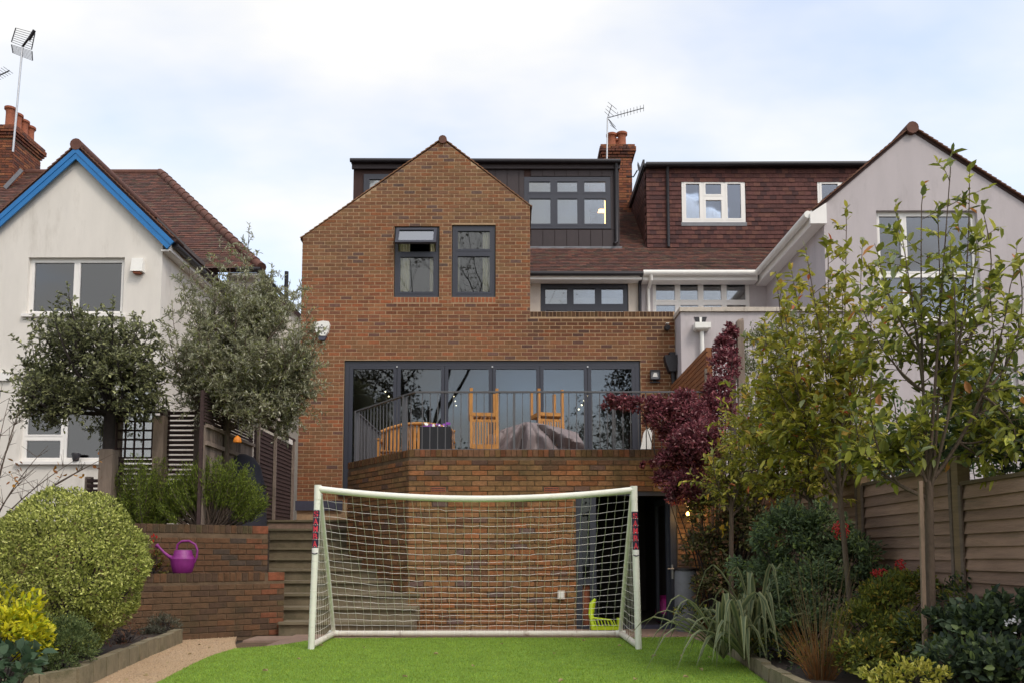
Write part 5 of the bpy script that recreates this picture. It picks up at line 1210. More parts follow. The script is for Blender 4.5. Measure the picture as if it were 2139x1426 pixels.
# ================================================================== aerials and dish
YA = 23.6
b = P(1267, 333, YA); h = P(1269, 247, YA)
t = thing('tv_aerial', 'thin television aerial on the middle chimney pointing sideways', 'aerial', b)
MB().tube([b - Vector((0, 0, .5)), h], .022, 8).build('mast', M['steel'], t)
e = P(1345, 226, YA - .4); q = MB(); q.tube([h, e], .013, 6); q.build('boom', M['rail'], t)
for k in range(1, 10):
    p = h.lerp(e, .2 + k * .088); q = MB(); q.bar(p + Vector((-.02, -.12, .03)), p + Vector((.02, .12, -.03)), .012, .012); q.build('element', M['rail'], t); 
for (x0, y0, x1, y1) in ((1270, 214, 1288, 229), (1268, 222, 1288, 238), (1265, 228, 1282, 243), (1263, 234, 1276, 246), (1272, 250, 1286, 266), (1273, 256, 1288, 272), (1275, 262, 1286, 270)):
    q = MB(); q.tube([P(x0, y0, YA), P(x1, y1, YA - .2)], .007, 5); q.build('reflector_rod', M['rail'], t)
q = MB(); q.tube([h, P(1278, 220, YA)], .01, 6); q.tube([h, P(1284, 268, YA)], .01, 6); q.build('reflector_bracket', M['rail'], t)
YA = 23.2; b, h = P(27, 318, YA), P(47, 98, YA)
t = thing('tv_aerial', 'tall pole aerial with grid reflector on the left chimney', 'aerial', b)
MB().tube([b, h], .028, 8).build('mast', M['steel'], t)
for (c0_, c1_, c2_, c3_) in (((33, 59), (73, 70), (66, 104), (24, 88)), ((24, 94), (67, 108), (68, 127), (27, 111))):
    A0, A1, A2, A3 = [P(x, y, YA) for x, y in (c0_, c1_, c2_, c3_)]
    for k in range(8): q = MB(); q.tube([A0.lerp(A3, k / 7), A1.lerp(A2, k / 7)], .008, 5); q.build('reflector_rod', M['rail'], t)
    for a_0, b_0 in ((A0, A3), (A1, A2)): q = MB(); q.tube([a_0, b_0], .016, 6); q.build('reflector_edge', M['black_plastic'], t)
q = MB(); q.tube([h, P(71, 66, YA - .3)], .03, 8); q.tube([P(60, 84, YA - .2), P(72, 64, YA - .3)], .045, 8); q.build('dipole_arm', M['black_plastic'], t)
YA = 23.0
t = thing('tv_aerial', 'small aerial tip entering the picture above the far left chimney', 'aerial', P(2, 155, YA)); q = MB(); q.tube([P(-30, 172, YA), P(20, 148, YA)], .018, 6); q.build('boom', M['black_plastic'], t)
for k in range(6): p = P(-8 + k * 5, 160 - k * 2.6, YA); q = MB(); q.bar(p + Vector((-.14, 0, .10)), p + Vector((.14, 0, -.10)), .012, .012); q.build('element', M['rail'], t)
MB().tube([P(-28, 320, YA), P(-28, 171, YA)], .02, 6).build('mast', M['steel'], t)
p = P(1333, 356, 23.4)
t = thing('satellite_dish', 'small grey satellite dish between the chimney and tiled dormer', 'dish', p); q = MB(); q.lathe((0, 0, 0), [(.02, .0), (.14, .03), (.22, .08)], 20, cap=False)
o = q.build('reflector', M['lead'], t, smooth=True); rotm = Matrix.Rotation(R(70), 4, 'Y') @ Matrix.Rotation(R(20), 4, 'X')
for v in o.data.vertices: v.co = rotm @ v.co + p
MB().tube([p + Vector((-.02, 0, 0)), p + Vector((-.12, .1, -.15)), p + Vector((-.3, .2, -.1))], .02, 6).build('bracket', M['black_plastic'], t)
p = P(598, 600, 22.5); t = thing('vent_pipe', 'dark green vent pipe standing behind the olive tree', 'pipe', P(598, 640, 22.5)); MB().tube([(p.x, 22.5, 4), (p.x, 22.5, P(598, 568, 22.5).z)], .055, 10).build('pipe', M['bin'], t, smooth=True)

# ================================================================== fences
FX = 3.62
fp = [16.0, 14.3, 12.5, 10.65, 8.75, 6.85, 4.95, 3.1]; fz = [2.2, 2.1, 2.02, 1.92, 1.75, 1.60, 1.46]
fence = thing('garden_fence', 'weathered brown lap-board fence along the right-hand bed', 'fence', (FX, 8, 0))
for k, y in enumerate(fp):
    zt = (fz[0] if k == 0 else max(fz[k - 1], fz[min(k, 6)])) + .09
    q = MB(); c = (.22, .15, .085); q.box(FX - .05, FX + .05, y - .05, y + .05, 0, zt - .02, c); q.hexa([(FX - .05, y - .05, zt - .02), (FX + .05, y - .05, zt - .02), (FX + .05, y + .05, zt - .02), (FX - .05, y + .05, zt - .02)], [(FX - .03, y - .03, zt), (FX + .03, y - .03, zt), (FX + .03, y + .03, zt), (FX - .03, y + .03, zt)], c); q.build('post', M['wood_fence'], fence)
for k in range(7):
    y1, y0 = fp[k] - .055, fp[k + 1] + .055; zt = fz[k]; nb = 16; bh = (zt - .08) / nb
    pn = sub('panel', fence, (FX, (y0 + y1) / 2, 0))
    for i in range(nb):
        z = .06 + i * bh; c = tuple(np.array((.30, .192, .138)) * random.uniform(.75, 1.15)); w0, w1 = random.uniform(-.006, .006), random.uniform(-.006, .006)
        q = MB(); q.hexa([(FX - .042, y0, z + w0), (FX - .042, y1, z + w1), (FX - .018, y1, z + w1), (FX - .018, y0, z + w0)], [(FX - .008, y0, z + bh + .025), (FX - .008, y1, z + bh + .025), (FX + .0, y1, z + bh + .025), (FX + .0, y0, z + bh + .025)], c); q.build('board', M['wood_fence'], pn)
    q = MB(); q.box(FX - .04, FX + .03, y0, y1, zt - .01, zt + .02, (.14, .10, .06)); q.build('capping', M['wood_fence'], pn)
    for yy in (y0 + .02, y1 - .02): q = MB(); q.box(FX - .058, FX - .043, yy - .02, yy + .02, .06, zt - .01, (.17, .125, .10)); q.build('batten', M['wood_fence'], pn)
# dark panel fence along the side passage
DX = PX(571, 900, P(571, 900, 15.2).x).x
df_ = thing('passage_fence', 'dark brown slatted panel fence beside the steps', 'fence', (DX, 15.2, 1.4))
dzt = PX(560, 897, DX).z; y0_, y1_ = PX(533, 900, DX).y, YH - .05
for k in range(22):
    z = 1.62 + k * ((dzt - 1.68) / 22); q = MB(); bh = (dzt - 1.68) / 22
    q.hexa([(DX + .005, y0_, z), (DX + .005, y1_, z), (DX - .01, y1_, z), (DX - .01, y0_, z)], [(DX - .012, y0_, z + bh + .01), (DX - .012, y1_, z + bh + .01), (DX - .02, y1_, z + bh + .01), (DX - .02, y0_, z + bh + .01)]); q.build('board', M['wood_dark'], df_)
for px in (535, 571, 609):
    y = PX(px, 950, DX).y; box('post', M['wood_grey'], df_, DX + .008, DX + .055, y - .025, y + .025, 1.5, dzt + .02)
box('capping', M['wood_dark'], df_, DX - .06, DX + .06, y0_, y1_, dzt + .022, dzt + .06)
p = PX(601, 921, DX); box('name_plate', M['white_plastic'], df_, DX + .056, DX + .062, p.y - .14, p.y + .14, p.z - .05, p.z + .04)
# board fence with slat top, nearer along the same line
BX = DX - .02; by0, by1 = PX(426, 930, BX).y, y0_ - .06
bf_ = thing('board_fence', 'grey vertical board fence with open slat top beside the olive tree', 'fence', (BX, (by0 + by1) / 2, 1.36))
zb0, zb1, zb2 = 1.36, PX(470, 905, BX).z, PX(470, 845, BX).z
nb = int((by1 - by0) / .105)
for k in range(nb):
    y = by0 + k * .105; c = tuple(np.array((.9, .9, .9)) * random.uniform(.6, 1.2)); q = MB(); q.box(BX - .01, BX + .01, y + .003, y + .10, zb0, zb1 + random.uniform(-.004, .004), c); q.build('board', M['wood_grey'], bf_)
box('rail', M['wood_grey'], bf_, BX + .011, BX + .05, by0, by1, zb1 - .28, zb1 - .22); box('rail', M['wood_grey'], bf_, BX + .011, BX + .05, by0, by1, zb1 - .03, zb1 + .02)
for k in range(9): z = zb1 + .05 + k * (zb2 - zb1) / 9; box('slat', M['wood_dark'], bf_, BX - .01, BX + .01, by0, by1, z, z + .032)
for y in (by0, (by0 + by1) / 2, by1): box('post', M['wood_dark'], bf_, BX - .055, BX - .011, y - .04, y + .04, zb0, zb2 + .06)
# trellis facing the garden
YTR = 12.55
def trellis(label, x0p, x1p, yt, yb, kind, Y):
    a, b = P(x0p, yt, Y), P(x1p, yb, Y); t = thing('trellis', label, 'trellis', ((a.x + b.x) / 2, Y, b.z))
    if kind == 'square':
        n = max(2, round((b.x - a.x) / .125)); 
        for k in range(n + 1): x = a.x + (b.x - a.x) * k / n; box('lath', M['wood_dark'], t, x - .014, x + .014, Y - .012, Y, b.z, a.z)
        m_ = max(2, round((a.z - b.z) / .125))
        for k in range(m_ + 1): z = b.z + (a.z - b.z) * k / m_; box('cross_lath', M['wood_dark'], t, a.x, b.x, Y + .002, Y + .014, z - .014, z + .014)
    else:
        m_ = round((a.z - b.z) / .075)
        for k in range(m_ + 1): z = b.z + (a.z - b.z) * k / m_; box('slat', M['wood_dark'], t, a.x, b.x, Y - .01, Y + .01, z - .024, z + .024)
    for x in (a.x, b.x): box('post', M['wood_grey'], t, x - .045, x + .045, Y + .02, Y + .1, 1.36, a.z + .06)
trellis('square-mesh dark wooden trellis beside the holly trunk', 246, 336, 860, 955, 'square', YTR)
trellis('dark horizontal slat screen between the trellis and the olive tree', 344, 424, 862, 1088, 'slat', YTR + .1)
trellis('dark slat screen under the square-mesh trellis', 246, 336, 962, 1088, 'slat', YTR + .03)
trellis('low dark slat screen behind the clipped variegated ball', 182, 216, 1003, 1035, 'slat', 12.3)
for (px, y0p, y1p, Y, w, lab) in ((228, 938, 1075, 11.95, .095, 'short thick weathered timber post beside the holly trunk'), (336, 868, 1010, 12.35, .075, 'tall grey timber post between trellis and rosemary'), (422, 770, 985, 12.45, .065, 'dark timber post against the olive tree crown')):
    a, b = P(px, y0p, Y), P(px, y1p, Y); t = thing('timber_post', lab, 'post', (a.x, Y, 1.36)); q = MB(); q.box(a.x - w, a.x + w, Y - w, Y + w, 1.3, a.z - .015, (.9, .88, .85) if px != 422 else (.35, .33, .33)); q.hexa([(a.x - w, Y - w, a.z - .015), (a.x + w, Y - w, a.z - .015), (a.x + w, Y + w, a.z - .015), (a.x - w, Y + w, a.z - .015)], [(a.x - w * .8, Y - w * .8, a.z), (a.x + w * .8, Y - w * .8, a.z), (a.x + w * .8, Y + w * .8, a.z), (a.x - w * .8, Y + w * .8, a.z)], (.9, .88, .85) if px != 422 else (.35, .33, .33)); q.build('shaft', M['wood_grey'], t)
# compost bin behind the rosemary
p = Vector((P(505, 1000, 13.3).x, 13.3, 1.36)); t = thing('compost_bin', 'dark grey domed compost bin behind the rosemary', 'bin', p)
zt = P(505, 948, 13.3).z - 1.36; MB().lathe(p, [(.40, 0), (.38, zt * .45), (.36, zt * .6), (.28, zt * .85), (.18, zt * .96), (.06, zt), (.0, zt)], 26).build('body', M['bin'], t, smooth=True); MB().lathe(p, [(.37, zt * .58), (.375, zt * .6), (.37, zt * .62)], 26, cap=False).build('rim', M['black_plastic'], t, smooth=True)
# hanging feeders
for (px, py, Y, s_, lab) in ((496, 916, 12.0, .06, 'orange lantern-shaped bird feeder hanging from the olive tree'), (209, 945, 11.9, .03, 'tiny orange bell hanging by the holly trunk')):
    p = P(px, py, Y); t = thing('bird_feeder', lab, 'feeder', p); MB().lathe(p - Vector((0, 0, s_)), [(.002, 0), (s_ * .9, .01), (s_, s_ * .5), (s_ * .8, s_ * 1.2), (s_ * .35, s_ * 1.7), (.002, s_ * 1.9)], 12).build('body', M['orange'], t, smooth=True); MB().tube([p + Vector((0, 0, s_ * .8)), p + Vector((.0, .02, .35))], .004, 5).build('hanger', M['black_plastic'], t)
# plant pot on the neighbour's window sill
p = P(158, 970, YL - .05); t = thing('plant_pot', 'small dark pot on the white house window sill', 'pot', p); MB().lathe((p.x, YL - .055, lw2[1].z - .002), [(.05, 0), (.085, .15), (.08, .16), (.06, .15)], 14).build('pot', M['black_plastic'], t, smooth=True)
# ================================================================== planting
def unit(v): return v / np.maximum(np.linalg.norm(v, axis=-1, keepdims=True), 1e-9)
def leaf_geo(C, A, Nn, L, Wd, T, fold=.12, droop=.12):
    """C base points, A axes, Nn rough normals, L lengths, Wd widths, T tints -> verts, quads, colours"""
    droop = droop * rng.uniform(-.4, 2.4, (len(C), 1)); fold = fold * rng.uniform(.3, 2.0, (len(C), 1))
    A = unit(A); S = unit(np.cross(A, Nn)); Nn = np.cross(S, A); L = L[:, None]; Wd = Wd[:, None]
    f = Nn * (Wd * fold)
    b = C; t = C + A * L - Nn * L * droop
    l1 = C + A * L * .28 + S * Wd * .46 + f; l2 = C + A * L * .68 + S * Wd * .42 + f - Nn * L * droop * .4
    r1 = C + A * L * .28 - S * Wd * .46 + f; r2 = C + A * L * .68 - S * Wd * .42 + f - Nn * L * droop * .4
    V = np.stack([b, l1, l2, t, r2, r1], 1).reshape(-1, 3); n = len(C)
    q = np.array([[0, 3, 2, 1], [0, 5, 4, 3]]); Q = (q[None] + (np.arange(n) * 6)[:, None, None]).reshape(-1, 4)
    return V, Q, np.repeat(T, 6, 0)
def leaf_obj(name, C, A, Nn, L, Wd, T, m, parent, fold=.12, droop=.12, kind=None):
    V, Q, K = leaf_geo(C, A, Nn, L, Wd, T, fold, droop)
    o = meshobj(name, np_mesh(name, V, Q, K, m), parent)
    if kind: o['kind'] = kind
    return o
def pick(pal, n, spread=.22):
    pal = np.array(pal, float); w = pal[:, 3] / pal[:, 3].sum()
    return pal[rng.choice(len(pal), n, p=w), :3] * rng.uniform(1 - spread, 1 + spread, (n, 1))
def rdir(n): return unit(rng.normal(size=(n, 3)))
def clump_points(lumps, n, shell=.55, nclump=60, cr=.28):
    """points gathered in small clumps through the volume of several ellipsoids (cx,cy,cz,rx,ry,rz)"""
    lumps = np.array(lumps, float); vol = lumps[:, 3] * lumps[:, 4] * lumps[:, 5]
    k = rng.choice(len(lumps), nclump, p=vol ** .67 / (vol ** .67).sum())
    d = rdir(nclump); d[:, 2] = np.where(d[:, 2] < -.5, -d[:, 2] * .6, d[:, 2])
    rr = rng.uniform(shell ** 3, 1, nclump) ** (1 / 3)
    cen = lumps[k, :3] + d * rr[:, None] * lumps[k, 3:]
    j = rng.integers(0, nclump, n); sz = lumps[k[j], 3:].mean(1)
    off = rdir(n) * (rng.uniform(0, 1, n) ** .5 * cr)[:, None] * sz[:, None]
    p = cen[j] + off; out = unit(p - lumps[k[j], :3])
    return p, out
def shrub(name, label, cat, lumps, n, L, Wd, pal, m='leaf', group=None, shell=.55, nclump=60, cr=.3, up=.35, base=None, stems=14, leafname='foliage', bark='bark_dark', randn=.7, fold=.12, spread=.25, stem_r=.008):
    lumps = [tuple(l) for l in lumps]
    c = np.mean([l[:3] for l in lumps], 0); zb_ = min(l[2] - l[5] for l in lumps)
    base = Vector(base) if base is not None else Vector((c[0], c[1], max(.02, zb_)))
    t = thing(name, label, cat, base, group)
    p, out = clump_points(lumps, n, shell, nclump, cr)
    p[:, 2] = np.maximum(p[:, 2], base.z + .02)
    A = out * .7 + rdir(n) * randn + np.array([0, 0, up]); N_ = rdir(n) * .6 + out * .5 + np.array([0, 0, .6])
    leaf_obj(leafname, p, A, N_, rng.uniform(.7, 1.25, n) * L, rng.uniform(.75, 1.2, n) * Wd, pick(pal, n, spread), M[m], t, fold)
    if stems:
        q = MB(); idx = rng.integers(0, n, stems)
        for i in idx:
            e = Vector(p[i]); b = base + Vector((random.uniform(-.05, .05), random.uniform(-.05, .05), -.02)); mid = b.lerp(e, .5) + Vector((random.uniform(-.06, .06), random.uniform(-.06, .06), .06))
            q.tube([b, b.lerp(mid, .5) , mid, e], [stem_r, stem_r * .85, stem_r * .65, stem_r * .35], 5, cap=False)
        q.build('stem', M[bark], t)
    return t
def curve_pts(a, b, bulge, n=8):
    c = a.lerp(b, .45) + bulge; return [a * (1 - s) ** 2 + c * 2 * s * (1 - s) + b * s * s for s in np.linspace(0, 1, n)]
def tree(name, label, base, fork, r0, targets, pal, L, Wd, twigs=10, tl=.35, per=9, m='leaf', bark='bark', n_single=0, start=.2, group=None, upl=.25, cat='tree', subtw=0, fork_bulge=(0, 0, 0), fold=.18, stem_k=.5, spread=.26, nmain=7, lat=.18):
    base, fork = Vector(base), Vector(fork); t = thing(name, label, cat, base, group)
    q = MB(); tp = curve_pts(base - Vector((0, 0, .05)), fork, Vector(fork_bulge), 9)
    q.tube(tp, [r0 * (1.18 - .32 * i / 8) for i in range(9)], 10); q.build('trunk', M[bark], t, smooth=True)
    q = MB(); C, A, N_ = [], [], []
    def twig(p, d, ln, r, k):
        e = p + d * ln; mid = p.lerp(e, .5) + Vector((random.uniform(-.05, .05), random.uniform(-.05, .05), random.uniform(.0, .06))) * ln * 1.5
        path = [p, mid, e]; q.tube(path, [r, r * .7, r * .4], 4, cap=False)
        for i in range(k):
            s = (i + random.random() * .6) / k; s = .15 + .85 * s; pt = p.lerp(mid, s * 2) if s < .5 else mid.lerp(e, s * 2 - 1)
            rd = Vector(rng.normal(size=3)).normalized(); ax = (d * .55 + rd * .8 + Vector((0, 0, upl)))
            C.append(pt); A.append(ax); N_.append(Vector((random.uniform(-.5, .5), random.uniform(-.6, .2), 1)))
        return path
    limbs = []; targets = [Vector(v) for v in targets]; random.shuffle(targets); zc3 = sorted(w.z for w in targets)[-3]; targets.sort(key=lambda v: -v.z if v.z >= zc3 else 0)
    for ti, tg in enumerate(targets):
        s0_, lr = tp[-1].lerp(tp[-2], random.random()), 1.0
        if ti >= nmain:
            pth_ = min(limbs, key=lambda p_: min((tg - v).length for v in p_[3:])); i = random.randint(2, 4); s0_, lr = pth_[i].copy(), .62
        out = Vector((tg.x - fork.x, tg.y - fork.y, 0)); bul = out * .28 + Vector((random.uniform(-.08, .08), random.uniform(-.08, .08), -.06))
        path = curve_pts(s0_, tg, bul, 9); rs = r0 * stem_k * lr; limbs.append(path) if ti < nmain else None
        q.tube(path, [max(.004, rs * (1 - .85 * i / 8)) for i in range(9)], 6, cap=False)
        ln = sum((b - a).length for a, b in zip(path[:-1], path[1:]))
        for k in range(twigs):
            s = start + (1 - start) * (k + random.random() * .7) / twigs; f = min(s * 8, 7.999); i = int(f); p = path[i].lerp(path[i + 1], f - i); sd = (path[i + 1] - path[i]).normalized()
            rd = Vector(rng.normal(size=3)); rd = (rd - sd * rd.dot(sd)).normalized(); d = (rd * .9 + sd * .4 + Vector((0, 0, lat))).normalized()
            l2 = tl * random.uniform(.5, 1.15) * (1.1 - .45 * s)
            pth = twig(p, d, l2, max(.003, rs * .3 * (1 - .6 * s)), per)
            for _ in range(subtw):
                rd = Vector(rng.normal(size=3)).normalized(); twig(pth[1].lerp(pth[2], random.random()), (d * .5 + rd * .8).normalized(), l2 * .55, .0025, max(3, int(per * .7)))
        twig(tg, (path[-1] - path[-2]).normalized(), tl * .45, .004, max(4, per // 2 + 2))
    q.build('branch', M[bark], t)
    C, A, N_ = np.array([tuple(v) for v in C]), np.array([tuple(v) for v in A]), np.array([tuple(v) for v in N_])
    n = len(C); T = pick(pal, n, spread); LL = rng.uniform(.5, 1.25, n) * L; WW = LL * (Wd / L) * rng.uniform(.85, 1.15, n)
    order = np.argsort(C[:, 1]) if n_single else np.arange(n)
    single, rest = order[:n_single], order[n_single:]
    leaf_obj('crown', C[rest], A[rest], N_[rest], LL[rest], WW[rest], T[rest], M[m], t, fold)
    cache = {}
    for i in single:
        key = (tuple(np.round(T[i] * 14).astype(int)))
        if key not in cache:
            V, Q, K = leaf_geo(np.zeros((1, 3)), np.array([[0, 1., 0]]), np.array([[0, 0, 1.]]), np.array([L]), np.array([Wd]), T[i:i + 1], fold)
            cache[key] = np_mesh('leaf', V, Q, K, M[m])
        y = Vector(A[i]).normalized(); x = y.cross(Vector(N_[i])).normalized(); z = x.cross(y)
        o = meshobj('leaf', cache[key], t, C[i]); o.rotation_euler = Matrix((x, y, z)).transposed().to_euler(); k = LL[i] / L; o.scale = (k, k, k)
    return t
def ell(c, r, n, zmin=-.6, shell=.6):
    d = rdir(n); d[:, 2] = np.where(d[:, 2] < zmin, -d[:, 2], d[:, 2]); rr = rng.uniform(shell ** 3, 1, n) ** (1 / 3)
    return [Vector(np.array(c) + d[i] * rr[i] * np.array(r)) for i in range(n)]

# ---- palettes (r, g, b, weight)
PH = [(0.284, 0.334, 0.186, 0.9), (0.3, 0.317, 0.049, 5), (0.368, 0.382, 0.058, 4), (0.21, 0.233, 0.045, 4), (0.481, 0.451, 0.082, 1.6), (0.51, 0.218, 0.066, 0.225), (0.128, 0.163, 0.045, 3)]  # pale first tint paints reflected light onto some leaves
PH2 = [(0.322, 0.352, 0.182, 0.9), (0.345, 0.331, 0.047, 5), (0.436, 0.389, 0.062, 4), (0.235, 0.248, 0.045, 4), (0.553, 0.348, 0.068, 0.54), (0.604, 0.165, 0.068, 0.18000000000000002)]  # first tint again a painted leaf reflection
HOLLY = [(0.187, 0.198, 0.101, 5), (0.254, 0.268, 0.131, 4), (0.352, 0.365, 0.164, 2), (0.117, 0.122, 0.080, 3)]
OLIVE = [(0.360, 0.360, 0.230, 5), (0.454, 0.454, 0.332, 3), (0.257, 0.263, 0.152, 4), (0.556, 0.556, 0.433, 1.5), (0.292, 0.319, 0.109, 2)]
ROSE = [(.15, .20, .03, 5), (.21, .26, .04, 4), (.095, .125, .035, 3)]
PITT = [(0.414, 0.443, 0.110, 4), (0.540, 0.554, 0.165, 3), (0.239, 0.271, 0.061, 4), (0.678, 0.690, 0.253, 1.2), (0.125, 0.147, 0.039, 2)]
GOLD = [(.55, .50, .015, 4), (.44, .45, .02, 3), (.62, .58, .05, 2), (.26, .33, .02, 1.5)]
HEBE = [(0.119, 0.161, 0.056, 4), (0.168, 0.210, 0.077, 3), (0.077, 0.112, 0.042, 3)]
REDL = [(0.229, 0.064, 0.076, 5), (0.164, 0.046, 0.060, 4), (0.339, 0.126, 0.138, 2.2), (0.445, 0.252, 0.253, 1), (0.105, 0.032, 0.044, 3)]
DARKC = [(0.115, 0.122, 0.049, 4), (0.173, 0.144, 0.065, 3), (0.230, 0.130, 0.079, 2), (0.072, 0.074, 0.043, 3), (0.259, 0.274, 0.072, 1)]
NAND = [(0.131, 0.184, 0.095, 5), (0.184, 0.248, 0.121, 4), (0.239, 0.302, 0.088, 2), (0.089, 0.122, 0.070, 3)]
LOW = [(0.172, 0.196, 0.035, 4), (0.276, 0.269, 0.040, 2), (0.103, 0.129, 0.035, 4), (0.414, 0.280, 0.055, 0.6)]
DKG = [(0.060, 0.091, 0.049, 5), (0.090, 0.127, 0.062, 3), (0.118, 0.164, 0.053, 2), (0.034, 0.053, 0.036, 3)]
HEDGE = [(.065, .105, .042, 5), (.10, .15, .05, 3), (.14, .18, .056, 2)]
PALE = [(.24, .27, .14, 3), (.17, .20, .09, 3), (.34, .35, .22, 1.5), (.12, .12, .06, 2)]

# ---- left garden
Y = 12.0
c = P(205, 775, Y)
tree('holly_tree', 'dark green holly tree clipped into a round head in front of the white house', (P(226, 1000, Y).x, Y, 1.36), P(230, 835, Y), .085, ell((c.x, Y, c.z + .05), (1.14, .9, 1.10), 70, -.75, .55), HOLLY, .060, .032, twigs=15, tl=.38, per=13, m='leaf_gloss', bark='bark_dark', start=.25, subtw=1, stem_k=.4, nmain=12)
Y = 12.6
c = P(510, 735, Y)
ol_t = ell((c.x, Y, c.z - .05), (1.14, .85, 1.28), 92, -.85, .45) + [P(x, y, Y + random.uniform(-.3, .3)) for x, y in ((460, 520), (520, 490), (515, 540), (565, 575), (480, 530), (640, 640), (625, 600), (380, 590), (395, 560), (655, 700), (650, 780), (640, 830), (360, 650))]
tree('olive_tree', 'grey-green olive tree with loose feathery crown against the white house', (P(470, 1000, Y).x, Y, 1.36), P(474, 890, Y), .05, ol_t, OLIVE, .066, .0165, twigs=23, tl=.36, per=18, bark='bark', start=.2, subtw=1, stem_k=.5, nmain=10)
def rosemary(label, base, tips, pal, bare, per=70, L=.042, Wd=.009):
    base = Vector(base); t = thing('rosemary_bush', label, 'shrub', base); q = MB(); C, A = [], []
    for tip in tips:
        tip = Vector(tip); path = curve_pts(base + Vector((random.uniform(-.1, .1), random.uniform(-.08, .08), -.02)), tip, Vector(((tip.x - base.x) * .35, (tip.y - base.y) * .3, -.04)), 8)
        q.tube(path, [.008 * (1 - .75 * i / 7) for i in range(8)], 4, cap=False)
        for k in range(per):
            s = bare + (1 - bare) * random.random(); f = min(s * 7, 6.999); i = int(f); p = path[i].lerp(path[i + 1], f - i); d = (path[i + 1] - path[i]).normalized()
            C.append(tuple(p + Vector(rng.normal(size=3)) * .022)); A.append(tuple(d * .8 + Vector(rng.normal(size=3)) * .45))
    C, A = np.array(C), np.array(A); n = len(C)
    leaf_obj('foliage', C, A, rdir(n), rng.uniform(.7, 1.3, n) * L, rng.uniform(.8, 1.3, n) * Wd, pick(pal, n, .3), M['leaf'], t); q.build('stem', M['bark'], t)
Y = 12.05
c = P(295, 1030, Y)
rosemary('upright bright green rosemary bush beside the thick timber post', (c.x, Y, 1.34), [Vector((c.x + random.gauss(0, .22), Y + random.gauss(0, .15), random.uniform(1.55, P(295, 950, Y).z))) for _ in range(130)], ROSE, .1, 190)
c = P(437, 1085, Y)
tips = []
for _ in range(150):
    a = random.uniform(-1.25, 1.25); rr = random.uniform(.75, 1.0); tips.append(Vector((c.x + .05 + math.sin(a) * .80 * rr, Y + random.uniform(-.3, .3), 1.42 + math.cos(a) * .98 * rr * (P(437, 945, Y).z - 1.42))))
rosemary('broad fan-shaped rosemary with bare brown stems on the upper wall', (c.x, Y, 1.34), tips, ROSE, .5, 170)
# bare shrub with a few autumn leaves
Y = 11.2; b = Vector((P(-20, 1050, Y).x, Y, 1.3)); t = thing('bare_shrub', 'leafless twiggy shrub at the far left by the white house', 'shrub', b); q = MB()
for (x, y) in ((20, 830), (45, 850), (5, 800), (60, 800), (100, 930), (130, 1010), (165, 955), (210, 960), (250, 940), (30, 900), (12, 940), (70, 980)):
    e = P(x, y, Y + random.uniform(-.3, .3)); pth = curve_pts(b, e, Vector((-.1, 0, .12)), 8); q.tube(pth, [.013 * (1 - .8 * i / 7) for i in range(8)], 5, cap=False)
    for k in range(7): i = random.randrange(3, 7); p = pth[i]; q.tube([p, p + Vector((random.uniform(-.25, .25), random.uniform(-.2, .2), random.uniform(.02, .25)))], [.004, .002], 4, cap=False)
q.build('stem', M['bark'], t)
C = np.array([tuple(P(x + random.gauss(0, 7), y + random.gauss(0, 7), Y)) for x, y in ((30, 970), (40, 985), (38, 1000), (125, 985), (170, 985), (205, 975), (30, 1005), (120, 990)) for _ in range(4)]); n = len(C)
leaf_obj('autumn_leaves', C, rdir(n), rdir(n), rng.uniform(.05, .08, n), rng.uniform(.03, .05, n), pick([(.42, .20, .03, 2), (.25, .10, .03, 1)], n), M['leaf'], t)
# clipped ball
Y = 7.9; c = P(140, 1192, Y); n = 42000
t = thing('clipped_bush', 'large round clipped bush with pale variegated leaves', 'shrub', (c.x, Y, .12))
d = rdir(n); ph = .5 * np.sin(5 * d[:, 0] + 3 * d[:, 2] + 1) + .5 * np.sin(7 * d[:, 2] - 4 * d[:, 1]); hole = (np.sin(9 * d[:, 0] + 2) * np.sin(8 * d[:, 2] + 1) > .55) & (d[:, 2] < .1)
rr = np.where(rng.random(n) < .72, rng.uniform(.93, 1.0, n), rng.uniform(.70, .93, n)) + .022 * ph; rr = np.where(hole, rr * .80, rr); rr = rr + np.array([.11 * noise.noise(Vector(v * 1.9)) + .07 * noise.noise(Vector(v * 4.5 + 7)) for v in d]) + .03 * np.sin(13 * d[:, 0] + 5 * d[:, 1]) * np.sin(11 * d[:, 2] + 2)
p = np.array([c.x, Y, c.z]) + d * rr[:, None] * np.array([.70, .70, .75]); p[:, 2] = np.maximum(p[:, 2], .14)
leaf_obj('foliage', p, d * .6 + rdir(n) * .75 + np.array([0, 0, .25]), rdir(n) * .5 + d, rng.uniform(.5, 1.45, n) * .029, rng.uniform(.7, 1.2, n) * .0155, pick(PITT, n, .35), M['leaf'], t)
q = MB(); b = Vector((c.x, Y, .05))
for k in range(60): e = Vector(p[random.randrange(n)]); q.tube(curve_pts(b, b.lerp(e, .92), Vector((0, 0, .1)), 5), [.022, .016, .011, .007, .004], 5, cap=False)
q.build('stem', M['bark_dark'], t)
def L_(px, py, Y, rx, rz, ry=None): v = P(px, py, Y); return (v.x, v.y, v.z, rx, ry or rx, rz)
shrub('golden_shrub', 'bright yellow leaved shrub at the left edge of the bed', 'shrub', [L_(-30, 1330, 6.5, .40, .40), L_(20, 1345, 6.4, .22, .26)], 2600, .055, .024, GOLD, nclump=110, cr=.22, shell=.75, base=(P(-20, 1420, 6.5).x, 6.5, .1), stems=24)
shrub('hebe_bush', 'low rounded dull green bush in front of the clipped ball', 'shrub', [L_(125, 1355, 7.0, .28, .27), L_(95, 1400, 6.7, .22, .18)], 6500, .026, .009, HEBE, nclump=190, cr=.2, shell=.7, base=(P(125, 1420, 7).x, 7.0, .1))
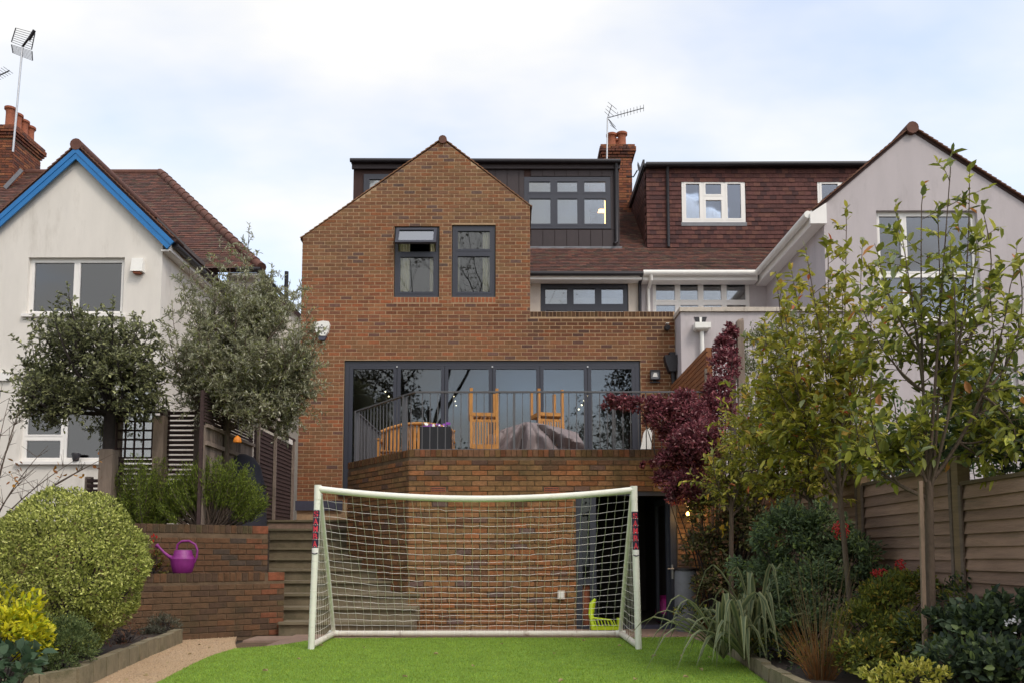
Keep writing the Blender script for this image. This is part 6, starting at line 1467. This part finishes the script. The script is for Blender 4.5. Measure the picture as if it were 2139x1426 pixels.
shrub('broadleaf_plant', 'grey-green broad leaved plant in the bottom left corner', 'plant', [L_(5, 1395, 5.6, .22, .16), L_(30, 1415, 5.4, .14, .12)], 150, .085, .065, [(.075, .125, .07, 3), (.05, .09, .05, 2), (.11, .16, .10, 1)], m='leaf_gloss', nclump=60, cr=.3, base=(P(0, 1440, 5.5).x, 5.5, .1), stems=20)
shrub('lavender_plant', 'small silvery plant at the foot of the low brick wall', 'plant', [L_(345, 1308, 10.35, .19, .16), L_(325, 1320, 10.3, .15, .10)], 1500, .034, .007, [(.15, .15, .11, 3), (.10, .105, .07, 3), (.20, .20, .15, 1)], nclump=70, base=(P(345, 1335, 10.35).x, 10.35, .1))
shrub('heather_plant', 'reddish twiggy plant between the clipped ball and kerb', 'plant', [L_(262, 1325, 9.4, .22, .16), L_(235, 1345, 9.0, .18, .12)], 520, .03, .006, [(.20, .075, .04, 3), (.10, .05, .03, 3), (.08, .07, .03, 2)], nclump=60, base=(P(262, 1350, 9.3).x, 9.3, .1), stems=40)
tt = shrub('wallflower_plant', 'small yellow-green plant with red flowers behind the watering can', 'plant', [L_(322, 1165, 10.9, .12, .13), L_(335, 1185, 10.9, .08, .05)], 240, .045, .014, [(.12, .13, .025, 3), (.28, .20, .03, 1), (.20, .07, .03, 1)], nclump=30, base=(P(322, 1195, 10.9).x, 10.9, .74), stems=12)
q = MB(); 
for k in range(26): e = P(312 + random.gauss(0, 5), 1130 + random.gauss(0, 5), 10.9); q.quadmesh([e, e + Vector((.015, 0, .02)), e + Vector((.0, -.01, .045)), e + Vector((-.015, 0, .02))], [(0, 1, 2, 3)])
q.build('flower', M['berry'], tt)
# trailing plant over the low wall
shrub('trailing_plant', 'thin trailing plant with yellowed leaves on the low wall face', 'plant', [L_(335, 1230, 10.62, .05, .09, .02), L_(348, 1252, 10.62, .03, .06, .02)], 45, .035, .018, [(.20, .18, .04, 2), (.12, .11, .04, 2)], nclump=14, base=(P(330, 1200, 10.66).x, 10.66, wz - .02), stems=8, stem_r=.003)

# ---- right garden: shrubs first, then the standard trees
shrub('purple_shrub', 'dark red-purple leaved shrub spilling over the terrace corner', 'shrub',
      [L_(1300, 843, 11.75, .17, .11, .12), L_(1340, 848, 11.75, .26, .16, .15), L_(1385, 875, 11.7, .32, .30, .2), L_(1440, 900, 11.65, .34, .36, .25), L_(1495, 870, 11.9, .28, .30), L_(1512, 770, 12.4, .20, .36), L_(1515, 725, 12.6, .15, .2), L_(1450, 975, 11.6, .32, .24, .2), L_(1395, 905, 11.75, .16, .13), L_(1430, 1010, 11.3, .26, .18), L_(1470, 930, 11.2, .30, .30), L_(1400, 960, 11.4, .18, .14), L_(1355, 970, 11.9, .10, .05), L_(1420, 850, 11.8, .24, .2), L_(1430, 1035, 11.3, .24, .16), L_(1390, 1000, 11.5, .16, .12), L_(1278, 842, 11.75, .13, .09, .1), L_(1500, 820, 12.0, .20, .24), L_(1525, 700, 12.6, .12, .16), L_(1440, 940, 11.35, .3, .3)],
      23000, .056, .028, REDL, nclump=900, cr=.34, shell=.5, base=(P(1490, 1310, 11.7).x, 11.7, .08), stems=16, up=.1, stem_r=.014)
shrub('dark_climber', 'dark brown-green climbing plant below the purple shrub', 'shrub', [L_(1490, 1060, 11.4, .34, .28, .25), L_(1475, 1150, 11.3, .30, .32, .25), L_(1500, 1225, 11.2, .34, .26, .25), L_(1560, 1110, 11.3, .36, .40, .3), L_(1600, 1020, 11.4, .30, .22)], 8500, .06, .032, DARKC, nclump=260, cr=.3, base=(P(1510, 1310, 11.3).x, 11.3, .08), stems=50, up=.0, stem_r=.012)
shrub('pale_shrub', 'pale variegated shrub against the annexe wall', 'shrub', [L_(1590, 735, 13.4, .42, .42), L_(1640, 700, 13.4, .42, .35), L_(1570, 790, 13.2, .35, .3)], 3600, .05, .018, PALE, nclump=200, base=(P(1600, 1300, 13.4).x, 13.4, 0), stems=40, up=.5, stem_r=.012)
hl_ = []
for k, y in enumerate(np.arange(5.2, 12.6, .55)): hl_.append((FX + .65 + random.uniform(-.1, .1), y, 1.75 + .25 * math.sin(k * 1.7) + (.25 if y < 7.6 else .15), .45, .42, .62))
shrub('hedge', 'dark green leafy hedge rising behind the lap-board fence', 'hedge', hl_, 9000, .075, .036, HEDGE, nclump=420, cr=.34, base=(FX + .65, 8.5, 0), stems=70, m='leaf_gloss', stem_r=.012)
shrub('ivy_mass', 'glossy ivy over the fence top at the right edge', 'shrub', [L_(2060, 930, 6.9, .24, .22), L_(2120, 950, 6.6, .22, .25), L_(1985, 955, 7.2, .20, .16)], 1500, .06, .045, DKG, m='leaf_gloss', nclump=110, base=(FX + .25, 6.8, .0), stems=18)
nd = shrub('nandina_shrub', 'blue-green feathery shrub with red berries before the fence', 'shrub', [L_(1640, 1120, 8.5, .32, .32), L_(1710, 1110, 8.4, .30, .28), L_(1770, 1170, 8.2, .30, .26), L_(1600, 1200, 8.6, .34, .3), L_(1700, 1230, 8.1, .38, .28), L_(1600, 1290, 8.4, .32, .22), L_(1690, 1310, 7.9, .34, .2), L_(1810, 1210, 8.0, .2, .16)], 20000, .05, .019, NAND, nclump=420, cr=.3, base=(P(1690, 1330, 8.3).x, 8.3, .08), stems=50, up=.1)
def berries(parent, px, py, Y, rx, rz, n, m='berry', r=.0075):
    q = MB(); c = P(px, py, Y)
    for k in range(n):
        d = rdir(1)[0] * random.random() ** .4; e = c + Vector((d[0] * rx, d[1] * rx, d[2] * rz)); q.lathe(e, [(.0008, -r), (r * .85, -r * .5), (r, 0), (r * .85, r * .5), (.0008, r)], 6, cap=False)
    tag(q.build('berry_cluster', M[m], parent, smooth=True), kind='stuff')
berries(nd, 1757, 1106, 7.9, .085, .10, 130); berries(nd, 1838, 1196, 7.7, .085, .04, 80); berries(nd, 1881, 1186, 7.6, .05, .085, 90)
C = np.array([tuple(P(x + random.gauss(0, 8), y + random.gauss(0, 10), 9.6)) for x, y, k in ((1640, 1020, 8), (1635, 1050, 4), (1510, 1102, 7), (1600, 1040, 6)) for _ in range(k)]); n = len(C)
leaf_obj('autumn_leaves', C, rdir(n), rdir(n), rng.uniform(.06, .1, n), rng.uniform(.03, .045, n), pick([(.50, .36, .03, 2), (.42, .24, .03, 1)], n), M['leaf'], nd)
shrub('spirea_bush', 'yellow-green loose bush between the staked tree and feathery shrub', 'shrub', [L_(1850, 1265, 7.2, .27, .22), L_(1820, 1310, 7.0, .26, .2), L_(1890, 1330, 6.8, .28, .22), L_(1800, 1370, 6.6, .24, .16), L_(1900, 1220, 7.3, .2, .14)], 7500, .044, .017, LOW, nclump=260, cr=.3, base=(P(1850, 1400, 7).x, 7.0, .08), stems=50)
shrub('camellia_shrub', 'dark glossy shrub with a few white flowers at bottom right', 'shrub', [L_(2070, 1330, 5.7, .26, .24), L_(2110, 1290, 5.8, .22, .18), L_(2010, 1390, 5.5, .26, .18), L_(2100, 1400, 5.3, .26, .2), L_(1985, 1310, 6.1, .17, .18)], 3600, .06, .034, DKG, m='leaf_gloss', nclump=170, base=(P(2060, 1440, 5.6).x, 5.6, .08), stems=40)
C = np.array([tuple(P(x + random.gauss(0, 5), y + random.gauss(0, 4), 5.45)) for x, y in ((2112, 1296), (2120, 1290), (2105, 1301), (2126, 1296), (2109, 1332)) for _ in range(5)]); n = len(C)
leaf_obj('white_flowers', C, rdir(n), rdir(n), np.full(n, .02), np.full(n, .018), np.full((n, 3), .75), M['leaf'], bpy.data.objects['camellia_shrub'])
shrub('gold_euonymus', 'small bush with bright cream-yellow leaves at the bottom edge', 'shrub', [L_(1885, 1425, 5.1, .20, .13), L_(1930, 1415, 5.1, .14, .12), L_(1840, 1432, 5.1, .15, .08)], 900, .034, .019, [(.40, .38, .06, 4), (.50, .47, .12, 2), (.14, .17, .03, 2)], nclump=90, cr=.25, base=(P(1890, 1470, 5.1).x, 5.1, .05))
shrub('groundcover_plant', 'low mixed dark groundcover plants along the right-hand bed', 'plant', [L_(1480, 1290, 10.2, .25, .12), L_(1540, 1330, 9.0, .28, .12), L_(1640, 1360, 7.8, .3, .14), L_(1730, 1390, 6.9, .3, .14), L_(1960, 1330, 6.4, .3, .2), L_(2040, 1250, 6.8, .28, .22), L_(1440, 1275, 11.0, .2, .12)], 3800, .045, .018, LOW + DKG, nclump=240, base=(2.6, 8.0, .06), stems=20)
# phormium: strap leaves, each a part
Y = 8.0; b = Vector((P(1548, 1370, Y).x, Y, .08)); t = thing('phormium_plant', 'arching cream-striped strap-leaved plant at the lawn edge', 'plant', b)
for k in range(88):
    a = random.uniform(0, 2 * math.pi); reach = random.uniform(.3, 1.0); hgt = random.uniform(.4, .98); drop = random.uniform(.1, .95) if k > 8 else random.uniform(-.2, .2)
    bb_ = b + Vector(((-.16, .02, 0), (.18, .1, 0), (.0, -.12, 0))[k % 3]); reach *= (1.1, .75, .9)[k % 3]; hgt *= (.8, 1.1, .7)[k % 3]
    d = Vector((math.cos(a), math.sin(a) * .8, 0)); sd_ = Vector((-d.y, d.x, 0)); w = random.uniform(.028, .058); n = 9; q = MB(); vs_, cs_ = [], []
    for i in range(n + 1):
        s = i / n; pos = bb_ + Vector((random.uniform(-.002, .002), 0, 0)) + d * (reach * (s ** 1.1)) + Vector((0, 0, hgt * (1.9 * s - s * s * .9) if s < .6 else hgt * (1.9 * .6 - .36 * .9) + hgt * .75 * (s - .6) - (hgt + drop * .5) * 4.2 * (s - .6) ** 2))
        pos.z = max(pos.z, .03); ww = w * (1 - s ** 3) * (.55 + .9 * min(s * 2, 1)) * .62 + .001
        vs_ += [pos - sd_ * ww + Vector((0, 0, ww * .35)), pos - sd_ * ww * .45 + Vector((0, 0, ww * .1)), pos, pos + sd_ * ww * .45 + Vector((0, 0, ww * .1)), pos + sd_ * ww + Vector((0, 0, ww * .35))]
        g = random.uniform(.9, 1.1); cs_ += [(.40 * g, .39 * g, .19 * g), (.19, .225, .12), (.12, .155, .08), (.19, .225, .12), (.40 * g, .39 * g, .19 * g)]
    q.v = [tuple(v) for v in vs_]; q.c = cs_; q.f = [(i * 5 + j, i * 5 + j + 1, i * 5 + j + 6, i * 5 + j + 5) for i in range(n) for j in range(4)]
    q.build('strap_leaf', M['leaf_gloss'], t, smooth=True)
# orange-stemmed grass
Y = 6.7; b = Vector((P(1715, 1425, Y).x, Y, .06)); t = thing('ornamental_grass', 'orange-brown upright ornamental grass in the right-hand bed', 'grass', b); q = MB()
for k in range(150):
    a = random.uniform(0, 6.28); s_ = random.uniform(0, .09); p0 = b + Vector((math.cos(a) * s_, math.sin(a) * s_, 0)); lean = random.uniform(.02, .32); hh = random.uniform(.3, 1.0)
    if random.random() < .55: hh *= .5
    e = p0 + Vector((math.cos(a) * lean, math.sin(a) * lean, hh)); c = (.24, .105, .03) if hh < .5 else (.15, .11, .05); q.tube([p0, p0.lerp(e, .5) + Vector((0, 0, .03)), e], [.0028, .0022, .0008], 3, cap=False, c=c)
tag(q.build('blades', M['blade'], t), kind='stuff')

# ---- photinia standards
def tg(lst, Y, dy=.35): return [P(x, y, Y + random.uniform(-dy, dy)) for x, y in lst]
Y = 6.3; b = P(1945, 1392, Y)
T1 = tg([(1985, 360), (1925, 430), (1880, 470), (2025, 400), (2060, 470), (1840, 560), (2040, 520), (2110, 600), (2130, 560), (1800, 640), (1960, 480), (1990, 560), (1900, 600), (2070, 640), (2120, 690), (1850, 700), (1950, 640), (2090, 760), (1820, 800), (1990, 700), (2060, 840), (2110, 880), (1870, 850), (1790, 900), (2020, 900), (1960, 800), (1920, 900), (1830, 950), (2050, 960), (2110, 940), (1880, 960), (1990, 850), (2080, 900)], Y, .42)
tree('photinia_tree', 'tallest staked photinia tree with large glossy olive leaves at the right', (b.x, Y, .08), P(1940, 1005, Y), .033, T1, PH, .093, .042, twigs=10, tl=.40, per=9, m='leaf_gloss', n_single=300, start=.25, group='young photinia trees along the fence', stem_k=.5, upl=-.02, lat=.05)
sx_ = P(1921, 1385, Y); t = thing('tree_stake', 'wooden stake tied to the tallest photinia trunk', 'stake', (sx_.x, Y - .05, .05)); a, e = Vector((P(1924, 1385, Y).x, Y - .06, .03)), P(1914, 1005, Y) + Vector((0, -.06, 0)); q = MB(); q.bar(a, e, .027, .027, up=(0, 1, 0), c=(1.1, 1.0, .9)); q.build('shaft', M['wood_grey'], t);
Y = 7.5; b = P(1787, 1335, Y)
T2 = tg([(1768, 470), (1730, 540), (1690, 560), (1800, 540), (1660, 600), (1625, 610), (1640, 660), (1700, 640), (1760, 620), (1820, 640), (1600, 720), (1660, 740), (1720, 720), (1790, 730), (1600, 800), (1650, 830), (1700, 800), (1760, 820), (1820, 780), (1640, 900), (1720, 900), (1790, 890)], Y, .45)
tree('photinia_tree', 'leaning photinia tree with thin trunk left of the tallest one', (b.x, Y, .08), P(1750, 990, Y), .024, T2, PH2, .088, .042, twigs=15, tl=.40, per=12, m='leaf_gloss', n_single=200, start=.15, group='young photinia trees along the fence', stem_k=.5, upl=-.02, lat=.05)
Y = 9.0; b = P(1694, 1225, Y)
T3 = tg([(1600, 700), (1640, 720), (1680, 740), (1580, 790), (1560, 850), (1620, 820), (1670, 830), (1730, 830), (1560, 920), (1600, 900), (1650, 920), (1700, 900), (1750, 910), (1780, 860)], Y, .5)
tree('photinia_tree', 'photinia tree with straight slim trunk close to the fence post', (b.x, Y, .08), P(1692, 1030, Y), .026, T3, PH2, .082, .039, twigs=17, tl=.46, per=13, m='leaf_gloss', subtw=1, start=.05, group='young photinia trees along the fence', stem_k=.5, upl=-.02, lat=.05)
Y = 10.6; b = P(1526, 1300, Y)
T4 = tg([(1510, 880), (1530, 850), (1560, 830), (1590, 860), (1490, 960), (1520, 930), (1550, 900), (1590, 940), (1500, 1000), (1530, 985), (1570, 1000), (1610, 960), (1620, 880)], Y, .4)
tree('photinia_tree', 'smallest photinia tree in front of the dark climber', (b.x, Y, .08), P(1528, 1050, Y), .03, T4, PH2 + [(.17, .19, .04, 3)], .075, .035, twigs=15, tl=.46, per=12, m='leaf_gloss', start=.1, group='young photinia trees along the fence', stem_k=.5, upl=-.02, lat=.05)

# ---- large bare trees at the bottom of the garden, seen mirrored in the windows
def bare_tree(label, loc, H, seed, r0=.2, nl=2500):
    rs = random.Random(seed); t = thing('bare_tree', label, 'tree', loc, 'bare trees mirrored in the windows'); q = MB(); q2 = MB(); tips_ = []
    def grow(p, d, ln, r, dep):
        n = 4; pts_ = [p]; dd = Vector(d)
        for i in range(n): dd = (dd + Vector((rs.gauss(0, .10), rs.gauss(0, .10), rs.gauss(.03, .08)))).normalized(); pts_.append(pts_[-1] + dd * ln / n)
        (q if dep < 2 else q2).tube(pts_, [r * (1 - .45 * i / n) for i in range(n + 1)], 7 if dep < 2 else 4 if dep < 4 else 3, cap=False)
        if dep >= 5: tips_.extend([tuple(x) for x in pts_[1:]])
        if dep >= 6: return
        for k in range(3 if dep < 4 else 3):
            s = rs.uniform(.45, 1.0); i = min(int(s * n), n - 1); b_ = pts_[i].lerp(pts_[i + 1], s * n - i); rd = Vector((rs.gauss(0, 1), rs.gauss(0, 1), rs.gauss(.25, .6))).normalized()
            grow(b_, (dd * .65 + rd * .75).normalized(), ln * rs.uniform(.6, .82), r * .52, dep + 1)
    grow(Vector(loc), Vector((rs.gauss(0, .06), rs.gauss(0, .06), 1)).normalized(), H * .30, r0, 0)
    q.build('trunk', M['bark_dark'], t, smooth=True); q2.build('branch', M['bark_dark'], t)
    k = np.array(tips_)[rng.integers(0, len(tips_), nl)]; leaf_obj('crown', k + rng.normal(0, .12, k.shape), rdir(nl), rdir(nl), rng.uniform(.10, .20, nl), rng.uniform(.07, .12, nl), pick([(.10, .075, .045, 3), (.07, .07, .035, 2)], nl), M['leaf'], t)
bare_tree('spreading tree mirrored in the left folding door panes', (-8, -15, 0), 19, 3, nl=9000); bare_tree('tall bare tree mirrored in the gable windows', (-4.4, -13, 0), 30, 11, r0=.22, nl=1500); bare_tree('tree mirrored in the rightmost folding door pane', (7.2, -15, 0), 19, 23, nl=7000)
for nm, lm in (('bare_tree', [(-9.5, -15, 7, 2.6, 2, 3.2), (-7.0, -15, 5.5, 2.8, 2, 2.6), (-4.2, -15.5, 5.2, 2.4, 2, 2.2), (-6.5, -15, 9.5, 1.6, 1.5, 1.8)]), ('bare_tree.002', [(6.6, -15, 8.5, 1.8, 2, 3.4), (7.8, -15, 5.5, 2.4, 2, 2.6), (4.2, -16, 4.6, 2.0, 2, 1.3), (.5, -16.5, 4.4, 2.6, 2, 1.6)])):
    pp, oo = clump_points(lm, 7000, .3, 260, .35); leaf_obj('ivy', pp, oo + rdir(7000), rdir(7000), rng.uniform(.12, .26, 7000), rng.uniform(.08, .18, 7000), pick([(.055, .045, .028, 3), (.04, .04, .022, 3), (.09, .06, .035, 1)], 7000), M['leaf'], bpy.data.objects[nm])  # unseen leaf masses added to darken the reflections in the folding doors
cf = thing('conifer_tree', 'dark conifer mirrored in the lilac house window', 'tree', (19, -14, 0)); MB().tube([(19, -14, 0), (19, -14, 17)], [.3, .03], 8).build('trunk', M['bark_dark'], cf)
n = 9000; hh = rng.uniform(1.5, 17, n); ang = rng.uniform(0, 2 * np.pi, n); rad = (17.3 - hh) * .22 * rng.uniform(.3, 1, n) ** .5 * (1 + .3 * np.sin(hh * 5)); Cc = np.stack([19 + rad * np.cos(ang), -14 + rad * np.sin(ang), hh], 1)
leaf_obj('crown', Cc, np.stack([np.cos(ang), np.sin(ang), -.3 + 0 * ang], 1), rdir(n), rng.uniform(.4, .8, n), rng.uniform(.15, .3, n), pick(DKG, n), M['leaf'], cf)

# ---- turf blades and fallen leaves
n = 130000; xy = np.stack([rng.uniform(-3.2, 2.7, n), 6.2 + (11.1 - 6.2) * rng.uniform(0, 1, n) ** 1.25], 1)
poly = np.array(lawn); ins = np.zeros(n, bool); j = len(poly) - 1
for i in range(len(poly)):
    xi, yi, xj, yj = *poly[i], *poly[j]; cond = ((yi > xy[:, 1]) != (yj > xy[:, 1])) & (xy[:, 0] < (xj - xi) * (xy[:, 1] - yi) / (yj - yi + 1e-12) + xi); ins ^= cond; j = i
xy = xy[ins]; n = len(xy); b0 = np.concatenate([xy, np.full((n, 1), .010)], 1); d = rdir(n); d[:, 2] = np.abs(d[:, 2]) + .7; d = unit(d); s_ = unit(np.cross(d, rdir(n))) * .0028
V = np.stack([b0 - s_, b0 + s_, b0 + d * rng.uniform(.012, .026, (n, 1))], 1).reshape(-1, 3); Q = np.arange(3 * n).reshape(-1, 3)
gr_ = meshobj('grass', np_mesh('grass', V, Q, np.repeat(pick([(.26, .385, .038, 4), (.31, .43, .05, 3), (.19, .295, .028, 3), (.34, .43, .08, 1)], n), 3, 0), M['blade'])); tag(gr_, 'short bright green artificial turf blades on the lawn', 'grass', kind='stuff')
V, Q, K = leaf_geo(np.zeros((1, 3)), np.array([[0, 1., 0]]), np.array([[0, 0, 1.]]), np.array([.06]), np.array([.04]), np.array([[.42, .33, .17]]), .3); fm = np_mesh('fallen_leaf', V, Q, K, M['leaf'])
spots = [(1216, 1337), (1360, 1371), (1422, 1370), (1178, 1419), (1426, 1413), (1157, 1365), (676, 1347), (985, 1390), (905, 1365), (560, 1400), (760, 1352), (1050, 1344), (1290, 1348), (1460, 1395), (620, 1375), (840, 1412), (1330, 1418), (1480, 1372)]
for (x, y) in spots:
    g_ = G(x, y, .035); o = meshobj('fallen_leaf', fm, None, g_, (random.uniform(-.3, .3), random.uniform(-.3, .3), random.uniform(0, 6))); o.scale = (random.uniform(.6, 1.1),) * 3; tag(o, 'small pale fallen leaf lying on the green turf', 'leaf', 'fallen leaves on the lawn')
for (x, y) in ((392, 1366), (440, 1352), (300, 1410), (350, 1385), (420, 1345), (265, 1421), (468, 1343)):
    g_ = G(x, y, .012); o = meshobj('fallen_leaf', fm, None, g_, (random.uniform(-.3, .3), random.uniform(-.3, .3), random.uniform(0, 6))); o.scale = (random.uniform(.5, .9),) * 3; tag(o, 'small fallen leaf lying on the tan gravel path', 'leaf', 'fallen leaves on the path')
# loose grit on the path
n = 4500; xy = np.stack([rng.uniform(-4.2, -2.6, n), rng.uniform(6.0, 11.2, n)], 1); poly = np.array(path); ins = np.zeros(n, bool); j = len(poly) - 1
for i in range(len(poly)):
    xi, yi, xj, yj = *poly[i], *poly[j]; ins ^= ((yi > xy[:, 1]) != (yj > xy[:, 1])) & (xy[:, 0] < (xj - xi) * (xy[:, 1] - yi) / (yj - yi + 1e-12) + xi); j = i
xy = xy[ins]; n = len(xy); c = np.concatenate([xy, np.full((n, 1), .001)], 1); r_p = rng.uniform(.004, .011, (n, 1)); th_p = rng.uniform(0, 6.28, n); e1 = np.stack([np.cos(th_p), np.sin(th_p), 0 * th_p], 1) * r_p; e2 = np.stack([-np.sin(th_p), np.cos(th_p), 0 * th_p], 1) * r_p * .7; up = np.array([0, 0, 1.]) * r_p * .8
V = np.stack([c + e1, c + e2, c - e1, c - e2, c + e1 * .5 + up, c + e2 * .5 + up, c - e1 * .5 + up, c - e2 * .5 + up], 1).reshape(-1, 3); qf = np.array([[0, 1, 5, 4], [1, 2, 6, 5], [2, 3, 7, 6], [3, 0, 4, 7], [4, 5, 6, 7]]); Q = (qf[None] + (np.arange(n) * 8)[:, None, None]).reshape(-1, 4)
gv = meshobj('gravel', np_mesh('gravel', V, Q, np.repeat(pick([(.50, .35, .21, 5), (.44, .31, .19, 3), (.56, .42, .28, 1)], n, .12), 8, 0), M['blade'])); tag(gv, 'loose tan grit scattered over the garden path', 'gravel', kind='stuff')
